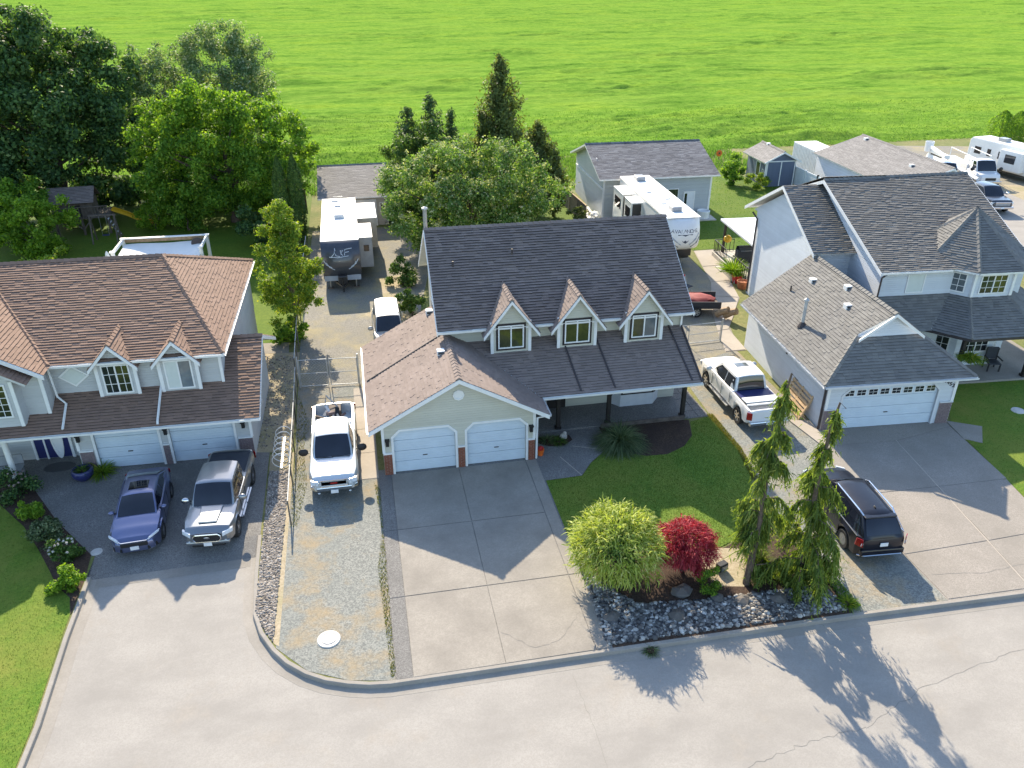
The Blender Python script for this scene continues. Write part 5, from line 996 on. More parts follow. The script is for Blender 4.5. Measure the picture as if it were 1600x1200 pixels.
for s in (-1, 1):
    stroke(cap, [(s * 1.05, fy(1.05, 2.95), 2.9), (s * .75, fy(.75, 2.6), 2.55), (s * .3, fy(.3, 2.2), 2.2)], .05, 'graphic_grey'); stroke(cap, [(s * 1.15, fy(1.15, 2.8), 2.6), (s * .9, fy(.9, 2.4), 2.3), (s * .45, fy(.45, 2.05), 2.02)], .03, 'graphic_dark')
MB().prism([(-.45, 4.4, 1.68), (.45, 4.4, 1.68), (.3, 5.6, 1.68), (-.3, 5.6, 1.68)], (0, 0, -.35)).build('pin_box', 'rv_black', c); MB().box(-1.1, 1.1, -6.2, 4.3, .55, .76).build('chassis', 'rv_black', c); MB().box(-1.225, 1.225, 3.2, 4.42, .74, 1.7).build('storage_bay', 'rv_black', c)
for s in (-1, 1):
    for y in (-1.2, -2.2): wheel(c, s * 1.1, y, .38, .22, 'galv', 8)
    MB().tube([(s * .7, 4.0, 0), (s * .7, 4.0, .8)], .05, 8).build('landing_leg', 'galv', c)
for y, a in ((-3.7, 2.6), (-.9, 1.9)):
    s_ = MB().box(1.22, 2.05, y - a / 2, y + a / 2, 1.0, 3.45).build('slide_out', 'white_gel', c, bevel=.03); MB().box(1.22, 2.08, y - a / 2 - .03, y + a / 2 + .03, 3.45, 3.5).build('slide_roof', 'rv_roof', c); MB().box(1.3, 1.98, y + a / 2, y + a / 2 + .02, 1.1, 3.4).build('slide_end', 'rv_black', c); MB().box(2.05, 2.07, y - a * .32, y + a * .32, 2.2, 3.0).build('slide_window', 'glass_car', c, bevel=.01)
for y in (-4.9, 3.7): rv_unit(c, 'air_conditioner', .0, y, zt + .03, .72, .95, .32, 'rv_grey')
for x, y in ((.4, -1.2), (-.4, .8), (.3, 2.0)): rv_unit(c, 'roof_vent', x, y, zt + .03, .4, .4, .08, 'rv_roof')
MB().tube([(1.22, -6.3, zt - .1), (1.22, 4.3, zt - .1)], .035, 6).build('awning_rail', 'rv_grey', c)

# ------------------------------------------------------------------ work yard on the far right
c = pickup('pickup_truck', 'dark charcoal pickup with chrome grille facing the camera in the back work yard', 'truck', (54.7, 32.3, .02), 180 - 10, 'paint_charcoal', 5.9, 2.05, 1.95, .46, 1.22, (-.95, 1.25), (-1.85, 1.9), .42, .74)
k = Cab(-1.0, -.80, .72, 1.55, 1.22, 1.92, .92, .74); k.shell(c, 'paint_charcoal'); k.screen(c, 'windshield'); k.screen(c, 'rear_window', False); k.sides(c, (.05,)); axle_wheels(c, 1.02, (-1.85, 1.9), .42, .27, 'chrome'); mirror(c, -1.05, 1.25, 1.42, 'chrome', 1); mirror(c, 1.05, 1.25, 1.42, 'chrome', 1)
g = box('grille', 'rv_grey', c, -.62, .62, 2.85, 2.97, .78, 1.08, .03); box('grille_bar', 'chrome', g, -.66, .66, 2.95, 2.99, .98, 1.10, .02); box('front_bumper', 'chrome', c, -.98, .98, 2.85, 3.05, .50, .70, .03); plate(c, 3.06, .54)
for s in (-1, 1): slab_part(c, 'headlight', 'headlamp', [(s * .66, 2.86, .86), (s * .94, 2.72, .86), (s * .94, 2.7, 1.06), (s * .66, 2.82, 1.06)], (0, .04, 0)); MB().beam((s * 1.05, -.9, .42), (s * 1.05, 1.4, .42), .16, .05).build('side_step', 'chrome', c)
def workcab(c, y1, w=1.15, z0=.9, zh=2.3):
    car_body(c, 'paint_white', [(y1 - 2.6, w - .04), (y1 - .6, w - .06), (y1, w - .25)], [(y1 - 2.6, 1.35), (y1 - 1.2, 1.35), (y1 - .2, 1.25), (y1, 1.0)], [(y1 - 2.6, .55), (y1, .6)], (y1 - .75,), .45, .07)
    k = Cab(y1 - 2.6, y1 - 2.5, y1 - 1.6, y1 - .95, 1.35, zh, w - .12, w - .28); k.shell(c, 'paint_white'); k.screen(c, 'windshield'); k.sides(c, ()); mirror(c, -w, y1 - 1.15, 1.6, 'black_plastic', 2); mirror(c, w, y1 - 1.15, 1.6, 'black_plastic', 2)
    box('grille', 'black_plastic', c, -.5, .5, y1 - .05, y1 + .03, .75, 1.0, .02)
    for s in (-1, 1): box('headlight', 'headlamp', c, s * .75 - .14, s * .75 + .14, y1 - .16, y1 - .02, .8, 1.0, .02)
    box('front_bumper', 'chrome', c, -w + .1, w - .1, y1 - .05, y1 + .12, .5, .7, .03)
c = thing('bucket_truck', 'white bucket truck with folded boom behind the grey-roofed outbuilding', 'truck', (55.8, 40.6, .02), 180 - 16)
workcab(c, 3.6); MB().box(-1.15, 1.15, -3.6, .9, .85, 1.15).build('flat_deck', 'white_gel', c, bevel=.02)
for s in (-1, 1):
    for y in (-2.0, 2.85): wheel(c, s * 1.0, y, .45, .28, 'galv', 8)
    b_ = MB().box(s * .7 - .42, s * .7 + .42, -3.5, .8, 1.15, 1.75).build('tool_box', 'white_gel', c, bevel=.03)
    for j in range(3): box('box_door', 'trim', b_, s * 1.13 - .01, s * 1.13 + .01, -3.3 + j * 1.4, -2.1 + j * 1.4, 1.2, 1.7)
MB().lathe([(.4, 0), (.35, .5), (.2, .9), (.2, 1.1)], 14, (0, -2.2, 1.5)).build('turret', 'white_gel', c); MB().beam((0, -2.3, 2.6), (.1, 2.2, 2.85), .34, .34).build('boom', 'white_gel', c, bevel=.04); MB().beam((.3, 2.2, 2.9), (.3, -1.6, 3.05), .26, .26).build('upper_boom', 'white_gel', c, bevel=.04); MB().lathe([(.0, 0), (.36, 0), (.42, .95), (.38, .95), (.33, .05)], 12, (.3, -2.2, 2.5)).build('bucket', 'white_gel', c); MB().beam((0, -2.2, 2.3), (.1, .8, 2.5), .12, .12).build('lift_cylinder', 'black_plastic', c)
c = thing('flatbed_truck', 'white flatbed truck with ladder rack beside the white motorhome trailer', 'truck', (60.0, 40.6, .02), 180 - 12)
workcab(c, 3.4); MB().box(-1.1, 1.1, -3.4, .8, .95, 1.12).build('flat_deck', 'white_gel', c, bevel=.02)
for s in (-1, 1):
    for y in (-1.9, 2.65): wheel(c, s * .98, y, .43, .28, 'galv', 8)
    MB().tube([(s * 1.0, -3.3, 1.1), (s * 1.0, -3.3, 2.5), (s * 1.0, .7, 2.5), (s * 1.0, .7, 1.1)], .04, 6).build('rack_frame', 'white_gel', c); MB().box(s * .8 - .3, s * .8 + .3, -3.2, .7, 1.12, 1.7).build('tool_box', 'white_gel', c, bevel=.03)
c = thing('pole_trailer', 'long white pipe on a low trailer beside the charcoal pickup', 'trailer', (56.1, 38.0, .02), 180 - 15)
MB().tube([(0, -4.2, 1.9), (0, 4.2, 1.9)], .16, 12).build('pipe', 'white_gel', c, smooth=40)
for y in (-2.6, 2.6): MB().beam((-.6, y, 1.0), (.6, y, 1.0), .12, .12).tube([(0, y, .55), (0, y, 1.75)], .06, 8).build('bolster', 'black_plastic', c)
MB().box(-.1, .1, -3.2, 4.6, .5, .64).build('drawbar', 'galv', c); 
for s in (-1, 1): wheel(c, s * .8, -.4, .36, .2, 'galv', 8)
MB().beam((-.8, -.4, .5), (.8, -.4, .5), .1, .1).build('axle', 'iron', c)
c = thing('travel_trailer', 'older white travel trailer with side slide-out parked at the right edge by the hedge', 'trailer', (64.9, 41.8, .02), 180 + 8)
MB().prism([(1.2, -4.2, .6), (1.2, 3.7, .6), (1.2, 4.2, 1.2), (1.2, 4.3, 2.2), (1.2, 3.9, 3.05), (1.2, -4.0, 3.05), (1.2, -4.2, 2.8)], (-2.4, 0, 0)).build('body', 'white_gel', c, bevel=.05); MB().box(-1.18, 1.18, -4.0, 3.85, 3.05, 3.08).build('roof_membrane', 'rv_roof', c)
MB().box(1.2, 1.95, .3, 2.9, .9, 2.75).build('slide_out', 'white_gel', c, bevel=.03); MB().box(1.95, 1.97, 1.0, 2.2, 1.6, 2.4).build('slide_window', 'glass_car', c); rv_unit(c, 'air_conditioner', 0, -1.2, 3.08, .75, .95, .33, 'rv_grey'); rv_unit(c, 'roof_vent', .2, 1.4, 3.08, .4, .4, .1, 'trim_grey'); rv_unit(c, 'roof_vent', -.3, 2.7, 3.08, .5, .4, .08, 'rv_roof')
for y, a in ((-3.0, .8), (-1.6, .45), (-.3, .35)): MB().box(1.2, 1.215, y - a / 2, y + a / 2, 1.6, 2.3).build('side_window', 'glass_car', c)
for s in (-1, 1):
    for y in (-.6, -1.5): wheel(c, s * 1.08, y, .35, .2, 'galv', 8)
MB().box(-.7, .7, 4.16, 4.26, 1.5, 2.1).build('front_window', 'glass_car', c, bevel=.02); MB().beam((-.5, 4.1, .55), (0, 5.2, .52), .1, .1).beam((.5, 4.1, .55), (0, 5.2, .52), .1, .1).build('drawbar', 'rv_black', c)
MB().box(-1.1, 1.1, -4.1, 4.0, .45, .62).build('chassis', 'rv_black', c)
# ------------------------------------------------------------------ outbuildings
def gable_shed(t, x0, x1, y0, y1, ze, zr, wall, roofm, axis='x', ov=.35, trimm='trim', sh=None, xr=None):
    """simple gabled building; axis = direction of the ridge"""
    kw = sh or dict(expo=.16, wid=(.3, .6), butt=(.008, .016)); MB().box(x0, x1, y0, y1, 0, ze).build('wall', wall, t)
    if axis == 'x':
        ym = (y0 + y1) / 2; k = (zr - ze) / (ym - y0 + .0); zo = ze - ov * k
        for x in (x0, x1 - .12): MB().prism([(x, y0, ze), (x, y1, ze), (x, ym, zr - .06)], (.12, 0, 0)).build('gable_wall', wall, t)
        a = slope(t, [(x0 - ov, y0 - ov, zo + .06), (x1 + ov, y0 - ov, zo + .06), (x1 + ov, ym, zr + .06), (x0 - ov, ym, zr + .06)], roofm, deck=trimm, **kw); slope(t, [(x1 + ov, y1 + ov, zo + .06), (x0 - ov, y1 + ov, zo + .06), (x0 - ov, ym, zr + .06), (x1 + ov, ym, zr + .06)], roofm, deck=trimm, **kw); ridge(a, (x0 - ov, ym, zr + .1), (x1 + ov, ym, zr + .1), roofm)
        gutter(t, (x0 - ov, y0 - ov - .05, zo), (x1 + ov, y0 - ov - .05, zo), trimm)
    else:
        xm = xr or (x0 + x1) / 2; k = (zr - ze) / (xm - x0); zo = ze - ov * k; kr = (zr - ze) / (x1 - xm); zq = ze - ov * kr
        for y in (y0, y1 - .12): MB().prism([(x0, y, ze), (x1, y, ze), (xm, y, zr - .06)], (0, .12, 0)).build('gable_wall', wall, t)
        a = slope(t, [(x0 - ov, y1 + ov, zo + .06), (x0 - ov, y0 - ov, zo + .06), (xm, y0 - ov, zr + .06), (xm, y1 + ov, zr + .06)], roofm, deck=trimm, **kw); slope(t, [(x1 + ov, y0 - ov, zq + .06), (x1 + ov, y1 + ov, zq + .06), (xm, y1 + ov, zr + .06), (xm, y0 - ov, zr + .06)], roofm, deck=trimm, **kw); ridge(a, (xm, y0 - ov, zr + .1), (xm, y1 + ov, zr + .1), roofm)
        for xe, zz in ((x0 - ov, zo), (x1 + ov, zq)): MB().prism([(xm, y0 - ov, zr + .06), (xe, y0 - ov, zz + .06), (xe, y0 - ov, zz - .08), (xm, y0 - ov, zr - .08)], (0, -.04, 0)).build('rake_board', trimm, t)
    return t
t = thing('detached_garage', 'low outbuilding with pinkish-grey shingle roof behind the travel trailer', 'outbuilding')
gable_shed(t, -2.9, 2.3, 36.7, 47.5, 2.55, 3.75, 'siding_tan', 'shingle_tan', 'x', .35)
MB().box(-1.8, 1.4, 36.62, 36.7, 0, 2.2).build('overhead_door', 'door_white', t); window(t, (1.9, 36.7, 1.1), .5, .8, panes=1)
t = thing('workshop', 'blue-grey workshop with plain dark grey gable roof at the edge of the field', 'outbuilding', (19.95, 34.2, 0), -1.5)
gable_shed(t, 0, 9.35, 0, 9.6, 3.75, 5.35, 'siding_shop', 'shingle_shop', 'x', .5)
window(t, (5.6, 0, 1.35), 1.9, 1.15, panes=2); window(t, (0, 2.6, 4.25), .5, .45, LEFTW, 1, name='gable_window')
d = MB().box(7.05, 7.95, -.05, 0, .05, 2.15).build('door', 'door_white', t); MB().box(7.0, 7.06, -.07, 0, 0, 2.22).build('door_jamb', 'trim', d); MB().box(7.94, 8.0, -.07, 0, 0, 2.22).build('door_jamb', 'trim', d); MB().box(7.06, 7.94, -.07, 0, 2.15, 2.22).build('door_jamb', 'trim', d); MB().box(7.1, 7.32, -.055, -.045, .2, 2.05).build('door_gap', 'glass', d)
MB().box(9.25, 9.4, -.05, .06, 0, 3.7).build('corner_board', 'trim', t); MB().box(-.05, .1, -.05, .06, 0, 3.7).build('corner_board', 'trim_grey', t); MB().box(-.06, 0, .1, 9.5, 2.55, 2.7).build('belt_board', 'trim_grey', t); MB().box(6.2, 9.6, -1.4, 0, -.02, .1).build('door_slab', 'concrete_cast', t)
t = thing('garden_shed', 'small dark blue garden shed with white trim and pale brown roof', 'shed', (38.45, 42.0, 0), -2)
gable_shed(t, 0, 3.0, 0, 4.2, 2.55, 3.3, 'siding_blue', 'shingle_tan', 'y', .4)
for k in range(2):
    d = MB().box(.12 + k * 1.4, 1.47 + k * 1.4, -.04, 0, .08, 2.35).build('door', 'siding_blue', t); MB().box(.12 + k * 1.4 - .05, .12 + k * 1.4 + .04, -.06, 0, .08, 2.4).build('door_trim', 'trim', d); MB().blob((1.35 + k * .25, -.06, 1.3), .04).build('door_handle', 'iron', d)
MB().box(2.85, 2.95, -.06, 0, 0, 2.45).build('corner_board', 'trim', t); MB().box(.06, 2.95, -.06, 0, 2.36, 2.45).build('header_board', 'trim', t); window(t, (0, 1.6, .7), .9, 1.4, LEFTW, 1); MB().box(-.05, .05, -.03, .06, 0, 2.45).build('corner_board', 'trim', t); roof_vent(t, (1.5, 3.2, 3.35), 0, 'rv_roof'); window(t, (0, .55, 1.1), .3, .5, LEFTW, 1)
t = thing('grey_outbuilding', 'white-walled outbuilding with broad plain grey roof behind the right house', 'outbuilding', (43.4, 29.0, 0), -2)
gable_shed(t, 0, 6.1, 0, 13.4, 2.95, 4.4, 'siding_right', 'shingle_tan', 'y', .3, xr=4.5)
roof_vent(t, (4.0, 12.2, 4.34), 0, 'trim'); roof_vent(t, (2.9, 3.0, 3.98), 0, 'trim')
t = thing('shipping_container', 'white corrugated shipping container behind the vinyl fence', 'container', (44.7, 43.0, 0), -3)
MB().box(0, 2.4, 0, 6.0, .12, 2.6).build('box', 'container', t); MB().box(-.02, 2.42, -.02, 6.02, 2.6, 2.66).build('roof_panel', 'rv_roof', t)
for k in range(20): MB().box(-.05, 0, .1 + k * .3, .24 + k * .3, .2, 2.55).build('corrugation', 'container', t)
for x in (0, 2.28): MB().box(x, x + .12, -.06, .06, 0, 2.62).build('corner_post', 'container', t)
for k in range(2): d = MB().box(.14 + k * 1.08, 1.18 + k * 1.08, -.04, 0, .2, 2.5).build('door', 'container', t); MB().tube([(.9 + k * .5, -.07, .2), (.9 + k * .5, -.07, 2.5)], .02, 6).build('lock_bar', 'galv', d)
# ------------------------------------------------------------------ fences and gates
def fence(label, name, pts, h, build, cat='fence', group=None): t = thing(name, label, cat, group=group); build(t, [Vector((*p, 0)) for p in pts], h); return t
def vinyl(t, P, h):
    for a, b in zip(P[:-1], P[1:]):
        n = max(1, round((b - a).length / 2.3))
        for k in range(n):
            p = a.lerp(b, k / n); q = a.lerp(b, (k + 1) / n); d = (q - p).normalized(); x = MB().beam(p + d * .07 + Vector((0, 0, .95)), q - d * .07 + Vector((0, 0, .95)), .04, h - .2).build('panel', 'vinyl', t); MB().beam(p + Vector((0, 0, h)), q + Vector((0, 0, h)), .07, .1).build('rail', 'vinyl', x)
        for k in range(n + 1): p = a.lerp(b, k / n); o = MB().box(p.x - .065, p.x + .065, p.y - .065, p.y + .065, 0, h + .08).build('post', 'vinyl', t); MB().prism([(p.x - .08, p.y - .08, h + .08), (p.x + .08, p.y - .08, h + .08), (p.x + .08, p.y + .08, h + .08), (p.x - .08, p.y + .08, h + .08)], (0, 0, .06)).build('post_cap', 'vinyl', o)
fence('white vinyl privacy fence running from the blue shed toward the right house', 'vinyl_fence', [(41.55, 42.2), (41.6, 38), (41.4, 32)], 1.8, vinyl)
def chain(t, P, h, mat='galv_matt', sp=2.4, mesh=.14):
    w = MB()
    for a, b in zip(P[:-1], P[1:]):
        n = max(1, round((b - a).length / sp)); L_ = (b - a).length; d = (b - a) / L_
        for k in range(n + 1): p = a.lerp(b, k / n); MB().tube([(p.x, p.y, 0), (p.x, p.y, h + .05)], .03, 7).build('post', mat, t)
        MB().tube([tuple(a + Vector((0, 0, h))), tuple(b + Vector((0, 0, h)))], .024, 7).build('top_rail', 'galv_matt', t)
        x = -h
        while x < L_:
            for s in (1, -1):
                q0, q1 = max(x, 0), min(x + h, L_)
                if q1 > q0:
                    z0 = (q0 - x) if s > 0 else h - (q0 - x); z1 = (q1 - x) if s > 0 else h - (q1 - x); A = a + d * q0 + Vector((0, 0, z0)); B = a + d * q1 + Vector((0, 0, z1)); w.add([A + Vector((0, 0, .004)), A - Vector((0, 0, .004)), B - Vector((0, 0, .004)), B + Vector((0, 0, .004))], [(0, 1, 2, 3)])
            x += mesh
    o = w.build('wire_mesh', mat, t); o['kind'] = 'stuff'
fence('low chain-link fence with pale top rail between gravel lane and rock strip', 'chain_link_fence', [(-3.85, -2.8), (-3.98, 5.3), (-4.05, 9)], 1.15, lambda t, P, h: chain(t, P, h, 'galv_dark'))
fence('chain-link fence running past the young yellow tree to the back yard', 'chain_link_fence', [(-4.07, 9.2), (-4.2, 17.8), (-4.1, 30)], 1.5, lambda t, P, h: chain(t, P, h, 'galv_dark'))
def gate(label, P0, P1, h, leaves=2, mat='galv_matt'):
    t = thing('chain_link_gate', label, 'gate'); a = Vector((*P0, 0)); b = Vector((*P1, 0)); 
    for p in (a, b): MB().tube([(p.x, p.y, 0), (p.x, p.y, h + .2)], .045, 8).build('gate_post', mat, t)
    for k in range(leaves):
        p = a.lerp(b, k / leaves + .02); q = a.lerp(b, (k + 1) / leaves - .02); f = MB().tube([(p.x, p.y, .1), (p.x, p.y, h), (q.x, q.y, h), (q.x, q.y, .1), (p.x, p.y, .1)], .026, 6).tube([(p.x, p.y, h * .52), (q.x, q.y, h * .52)], .02, 6).build('gate_leaf', mat, t)
        w = MB(); d = (q - p); L_ = d.length; d.normalize(); x = -h
        while x < L_:
            for s in (1, -1):
                q0, q1 = max(x, 0), min(x + h, L_)
                if q1 > q0: z0 = (q0 - x) if s > 0 else h - (q0 - x); z1 = (q1 - x) if s > 0 else h - (q1 - x); A = p + d * q0 + Vector((0, 0, z0 + .05)); B = p + d * q1 + Vector((0, 0, z1 + .05)); w.add([A + Vector((0, 0, .004)), A - Vector((0, 0, .004)), B - Vector((0, 0, .004)), B + Vector((0, 0, .004))], [(0, 1, 2, 3)])
            x += .16
        w.build('wire_mesh', mat, f)
    return t
gate('double chain-link gate across the lane behind the silver-white pickup', (-3.9, 8.8), (-.85, 8.6), 1.6)
gate('chain-link gate between the middle and right houses', (15.6, 9.7), (19.9, 10.0), 1.25, 2)
def boards(t, P, h, mat='wood_grey', w=.14):
    for a, b in zip(P[:-1], P[1:]):
        n = int((b - a).length / (w + .008))
        for k in range(n): p = a.lerp(b, (k + .04) / n); q = a.lerp(b, (k + .94) / n); hh = h + random.uniform(-.015, .015); MB().beam(p + Vector((0, 0, hh / 2)), q + Vector((0, 0, hh / 2)), .022, hh).build('board', mat, t)
        m = max(1, round((b - a).length / 2.4))
        for k in range(m + 1): p = a.lerp(b, k / m); MB().box(p.x - .05, p.x + .05, p.y - .05, p.y + .05, 0, h + .04).build('post', mat, t)
        MB().beam(a + Vector((.03, .03, h + .03)), b + Vector((.03, .03, h + .03)), .1, .035).build('cap_rail', 'wood_tan', t)
fence('weathered board fence beside the blue-grey workshop', 'board_fence', [(18.3, 33.5), (18.0, 40), (17.8, 47)], 1.6, boards)
fence('dark board fence along the field behind the bright green tree', 'board_fence', [(-15.5, 44), (-4.6, 43.5)], 1.5, lambda t, P, h: boards(t, P, h, 'wood_grey', .2))
# ------------------------------------------------------------------ playhouse with slide
t = thing('playhouse', 'weathered wooden playhouse on stilts with a yellow slide under the big dark tree', 'playhouse', (-21.8, 39.6, 0), 4)
for x in (-1.9, 0, 1.9):
    for y in (-1.1, 1.1): MB().box(x - .08, x + .08, y - .08, y + .08, 0, 1.5).build('stilt', 'wood_grey', t)
fl_ = MB().box(-2.1, 2.1, -1.4, 1.4, 1.38, 1.42).build('platform', 'wood_grey', t)
for k in range(18): MB().box(-2.1 + k * .234, -1.88 + k * .234, -1.4, 1.4, 1.425, 1.46).build('plank', 'wood_grey', fl_)
MB().box(-2.05, .95, -1.1, 1.1, 1.46, 2.75).build('cabin', 'wood_grey', t); 
for s in (-1, 1): slope(t, [(-2.3, s * 1.45, 2.65), (1.2, s * 1.45, 2.65), (1.2, 0, 3.6), (-2.3, 0, 3.6)], 'shingle_main', deck='wood_grey', thick=.06)
MB().box(-.6, .1, -1.13, -1.1, 1.5, 2.4).build('doorway', 'post_dark', t); MB().beam((-2.1, -1.4, 2.3), (2.1, -1.4, 2.3), .07, .06).build('hand_rail', 'wood_grey', t)
for k in range(19): MB().box(-2.1 + k * .23, -2.05 + k * .23, -1.43, -1.38, 1.46, 2.3).build('baluster', 'wood_grey', t)
for s in (-1, 1): MB().beam((0, -1.3, .5), (s * .8, -1.3, 1.35), .08, .08).build('knee_brace', 'wood_grey', t)
V = [(2.1, -.3, 1.5), (2.1, .3, 1.5), (3.4, .3, .95), (3.4, -.3, .95), (4.5, .3, .3), (4.5, -.3, .3), (5.0, .3, .2), (5.0, -.3, .2)]
sl_ = MB()
for a, b in (((2.1, 1.6), (3.2, 1.1)), ((3.2, 1.1), (4.4, .38)), ((4.4, .38), (5.1, .26))): sl_.beam((a[0], 0, a[1]), (b[0], 0, b[1]), .55, .05); [sl_.beam((a[0], s * .28, a[1] + .1), (b[0], s * .28, b[1] + .1), .06, .2) for s in (-1, 1)]
sl_.build('slide', 'slide_yellow', t)
for s in (-.35, .35): MB().beam((1.9, -1.4 + s, 1.45), (2.9, -2.4 + s, .0), .06, .1).build('ladder_rail', 'wood_grey', t)
for k in range(6): q = (k + .7) / 6.5; MB().beam((1.9 + q, -1.75 - q, 1.45 * (1 - q)), (1.9 + q, -1.05 - q, 1.45 * (1 - q)), .09, .03).build('rung', 'trim', t)
t = thing('swing', 'small blue swing seat hanging from a wooden frame below the playhouse', 'swing', (-19.6, 36.4, 0), 0)
for s in (-1, 1): MB().beam((s * .9, -.6, 0), (s * .9, 0, 2.1), .09, .09).beam((s * .9, .6, 0), (s * .9, 0, 2.1), .09, .09).build('frame_leg', 'wood_grey', t)
MB().beam((-1, 0, 2.1), (1, 0, 2.1), .1, .1).build('crossbar', 'wood_grey', t); MB().box(-.25, .25, -.14, .14, .5, .56).build('seat', 'pot_blue', t, bevel=.02); [MB().tube([(s * .24, 0, .55), (s * .24, 0, 2.08)], .012, 5).build('chain', 'galv', t) for s in (-1, 1)]
# shade sail frame behind the left house
t = thing('pergola', 'pale timber pergola with a white canvas sheet behind the left house', 'pergola', (-13.4, 26.3, 0), -1)
for q in ((-2.75, -1.2), (2.75, -1.0), (-2.75, 1.6), (2.75, 1.6)): p = MB().box(q[0] - .1, q[0] + .1, q[1] - .1, q[1] + .1, 0, 2.65).build('post', 'trim', t); MB().box(q[0] - .16, q[0] + .16, q[1] - .16, q[1] + .16, 2.65, 2.72).build('post_cap', 'trim', p)
MB().beam((-2.9, 1.6, 2.55), (2.9, 1.6, 2.55), .1, .28).build('beam', 'wood_tan', t); MB().beam((-2.9, 1.5, 2.72), (2.9, 1.5, 2.72), .25, .05).build('beam_cap', 'trim', t)
for x in (-2.75, 2.75): MB().beam((x, -1.2, 2.6), (x, 1.6, 2.6), .1, .2).build('side_beam', 'trim', t)
V = []; F = []
for i in range(13):
    for j in range(9): a = i / 12; b = j / 8; V.append((-2.65 + 5.3 * a, -3.8 + 5.2 * b, 2.35 - .5 * math.sin(math.pi * a) * math.sin(math.pi * b) ** .7 - .35 * (1 - b) + .03 * math.sin(9 * a)))
for i in range(12):
    for j in range(8): F.append((i * 9 + j, (i + 1) * 9 + j, (i + 1) * 9 + j + 1, i * 9 + j + 1))
MB().add(V, F).build('canvas_sheet', 'canvas', t, smooth=60); MB().lathe([(0, 0), (.42, 0), (.42, .06), (0, .06)], 18, (2.2, .9, 2.3), 'y').build('round_disc', 'fascia_dark', t)
t = thing('patio_umbrella', 'folded pale patio umbrella behind the left house ridge', 'umbrella', (-16.35, 24.6, 0)); MB().tube([(0, 0, 0), (0, 0, 2.9)], .03, 8).build('pole', 'galv', t); MB().lathe([(.02, 2.95), (.12, 2.75), (.2, 2.0), (.16, 1.7), (.05, 1.75)], 8).build('folded_canopy', 'canvas', t); MB().lathe([(0, 0), (.3, 0), (.3, .08), (0, .1)], 14).build('base', 'concrete_cast', t)
# ------------------------------------------------------------------ street-side and yard things
t = thing('manhole_cover', 'large pale concrete manhole cover set in the gravel lane', 'manhole', (-2.35, -9.22, .004)); MB().lathe([(0, .03), (.25, .03), (.26, .02), (.27, .035), (.37, .035), (.39, 0)], 32).build('ring', 'lid_white', t, smooth=30); MB().lathe([(0, .045), (.23, .045), (.24, .03)], 28).build('lid', 'lid_white', t)
t = thing('drain_lid', 'small round white drain lid on the left driveway', 'drain', (-11.0, -3.05, .003)); MB().lathe([(0, .02), (.14, .02), (.17, .012), (.20, .02), (.22, 0)], 20).build('ring', 'lid_white', t); MB().lathe([(0, .03), (.13, .03), (.14, .02)], 20).build('lid', 'lid_white', t)
t = thing('drain_lid', 'small round white drain lid in the right lawn', 'drain', (31.0, -.4, .013)); MB().lathe([(0, .05), (.20, .05), (.24, .03), (.30, .04), (.32, 0)], 20).build('ring', 'lid_white', t); MB().lathe([(0, .06), (.18, .06), (.19, .04)], 20).build('lid', 'lid_white', t)
t = thing('hoop_rack', 'row of white metal hoops standing beside the chain-link fence', 'rack', (-4.45, 2.6, .01))
for k in range(6): MB().tube([(.36 * math.cos(a), -1.15 + k * .46 + .05 * math.sin(a * 2), .36 + .36 * math.sin(a)) for a in np.linspace(0, 2 * math.pi, 19)], .022, 6).build('hoop', 'white_gel', t)
MB().beam((-.0, -1.3, .02), (0, 1.4, .02), .08, .03).build('base_rail', 'galv', t)
t = thing('wooden_pallet', 'pale wooden pallet leaning on the side wall of the right garage', 'pallet', (20.0, 1.9, .0), -3.5); t.rotation_euler = (0, R_(24), R_(-3.5))
for k in range(7): MB().box(-.06, -.04, -1.05 + .0, 1.05, .05 + k * .19, .17 + k * .19).build('deck_board', 'wood_raw', t)
for y in (-1.0, 0, .95): MB().box(-.04, .05, y - .04, y + .06, .0, 1.38).build('stringer', 'wood_raw', t)
for k in range(3): MB().box(.05, .07, -1.05, 1.05, .1 + k * .55, .24 + k * .55).build('deck_board', 'wood_raw', t)
t = thing('garden_lamp', 'small dark box lamp beside the red maple', 'lamp', (11.75, -8.55, .01), 20); MB().box(-.2, .2, -.13, .13, .05, .36).build('housing', 'black_plastic', t, bevel=.03); MB().tube([(0, 0, 0), (0, 0, .1)], .05, 8).build('stake', 'iron', t); MB().box(-.14, .14, -.145, -.125, .1, .3).build('lens', 'glass_pale', t)
for i, (x, y, r, lab) in enumerate(((7.1, -10.1, .34, 'dark grey boulder in the shaded river rock near the driveway'), (9.3, -10.45, .36, 'flat mossy boulder among the river rock by the kerb'), (9.9, -9.35, .42, 'large boulder under the red maple at the back of the rock bed'), (11.8, -10.2, .34, 'small boulder left of the weeping cedars'), (13.1, -10.35, .36, 'brown boulder between the two weeping cedars'), (11.0, -9.9, .3, 'boulder beside the low green shrub in the rock bed'))):
    o = MB().blob((0, 0, r * .08), (r, r * .8, r * .5), 1, .22).blob((r * .3, .08, r * .1), (r * .7, r * .6, r * .5), 1, .24).build('boulder', 'boulder', bevel=.03); o.location = (x, y, 0); tag(o, lab, 'boulder', 'boulders in the rock bed')
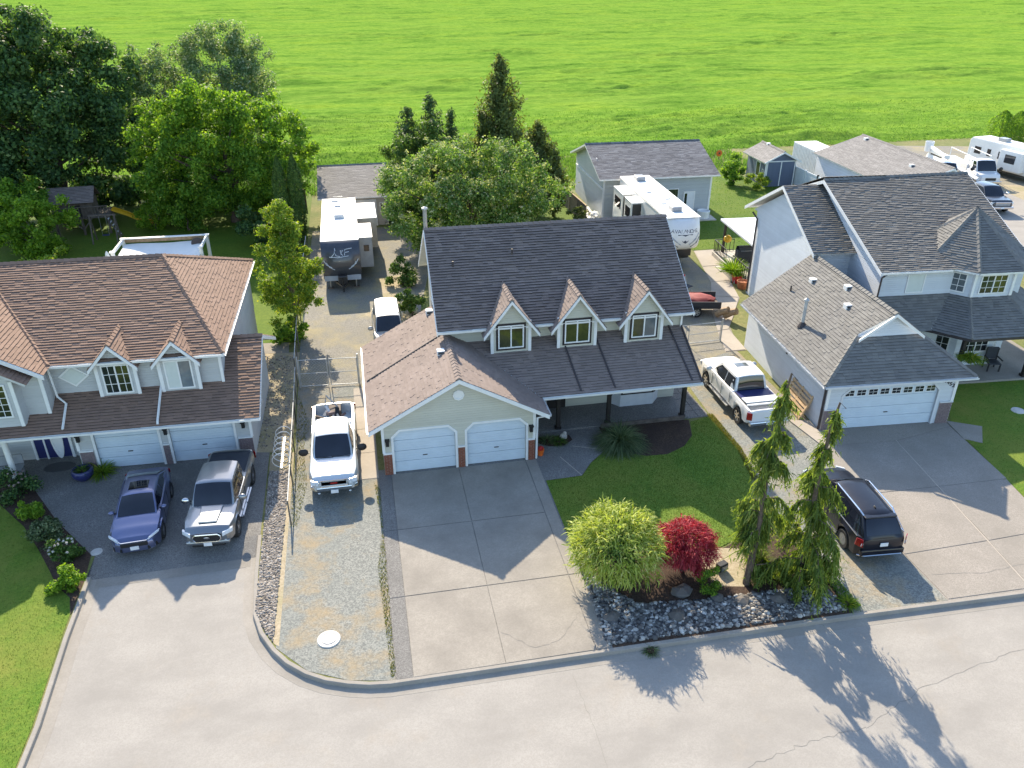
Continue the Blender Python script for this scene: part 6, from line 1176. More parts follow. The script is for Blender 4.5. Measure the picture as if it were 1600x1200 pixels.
# things carried in the pickup bed, each resting on the bed floor or the load
t = thing('scrap_pile', 'pile of dark scrap parts and pipes in the silver-white pickup bed', 'scrap', (-2.1, 3.35, .73), 180)
random.seed(5)
for k in range(16): a = random.uniform(0, 6.28); c_ = (random.uniform(-.55, .55), random.uniform(-.8, .9), random.uniform(.05, .45)); l_ = random.uniform(.2, .55); MB().beam(c_, (c_[0] + math.cos(a) * l_, c_[1] + math.sin(a) * l_, c_[2] + random.uniform(-.03, .3)), random.uniform(.05, .25), random.uniform(.03, .14)).build('scrap_piece', random.choice(('tarp_dark', 'rv_grey', 'black_plastic', 'white_gel', 'wood_grey', 'brick_grey')), t)
MB().box(-.35, .2, -1.15, -.5, .02, .5).build('crate', 'wood_grey', t, bevel=.02); MB().tube([(-.2, -.9, .5), (.3, -1.3, .95), (.35, -1.0, .6)], .04, 6).build('bent_pipe', 'rv_grey', t)
# clutter by the workshop
random.seed(9)
t = thing('lumber_pile', 'untidy pile of pale boards and buckets against the workshop side wall', 'lumber', (19.2, 36.0, .0), 8)
for k in range(16): y = random.uniform(-2.2, 2.5); a = random.uniform(-.6, .6); z = random.uniform(.1, .6); MB().beam((random.uniform(-.6, .3), y, z), (random.uniform(-.6, .3) + math.sin(a) * 1.4, y + math.cos(a) * 1.5, z + random.uniform(-.08, .15)), random.uniform(.1, .25), .05).build('plank', random.choice(('trim', 'wood_raw', 'canvas', 'galv', 'white_gel')), t)
for q in ((.2, -2.4), (-.3, -1.8), (.1, 2.2)): MB().lathe([(0, 0), (.16, 0), (.19, .38), (.17, .38), (.14, .03)], 12, (q[0], q[1], 0)).build('bucket', random.choice(('white_gel', 'tarp_dark')), t)
MB().blob((.15, -1.2, .35), (.4, .5, .35), 2, .1).build('sack', 'canvas', t)
# loaded utility trailer between the houses
t = thing('utility_trailer', 'dark utility trailer with red tarp and junk behind the chain-link gate', 'trailer', (20.0, 14.6, .012), 78)
MB().box(-.85, .85, -1.6, 1.6, .5, .58).build('deck', 'wood_grey', t); [MB().box(s * .88 - .03, s * .88 + .03, -1.6, 1.6, .5, .95).build('side_panel', 'tarp_dark', t) for s in (-1, 1)]; MB().box(-.88, .88, 1.58, 1.63, .5, .95).build('front_panel', 'tarp_dark', t)
[wheel(t, s * 1.0, -.1, .33, .2, 'galv', 6) for s in (-1, 1)]; MB().beam((-.5, 1.6, .48), (0, 2.7, .45), .08, .1).beam((.5, 1.6, .48), (0, 2.7, .45), .08, .1).build('drawbar', 'iron', t); MB().beam((-.9, -.1, .36), (.9, -.1, .36), .08, .08).build('axle', 'iron', t)
t2 = thing('tarp_bundle', 'red and white tarp bundle heaped on the utility trailer', 'tarp', (20.0, 14.6, .6), 78); MB().blob((0, -.2, .2), (.75, 1.2, .3), 3, .16).build('tarp', 'tarp_red', t2, smooth=50); MB().blob((.2, 1.1, .25), (.5, .4, .3), 2, .2).build('tarp', 'canvas', t2); MB().beam((-.4, 1.3, .1), (-.3, 1.5, 1.3), .2, .1).build('furled_flag', 'tarp_dark', t2)
t = thing('lawn_chair', 'grey folding lawn chair with a red cushion in the side yard', 'chair', (20.9, 17.6, .012), 30)
for s in (-1, 1): MB().tube([(s * .28, -.3, 0), (s * .28, .3, .45), (s * .28, .5, 1.05)], .018, 6).tube([(s * .28, .35, 0), (s * .28, -.25, .45)], .018, 6).build('leg', 'galv', t)
MB().box(-.28, .28, -.25, .28, .43, .46).build('seat', 'tarp_dark', t); MB().prism([(-.28, .3, .48), (.28, .3, .48), (.28, .5, 1.05), (-.28, .5, 1.05)], (0, .02, 0)).build('backrest', 'galv_matt', t); MB().blob((0, .42, 1.05), (.18, .06, .1), 1, .05).build('cushion', 'red_plastic', t)
for i, (x, y) in enumerate(((21.3, 13.3), (21.7, 13.0))):
    o = MB().tube([(0, 0, .1), (.25, -.35, .45), (.45, -.6, .6)], .22, 9).build('firewood_log', 'wood_tan'); o.location = (x - .2, y, .13); tag(o, ('paler of the two leaning logs by the trailer gate', 'right-hand leaning log by the trailer gate')[i], 'log', 'logs by the gate')
# patio of the right house: barbecue, pots, planter
def rloc(u, v, z=0): a = R_(-3.5); return (20.39 + u * math.cos(a) - v * math.sin(a), -.29 + u * math.sin(a) + v * math.cos(a), z)
t = thing('barbecue_grill', 'covered black barbecue on the right house patio', 'barbecue', rloc(5.0, 22.2, .35), -3.5); MB().box(-.6, .6, -.32, .32, .0, .9).build('cart', 'tarp_dark', t, bevel=.05); MB().lathe([(.33, -.55), (.33, .55)], 16, (0, 0, .9), 'x').build('lid', 'tarp_dark', t); MB().beam((-.45, -.36, .95), (.45, -.36, .95), .03, .03).build('handle', 'chrome', t)
t = thing('patio_table', 'pale round patio table behind the covered barbecue', 'table', rloc(5.8, 21.0, .35)); MB().lathe([(0, .72), (.6, .72), (.6, .68), (0, .68)], 20).build('top', 'trim', t); MB().tube([(0, 0, 0), (0, 0, .7)], .04, 8).build('pedestal', 'trim', t); MB().lathe([(0, 0), (.28, 0), (.1, .06)], 14).build('foot', 'trim', t)
o = MB().blob((0, 0, 0), .3, 2, .08).build('flower_basket', 'slide_yellow'); o.location = rloc(4.45, 24.2, 1.45); tag(o, 'round yellow flower basket hanging from the patio post', 'basket')
for i, (u, v, m, lab) in enumerate(((3.35, 19.2, 'red_plastic', 'red plant pot beside the patio steps'), (3.3, 18.1, 'terracotta', 'terracotta plant pot at the corner of the patio deck'))):
    o = MB().lathe([(0, 0), (.26, 0), (.38, .55), (.34, .55), (.3, .45), (0, .45)], 16).build('plant_pot', m); o.location = rloc(u, v); tag(o, lab, 'pot', 'pots by the patio')
o = MB().box(-.2, .2, -1.2, 1.2, 0, .4).build('planter_box', 'concrete_cast', bevel=.02); o.location = rloc(3.3, 20.2); o.rotation_euler = (0, 0, R_(-3.5)); tag(o, 'low concrete planter box along the patio deck', 'planter')
o = MB().lathe([(0, 0), (.5, 0), (.55, .6), (.5, .62), (.45, .5), (0, .5)], 18).build('water_tub', 'white_gel'); o.location = (28.6, 33.3, .1); tag(o, 'white tub standing beside the workshop door', 'tub')
o = thing('field_marker', 'orange round marker on a stake at the field edge', 'marker', (38.3, 52.2, 0)); MB().tube([(0, 0, 0), (0, 0, .9)], .02, 6).build('stake', 'wood_raw', o); MB().lathe([(.0, -.02), (.32, -.02), (.34, 0), (.32, .02), (0, .02)], 14, (0, 0, 1.05), 'y').build('disc', 'orange', o); MB().lathe([(.0, -.035), (.1, -.035), (.1, -.02)], 10, (0, 0, 1.05), 'y').build('hub', 'fascia_dark', o)
# right porch: chair and hanging fern hook
t = thing('porch_chair', 'dark high-back chair on the right house porch', 'chair', rloc(12.0, 4.7, .12), -14)
for x in (-.3, .3):
    for y in (-.28, .28): MB().box(x - .03, x + .03, y - .03, y + .03, 0, .45 if y < 0 else 1.15).build('leg', 'black_plastic', t)
MB().box(-.33, .33, -.32, .32, .4, .48).build('seat', 'tarp_dark', t, bevel=.02); MB().box(-.3, .3, .26, .33, .5, 1.2).build('backrest', 'tarp_dark', t, bevel=.03); [MB().box(s * .34 - .03, s * .34 + .03, -.3, .3, .62, .68).build('armrest', 'black_plastic', t) for s in (-1, 1)]
# left entry: mat, pot, bench
o = MB().lathe([(0, .02), (.62, .02), (.66, 0)], 24).build('door_mat', 'iron'); o.scale = (1, .62, 1); o.location = (-14.05, 3.35, .005); tag(o, 'oval dark door mat at the left house entry', 'mat')
o = MB().lathe([(0, 0), (.25, 0), (.42, .2), (.45, .42), (.38, .5), (.33, .48), (.36, .38), (0, .36)], 18).build('plant_pot', 'pot_blue', smooth=50); o.location = (-12.75, 2.2, .003); tag(o, 'round dark blue glazed pot by the left garage pier', 'pot')
t = thing('garden_bench', 'blue-grey bench on the left house porch at the picture edge', 'bench', (-16.0, 2.9, .0), 5)
MB().box(-.7, .7, -.25, .25, .4, .46).build('seat', 'rv_grey', t); MB().box(-.7, .7, .22, .28, .5, .95).build('backrest', 'rv_grey', t); [MB().box(x - .04, x + .04, -.22, .24, 0, .4).build('leg', 'rv_grey', t) for x in (-.6, .6)]
# entry of the middle house
t = thing('garden_ornament', 'small orange flower pot beside the right garage pier', 'pot', (6.95, .25, .01)); MB().lathe([(0, 0), (.12, 0), (.18, .3), (.15, .3), (0, .26)], 12).build('pot', 'orange', t); MB().blob((0, 0, .34), .14, 1, .2).build('blooms', 'red_plastic', t)
t = thing('stone_ornament', 'pale stone ornament in the small bed by the garage', 'ornament', (8.3, 1.35, .016)); MB().blob((0, 0, .14), (.18, .14, .16), 2, .1).build('body', 'concrete_cast', t); MB().blob((.05, -.02, .33), (.09, .08, .09), 2, .08).build('head', 'concrete_cast', t)
# ------------------------------------------------------------------ plants
def leafmat(name, stops, trans=.4, tcol=(1, .95, .35), ns=.35, stain=None): return island(name, stops, rough=.6, trans=trans, tcol=tcol, ns=ns, stain=stain, spec=.35)
leafmat('leaf_dark', [(0, (.035, .09, .035)), (.5, (.085, .18, .055)), (.9, (.15, .27, .07)), (1, (.30, .40, .14))], .5)
leafmat('leaf_bright', [(0, (.08, .19, .025)), (.5, (.19, .38, .04)), (1, (.36, .54, .06))], .58)
leafmat('leaf_silver', [(0, (.09, .18, .07)), (.5, (.19, .30, .12)), (.85, (.34, .44, .25)), (1, (.62, .66, .52))], .45)
leafmat('leaf_bloom', [(0, (.07, .16, .035)), (.45, (.17, .32, .07)), (.8, (.28, .42, .12)), (.93, (.46, .54, .26)), (1, (.62, .64, .44))], .5)
leafmat('leaf_tuft', [(0, (.20, .28, .09)), (.5, (.42, .48, .24)), (1, (.62, .64, .44))], .4)
leafmat('leaf_spruce', [(0, (.055, .11, .045)), (.6, (.12, .21, .07)), (1, (.22, .31, .11))], .42)
leafmat('leaf_juniper', [(0, (.07, .105, .028)), (.6, (.16, .215, .055)), (1, (.29, .33, .10))], .45)
leafmat('leaf_cedar', [(0, (.04, .10, .02)), (.6, (.10, .19, .033)), (1, (.20, .31, .06))], .42)
leafmat('leaf_young', [(0, (.10, .21, .022)), (.5, (.22, .36, .035)), (.9, (.40, .48, .05)), (1, (.58, .56, .07))], .52)
leafmat('leaf_gold', [(0, (.18, .27, .03)), (.35, (.38, .48, .07)), (.75, (.58, .66, .16)), (1, (.76, .78, .32))], .45)
leafmat('leaf_red', [(0, (.16, .010, .022)), (.5, (.42, .03, .055)), (1, (.68, .13, .15))], .42, (1, .6, .55))
leafmat('leaf_weep', [(0, (.08, .14, .03)), (.5, (.18, .27, .05)), (.85, (.29, .39, .075)), (1, (.46, .50, .13))], .52)
leafmat('leaf_grassy', [(0, (.04, .08, .03)), (.6, (.12, .18, .07)), (1, (.30, .34, .17))], .3)
leafmat('leaf_lime', [(0, (.10, .22, .014)), (.6, (.22, .40, .024)), (1, (.36, .52, .05))], .5)
leafmat('petal_white', [(0, (.55, .52, .46)), (1, (.78, .76, .72))], .2, (1, 1, 1)); leafmat('petal_pink', [(0, (.30, .18, .16)), (.5, (.45, .33, .30)), (1, (.62, .52, .48))], .2, (1, .8, .8))
def unit(n): d = rng.normal(size=(n, 3)); return d / np.linalg.norm(d, axis=1, keepdims=True)
def cards(pos, nrm, size, asp=.6):
    n = len(pos); t = unit(n); t -= nrm * (t * nrm).sum(1, keepdims=True); t /= np.linalg.norm(t, axis=1, keepdims=True) + 1e-9; b = np.cross(nrm, t); s = size * rng.uniform(.6, 1.35, (n, 1)); V = np.stack([pos - t * s * .5, pos + b * s * asp * .5, pos + t * s * .5, pos - b * s * asp * .5], 1)
    V[:, 0] += nrm * s * -.08; V[:, 2] += nrm * s * -.08
    return V.reshape(-1, 3), np.arange(4 * n).reshape(-1, 4)
def cloud(cent, rad, n, size, up=.35, shell=.25, flat=.8, asp=.6):
    k = rng.integers(0, len(cent), n) if np.ndim(rad) == 0 else rng.choice(len(cent), n, p=rad ** 2 / (rad ** 2).sum()); r = np.broadcast_to(rad, len(cent))[k]
    d = unit(n); q = shell + (1 - shell) * rng.random(n); q = q * rng.uniform(.75, 1.12, n); pos = cent[k] + d * (q * r)[:, None] * np.array([1, 1, flat]); nr = d * .7 + rng.normal(size=(n, 3)) * .55 + np.array([0, 0, up]); nr /= np.linalg.norm(nr, axis=1, keepdims=True); return cards(pos, nr, size, asp)
def ribbons(start, dirs, length, width, seg=4, droop=.6, wig=.12):
    """bent tapering strands"""
    n = len(start); p = start.copy(); d = dirs.copy(); rows = []; side = np.cross(d, unit(n)); side /= np.linalg.norm(side, axis=1, keepdims=True) + 1e-9
    for i in range(seg + 1):
        w = (width * (1 - .75 * i / seg))[:, None] if np.ndim(width) else width * (1 - .75 * i / seg); rows.append((p - side * w / 2, p + side * w / 2)); d = d + np.array([0, 0, -droop / seg]) + rng.normal(size=(n, 3)) * wig; d /= np.linalg.norm(d, axis=1, keepdims=True); p = p + d * (length / seg)[:, None]
    V = np.stack([np.stack(r, 1) for r in rows], 1); m = 2 * (seg + 1); base = (np.arange(n) * m)[:, None]; F = np.concatenate([base + np.array([[2 * i, 2 * i + 1, 2 * i + 3, 2 * i + 2]]) for i in range(seg)], 1).reshape(-1, 4); return V.reshape(-1, 3), F
def join(*parts):
    V = []; F = []; o = 0
    for v, f in parts: V.append(v); F.append(f + o); o += len(v)
    return np.vstack(V), np.vstack(F)
def egg(n, c, r, lo=-1., hi=1., shape=0., jit=.12, seed=0):
    """clump centres filling an uneven crown"""
    out = []
    while len(out) < n:
        d = unit(1)[0]; q = random.random() ** .27; p = d * q
        if not lo <= p[2] <= hi: continue
        k = 1 + .20 * (vnoise(np.array([math.atan2(d[1], d[0]) * 1.7 + 9]), np.array([d[2] * 2.4 + 5]), seed)[0] - .5) * 2; w = np.array([1 - shape * p[2], 1 - shape * p[2], 1]); out.append(np.array(c) + p * np.array(r) * k * w + rng.normal(size=3) * jit)
    return np.array(out)
def limbs(t, base, cents, r0, top, mat='bark', nb=14, lean=(0, 0)):
    b = Vector(base); tp = Vector((base[0] + lean[0], base[1] + lean[1], top)); mb = MB(); P = [b.lerp(tp, k / 6) + Vector((random.uniform(-.12, .12) * (k > 0), random.uniform(-.12, .12) * (k > 0), 0)) for k in range(7)]; mb.tube(P, [r0 * (1.25 if k == 0 else 1 - .13 * k) for k in range(7)], 9)
    for c in cents[rng.permutation(len(cents))[:nb]]:
        c = Vector(c); s = P[min(5, max(1, int((c.z - base[2]) / (top - base[2]) * 3.5)))]; m = s.lerp(c, .5) + Vector((random.uniform(-.3, .3), random.uniform(-.3, .3), random.uniform(.0, .4))); mb.tube([s, m, c], [r0 * .38, r0 * .22, r0 * .07], 6)
    return mb.build('trunk', mat, t, smooth=60)
def tree(label, base, crown, clumps, n, size, mat, r0=.3, top=None, cr=1.0, seed=0, bark='bark', nb=16, name='tree', cat='tree', group=None, lo=-1, flat=.8, extra=None, shape=0.):
    t = thing(name, label, cat, base, group=group); c, r = crown; ce = egg(clumps, c, r, lo, .9, shape, seed=seed); rad = cr * rng.uniform(.6, 1.3, clumps); limbs(t, (0, 0, 0), ce, r0, top or c[2], bark, nb); V, F = cloud(ce, rad, n, size, flat=flat); npmesh('crown', V, F, mat, t)
    if extra: extra(t, ce, rad)
    return t
# --- broadleaf trees
tree('huge dark green tree towering over the playhouse at the left edge', (-24.5, 45, 0), ((-.4, 0, 8.4), (8.2, 5.6, 8.2)), 380, 100000, .33, 'leaf_dark', .42, 8.5, 1.1, 3, nb=26, lo=-.85)
tree('rounded bright green tree with sunlit top behind the left house', (-10.3, 40.0, 0), ((0, 0, 5.8), (7.5, 4.8, 5.3)), 300, 84000, .24, 'leaf_bright', .32, 6.0, .9, 5, nb=20, lo=-.9)
tree('narrow silvery poplar behind the bright green tree, left one', (-17.2, 52, 0), ((0, 0, 7.2), (3.0, 2.4, 6.6)), 170, 30000, .21, 'leaf_silver', .2, 7, .85, 7, bark='bark_pale', group='silvery poplars', nb=12)
tree('broad silvery poplar rising behind the bright green tree, right one', (-11.4, 53, 0), ((0, 0, 8.2), (5.0, 3.2, 7.4)), 280, 52000, .21, 'leaf_silver', .26, 8, .95, 9, bark='bark_pale', group='silvery poplars', nb=14)
def blooms(t, ce, rad):
    o = ce[(ce[:, 2] > 2.2)]; k = rng.integers(0, len(o), 380); d = unit(380); d[:, 2] = np.abs(d[:, 2]); c = o[k] + d * .7 + np.array([0, 0, .15]); V, F = cloud(c, .24, 7600, .13, shell=.3); npmesh('pale_leaf_tuft', V, F, 'leaf_tuft', t)
tree('wide tree with pale blossom tufts behind the middle house ridge', (7.6, 26.0, 0), ((.3, 0, 4.7), (6.5, 4.2, 4.1)), 240, 60000, .19, 'leaf_bloom', .3, 4.5, .85, 11, nb=18, lo=-.95, extra=blooms)
tree('young golden-green tree on a thin pale trunk beside the lane', (-4.45, 15.9, 0), ((.1, 0, 4.3), (1.7, 1.5, 3.6)), 170, 26000, .14, 'leaf_young', .085, 7.4, .42, 13, bark='bark_pale', nb=18, shape=.5)
tree('dark leafy shrub growing at the foot of the golden-green tree', (-4.6, 14.9, 0), ((0, 0, .8), (.9, .8, .9)), 14, 3000, .16, 'leaf_bright', .05, .8, .4, 15, name='shrub', cat='shrub', nb=6)
tree('yellow-green bush at the left edge below the huge dark tree', (-23.5, 33.5, 0), ((0, 0, 2.4), (3.2, 2.2, 2.5)), 60, 12000, .22, 'leaf_lime', .1, 2.4, .6, 17, name='bush', cat='bush', nb=8)
tree('lime-green bush glowing between the playhouse and the bright green tree', (-16.8, 43.6, 0), ((0, 0, 2.0), (1.7, 1.3, 2.0)), 18, 4200, .24, 'leaf_lime', .07, 2, .6, 19, name='bush', cat='bush', nb=6)
tree('dark green bush behind the pergola', (-19.4, 47.5, 0), ((0, 0, 2.2), (2.6, 2.0, 2.3)), 26, 5000, .28, 'leaf_dark', .1, 2.2, .8, 21, name='bush', cat='bush', nb=8)
tree('leafy bush left of the detached garage beside two columnar cedars', (-7.8, 33.2, 0), ((0, 0, 1.4), (1.8, 1.3, 1.5)), 18, 4000, .22, 'leaf_dark', .07, 1.4, .6, 23, name='bush', cat='bush', nb=6)
tree('feathery dark bush left of the blue garden shed', (35.9, 43.2, 0), ((0, 0, 1.45), (1.3, 1.2, 1.6)), 20, 5000, .20, 'leaf_bright', .07, 1.5, .5, 25, name='bush', cat='bush', nb=6)
tree('small rounded yellow-green bush before the blue garden shed', (37.5, 41.6, 0), ((0, 0, .7), (.95, .8, .75)), 12, 2600, .17, 'leaf_young', .05, .7, .4, 27, name='bush', cat='bush', nb=5)
tree('small conifer-like bush by the weathered board fence', (17.4, 33.2, 0), ((0, 0, .8), (.6, .6, .9)), 8, 1500, .16, 'leaf_juniper', .05, 1.0, .35, 29, name='bush', cat='bush', nb=4)
for i, (x, y, rx, h, m, lab) in enumerate(((-15.3, 1.55, 1.0, .75, 'leaf_dark', 'dark shrub with dusty pink blooms at the top of the left bed'), (-13.95, -.15, .62, .85, 'leaf_lime', 'rounded green shrub second from the top of the left bed'), (-13.3, -1.2, .42, .5, 'leaf_grassy', 'small dull shrub in the middle of the left bed'), (-12.75, -2.1, .75, .85, 'leaf_grassy', 'spiky blue-green shrub in the left bed'), (-11.95, -3.3, .6, .7, 'leaf_cedar', 'wispy dark shrub with white flowers in the left bed'), (-11.45, -4.85, .62, .75, 'leaf_lime', 'bright lime-green shrub at the street end of the left bed'))):
    t = tree(lab, (x, y, 0), ((0, 0, h * .5), (rx * .8, rx * .75, h * .6)), 16, 3600, .105, m, .03, h * .5, rx * .36, 31 + i, name='shrub', cat='shrub', nb=5, group='shrubs in the left garden bed')
    if i in (0, 4): ce = unit(34) * np.array([rx * .9, rx * .8, h * .55]) + np.array([0, 0, h * .65]); ce = ce[ce[:, 2] > h * .6]; V, F = cloud(ce, .055, 900, .05, shell=.2); npmesh('flowers', V, F, 'petal_pink' if i == 0 else 'petal_white', t)
# --- conifers
def conifer(label, base, h, r, mat, n, size, name='conifer_tree', group=None, droop=.35, gap=.0, r0=.14, taper=1.0, asp=.35, lean=0):
    t = thing(name, label, 'tree', base, group=group); MB().tube([(0, 0, 0), (lean * .5, 0, h * .5), (lean, 0, h * .98)], [r0, r0 * .6, .02], 8).build('trunk', 'bark', t)
    nb = int(h * 13); br = MB(); P = []; 
    for k in range(nb):
        z = h * (.06 + .92 * (k / nb)); L_ = r * (1 - z / h) ** taper * random.uniform(.55, 1.15) + .12; a = random.uniform(0, 6.283); 
        if random.random() < gap: continue
        e = np.array([math.cos(a) * L_ + lean * z / h, math.sin(a) * L_, z - L_ * droop + .15]); s = np.array([lean * z / h, 0, z]); br.tube([tuple(s), tuple((s + e) / 2 + np.array([0, 0, .06])), tuple(e)], [.025, .018, .006], 4, False); m = max(6, int(n * L_ / (nb * r * .5))); q = rng.random(m) ** .7; P.append(s + (e - s) * q[:, None] + rng.normal(size=(m, 3)) * np.array([.09, .09, .07]) * (1 + L_) - np.array([0, 0, 1]) * rng.random((m, 1)) * .22 * min(1, L_))
    br.build("branches", "bark", t, kind="stuff"); P = np.vstack(P); c = P - np.array([0, 0, 0]); d = P * np.array([1, 1, 0]); d /= np.linalg.norm(d, axis=1, keepdims=True) + 1e-6; nr = d * .5 + rng.normal(size=P.shape) * .5 + np.array([0, 0, .5]); nr /= np.linalg.norm(nr, axis=1, keepdims=True); V, F = cards(P, nr, size, asp); npmesh('crown', V, F, mat, t); return t
conifer('sparse dark spruce, leftmost of the spruces behind the blossom tree', (4.4, 38.5, 0), 9.2, 3.6, 'leaf_spruce', 13000, .34, gap=.2, taper=.85, group='spruces behind the middle house')
conifer('tallest dark spruce in the group behind the blossom tree', (6.2, 37.5, 0), 10.2, 3.2, 'leaf_spruce', 13000, .34, gap=.15, taper=.85, group='spruces behind the middle house')
conifer('thin dark spruce right of the tallest spruce', (7.9, 37.8, 0), 9.0, 2.6, 'leaf_spruce', 9000, .32, gap=.2, taper=.85, group='spruces behind the middle house')
conifer('tall olive-brown juniper spire rising above the field edge', (12.1, 38.5, 0), 12.8, 3.6, 'leaf_juniper', 20000, .34, droop=-.75, taper=.85, r0=.2)
conifer('short side spire growing left of the tall juniper', (10.5, 38.3, 0), 8.4, 1.5, 'leaf_juniper', 5000, .32, droop=-.75, taper=.8)
conifer('lower olive juniper right of the tall juniper spire', (14.9, 37.0, 0), 7.8, 2.7, 'leaf_juniper', 10000, .32, droop=-.75, taper=.8)
conifer('small olive juniper above the board fence', (16.3, 36.5, 0), 5.4, 1.1, 'leaf_juniper', 4000, .3, droop=-.9, taper=.7)
def column(label, base, h, r, n=7000, mat='leaf_cedar', group=None):
    t = thing('columnar_cedar', label, 'tree', base, group=group); MB().tube([(0, 0, 0), (0, 0, h * .9)], [.09, .03], 7).build('trunk', 'bark', t); z = h * (.02 + .98 * rng.random(n) ** .9); rr = r * np.sin(np.pi * np.clip(.10 + .84 * z / h, 0, 1)) ** .55 * np.where(z > h * .75, np.clip((h - z) / (h * .25), 0, 1) ** .5, 1); a = rng.uniform(0, 6.283, n); q = .75 + .3 * rng.random(n); q *= 1 + .10 * np.sin(a * 5 + z * 1.5); P = np.c_[np.cos(a) * rr * q, np.sin(a) * rr * q, z]; nr = np.c_[np.cos(a), np.sin(a), np.full(n, .3)] + rng.normal(size=(n, 3)) * .4; nr /= np.linalg.norm(nr, axis=1, keepdims=True); V, F = cards(P, nr, .17, .45); npmesh('crown', V, F, mat, t); return t
column('left one of the two clipped columnar cedars', (-5.75, 33.4, 0), 6.7, .62, group='columnar cedars by the lane'); column('right one of the two clipped columnar cedars', (-4.65, 33.4, 0), 6.9, .60, group='columnar cedars by the lane')
for i in range(7): column(('nearest', 'second nearest', 'third', 'fourth', 'fifth', 'sixth', 'farthest')[i] + ' cedar of the tall hedge at the right edge', (78.2 - i * .85, 45.2 + i * 1.35, 0), 4.3 + random.uniform(-.2, .2), 1.55, 5200, 'leaf_bright', 'cedars of the right hedge')
# --- golden thread-leaf shrub
t = thing('golden_cypress_shrub', 'large mounded golden thread-leaf shrub beside the driveway', 'shrub', (7.75, -8.2, 0))
ce = egg(42, (0, 0, 1.45), (1.35, 1.25, 1.15), -.95, 1, seed=41); limbs(t, (0, 0, 0), ce, .12, 1.4, 'bark', 16); V, F = cloud(ce, .42, 9000, .10, shell=.3); npmesh('inner_foliage', V, F, 'leaf_cedar', t)
n = 5200; d = unit(n); d[:, 2] = np.where(d[:, 2] < -.55, -d[:, 2], d[:, 2]); k = 1 + .16 * (vnoise(np.arctan2(d[:, 1], d[:, 0]) * 2.2 + 9, d[:, 2] * 3 + 4, 3) - .5) * 2 + .16 * (vnoise(np.arctan2(d[:, 1], d[:, 0]) * 6 + 9, d[:, 2] * 8 + 4, 6) - .5) * 2; st = d * np.array([1.62, 1.5, 1.4]) * (k * rng.uniform(.72, 1.0, n))[:, None] + np.array([0, 0, 1.5]); st[:, 2] = np.maximum(st[:, 2], .12); dr = d * .9 + np.array([0, 0, .55]) + rng.normal(size=(n, 3)) * .35; dr /= np.linalg.norm(dr, axis=1, keepdims=True); V, F = ribbons(st, dr, rng.uniform(.16, .44, n), .05, 4, 1.7, .24); npmesh('thread_foliage', V, F, 'leaf_gold', t)
# --- red maple
t = thing('red_lace_maple', 'dome of crimson lace-leaf maple beside the golden shrub', 'shrub', (10.35, -8.25, 0)); ce = egg(26, (0, 0, 1.05), (.9, .9, .8), -.8, 1, seed=43); limbs(t, (0, 0, 0), ce, .08, 1.0, 'bark', 14); V, F = cloud(ce, .32, 6000, .09, shell=.4); n = 4200; d = unit(n); d[:, 2] = np.abs(d[:, 2]) * np.where(rng.random(n) < .25, -.35, 1); st = d * np.array([1.12, 1.05, 1.05]) * (rng.uniform(.78, 1.02, n) * (1 + .22 * (vnoise(np.arctan2(d[:, 1], d[:, 0]) * 3 + 9, d[:, 2] * 4 + 4, 5) - .5) * 2))[:, None] + np.array([0, 0, 1.05]); dr = d * .8 + np.array([0, 0, .25]) + rng.normal(size=(n, 3)) * .4; dr /= np.linalg.norm(dr, axis=1, keepdims=True); V2, F2 = ribbons(st, dr, rng.uniform(.12, .34, n), .035, 3, 1.4, .15); V, F = join((V, F), (V2, F2)); npmesh('foliage', V, F, 'leaf_red', t)
tree('low dark green mound shrub below the red maple', (10.95, -9.35, 0), ((0, 0, .4), (.42, .4, .4)), 10, 2600, .075, 'leaf_bright', .03, .4, .2, 45, name='shrub', cat='shrub', nb=4)
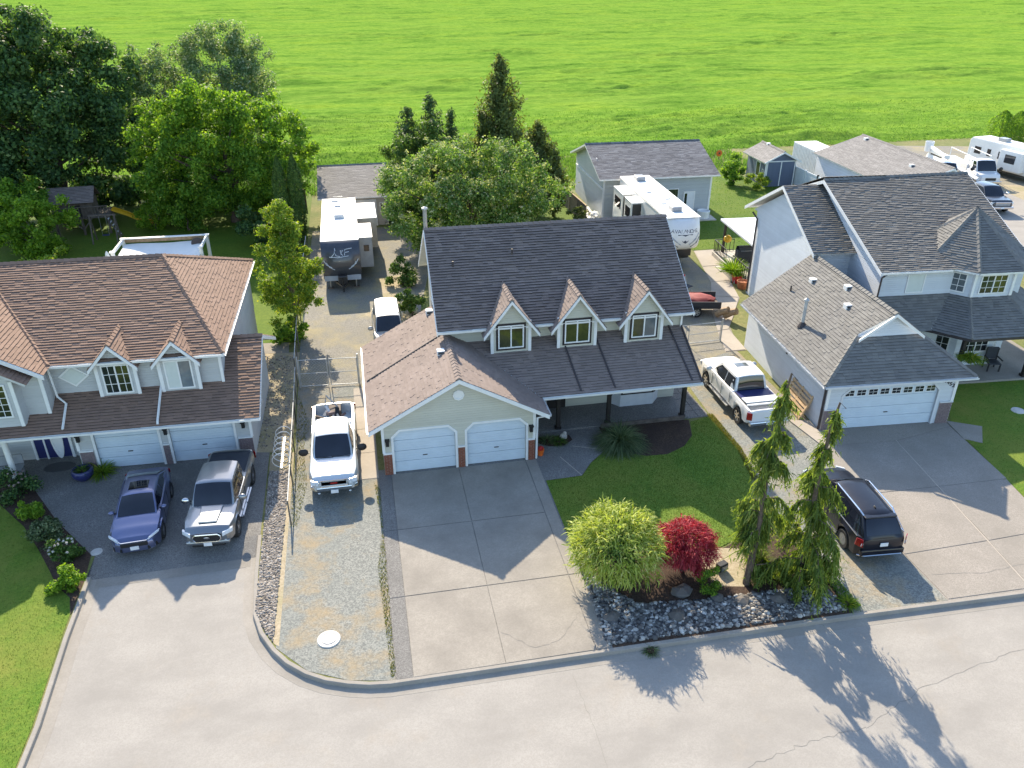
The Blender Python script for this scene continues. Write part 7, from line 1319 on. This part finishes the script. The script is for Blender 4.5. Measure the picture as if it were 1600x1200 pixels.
# --- weeping cedars
def weeping(label, base, h, seed, lean):
    random.seed(seed); t = thing('weeping_cedar', label, 'tree', base, group='weeping cedars at the street'); tr = [(0, 0, 0), (lean[0] * .25 + .06, lean[1] * .3, h * .3), (lean[0] * .55 - .05, lean[1] * .6, h * .6), (lean[0] * .85, lean[1] * .9, h * .88), (lean[0] + .12, lean[1], h), (lean[0] + .34, lean[1] - .05, h * .97)]; MB().tube(tr, [.14, .11, .08, .05, .035, .015], 8).build('trunk', 'bark', t)
    tp = np.array(tr); zz = tp[:5, 2]; S = []; D = []; L_ = []; br = MB()
    def at(z): return np.array([np.interp(z, zz, tp[:5, 0]), np.interp(z, zz, tp[:5, 1]), z])
    for k in range(40):
        z = h * (.05 + .94 * random.random() ** .95); f = 1 - z / h; ln = (.12 + 1.45 * f ** 1.25) * random.uniform(.25, 1.25) * (1.6 if random.random() < .16 else 1); a = random.uniform(0, 6.283); s = at(z); e1 = s + np.array([math.cos(a) * ln * .6, math.sin(a) * ln * .6, ln * .12]); e2 = s + np.array([math.cos(a) * ln, math.sin(a) * ln, -ln * .35]); br.tube([tuple(s), tuple(e1), tuple(e2)], [.03, .02, .008], 5, False); m = int(14 + 62 * ln); q = rng.random(m); p = np.where(q[:, None] < .5, s + (e1 - s) * (q * 2)[:, None], e1 + (e2 - e1) * (q * 2 - 1)[:, None]); S.append(p + rng.normal(size=(m, 3)) * .035); o = np.array([math.cos(a), math.sin(a), 0]); D.append(np.tile(o * .3 + np.array([0, 0, -.85]), (m, 1)) + rng.normal(size=(m, 3)) * .22); L_.append(rng.uniform(.25, .85, m) * (.55 + .8 * f ** .5) * np.clip(p[:, 2] / .9, .25, 1))
    br.build("branches", "bark", t, kind="stuff"); S = np.vstack(S); D = np.vstack(D); D /= np.linalg.norm(D, axis=1, keepdims=True); L_ = np.minimum(np.concatenate(L_), S[:, 2] * .9); A = ribbons(S, D, L_, .07, 4, .9, .14); j = rng.integers(0, len(S), len(S) * 4); q = rng.random(len(j)); P = S[j] + D[j] * (L_[j] * q)[:, None] + np.array([0, 0, -.25]) * (L_[j] * q ** 2)[:, None]; D2 = D[j] * .5 + rng.normal(size=(len(j), 3)) * .5 + np.array([0, 0, -.2]); D2 /= np.linalg.norm(D2, axis=1, keepdims=True); B = ribbons(P, D2, rng.uniform(.10, .24, len(j)), .045, 2, .6, .12); V, F = join(A, B); V[:, 2] = np.maximum(V[:, 2], .03); npmesh('foliage', V, F, 'leaf_weep', t); return t
weeping('taller left weeping cedar with drooping green branches at the street bed', (12.35, -9.35, 0), 8.3, 3, (.35, .3)); weeping('right weeping cedar leaning over the gravel edge at the street bed', (14.15, -9.65, 0), 7.2, 8, (.30, .35))
# --- grassy clumps, ferns, weeds
def clump(label, base, n, h, r, mat, name='ornamental_grass', cat='grass clump', w=.025, up=1.0, droop=1.6, seg=5):
    t = thing(name, label, cat, base); a = rng.uniform(0, 6.283, n); q = rng.random(n) ** .6; st = np.c_[np.cos(a) * q * r * .3, np.sin(a) * q * r * .3, np.zeros(n)]; d = np.c_[np.cos(a) * q * .9, np.sin(a) * q * .9, np.full(n, up)] + rng.normal(size=(n, 3)) * .12; d /= np.linalg.norm(d, axis=1, keepdims=True); V, F = ribbons(st, d, h * rng.uniform(.7, 1.4, n), w, seg, droop, .06); V[:, 2] = np.maximum(V[:, 2], .01); npmesh('blades', V, F, mat, t); MB().blob((0, 0, .04), (r * .3, r * .3, .08), 1, .1).build('crown_base', 'mulch', t); return t
clump('big fountain of arching ornamental grass before the porch', (10.75, .45, .014), 1700, 1.15, 1.0, 'leaf_grassy', w=.03, droop=2.1)
clump('small spiky plant in the small bed by the garage', (7.5, 1.3, .016), 220, .4, .5, 'leaf_grassy'); clump('low dark fern in the small bed by the garage', (8.0, 1.1, .016), 200, .35, .5, 'leaf_cedar')
clump('yellow-green hosta beside the blue glazed pot', (-12.1, 2.45, .003), 240, .55, .6, 'leaf_young', w=.06); clump('leafy plant growing in the dark blue glazed pot', (-12.75, 2.2, .36), 90, .4, .35, 'leaf_cedar', w=.04)
clump('tall green lilies in the patio planter', rloc(3.35, 20.0, .40), 420, .95, .8, 'leaf_lime', w=.06, droop=1.0); clump('leafy plant in the red patio pot', rloc(3.35, 19.2, .45), 120, .5, .4, 'leaf_lime', w=.05)
clump('dry tuft of weeds sprouting in the street gutter', (7.95, -11.62, -.13), 160, .22, .5, 'leaf_grassy', name='weed_tuft', cat='weed', w=.03); clump('green weed tuft at the end of the gravel edge', (15.35, -11.0, .0), 240, .35, .5, 'leaf_young', name='weed_tuft', cat='weed', w=.03)
clump('tuft of ornamental grass between the two weeping cedars', (13.3, -8.4, .01), 320, .7, .6, 'leaf_juniper', w=.02)
t = clump('hanging fern basket on the right house porch', rloc(9.5, 3.35, 1.55), 420, .62, .8, 'leaf_young', name='hanging_fern', cat='fern', w=.05, droop=2.3); MB().lathe([(0, -.22), (.14, -.2), (.2, 0), (.17, 0), (.1, -.15)], 14).build('basket', 'iron', t); [MB().tube([(.18 * math.cos(a), .18 * math.sin(a), 0), (0, 0, .95)], .006, 4).build('hanger', 'iron', t) for a in (0, 2.1, 4.2)]
# shrubs along the lane and under the trees
for i, (x, y, rx, h, lab) in enumerate(((2.4, 22.6, 1.0, 1.6, 'dark shrub at the left foot of the blossom tree'), (2.6, 17.2, .8, 1.3, 'shrub growing against the left gable of the middle house'), (-5.2, 27.5, 1.0, 1.8, 'dark shrub beside the fence behind the columnar cedars'), (-5.0, 21.5, .9, 1.2, 'dark shrub beside the travel trailer fence'))): tree(lab, (x, y, 0), ((0, 0, h * .55), (rx, rx * .8, h * .6)), 14, 3000, .17, 'leaf_cedar', .05, h * .5, rx * .42, 60 + i, name='shrub', cat='shrub', nb=5, group='shrubs along the back lane')
blades('back_tall_grass', [(-15, 47), (20, 47), (38, 50), (42, 47.5), (42, 58.5), (-15, 58.5)], 16000, .5, .10, 0, 'field_blade', lean=.9)
# far hedgerow closing the field
ce = np.c_[rng.uniform(-260, 420, 700), 0 * rng.random(700), rng.uniform(.6, 5.5, 700) * rng.random(700) ** .4]; ce[:, 1] = 470 + .02 * ce[:, 0] + rng.normal(size=700) * 3; V, F = cloud(ce, 2.6, 9000, 1.6); npmesh('far_hedgerow', V, F, 'leaf_dark', None, 'stuff')

tree('spreading green bush between the pergola and the playhouse', (-13.8, 38.2, 0), ((0, 0, 1.5), (2.2, 1.6, 1.7)), 40, 6000, .22, 'leaf_bright', .08, 1.5, .5, 71, name='bush', cat='bush', nb=6)
tree('large dark bush filling the left edge behind the yellow-green bush', (-28.5, 39, 0), ((0, 0, 2.8), (3.6, 2.4, 3.0)), 60, 11000, .27, 'leaf_dark', .1, 2.8, .7, 73, name='bush', cat='bush', nb=8)
tree('low yellow-green shrub at the left edge beside the left house roof', (-20.5, 27.5, 0), ((0, 0, 1.3), (2.2, 1.5, 1.5)), 36, 5600, .2, 'leaf_young', .06, 1.3, .5, 75, name='bush', cat='bush', nb=6)

tree('tall leafy bush screening the left side of the playhouse', (-25.6, 36.6, 0), ((0, 0, 2.6), (2.4, 1.8, 2.8)), 60, 10000, .22, 'leaf_bright', .1, 2.6, .55, 77, name='bush', cat='bush', nb=8)
tree('leafy bush below the playhouse slide', (-16.4, 38.6, 0), ((0, 0, 1.0), (1.3, 1.0, 1.1)), 24, 4000, .18, 'leaf_lime', .05, 1.0, .4, 79, name='bush', cat='bush', nb=5)

tree('soft mid-green leafy tree filling in around the spruces', (5.6, 35.2, 0), ((0, 0, 4.6), (3.3, 2.0, 4.0)), 120, 24000, .2, 'leaf_cedar', .16, 5, .7, 81, nb=12)
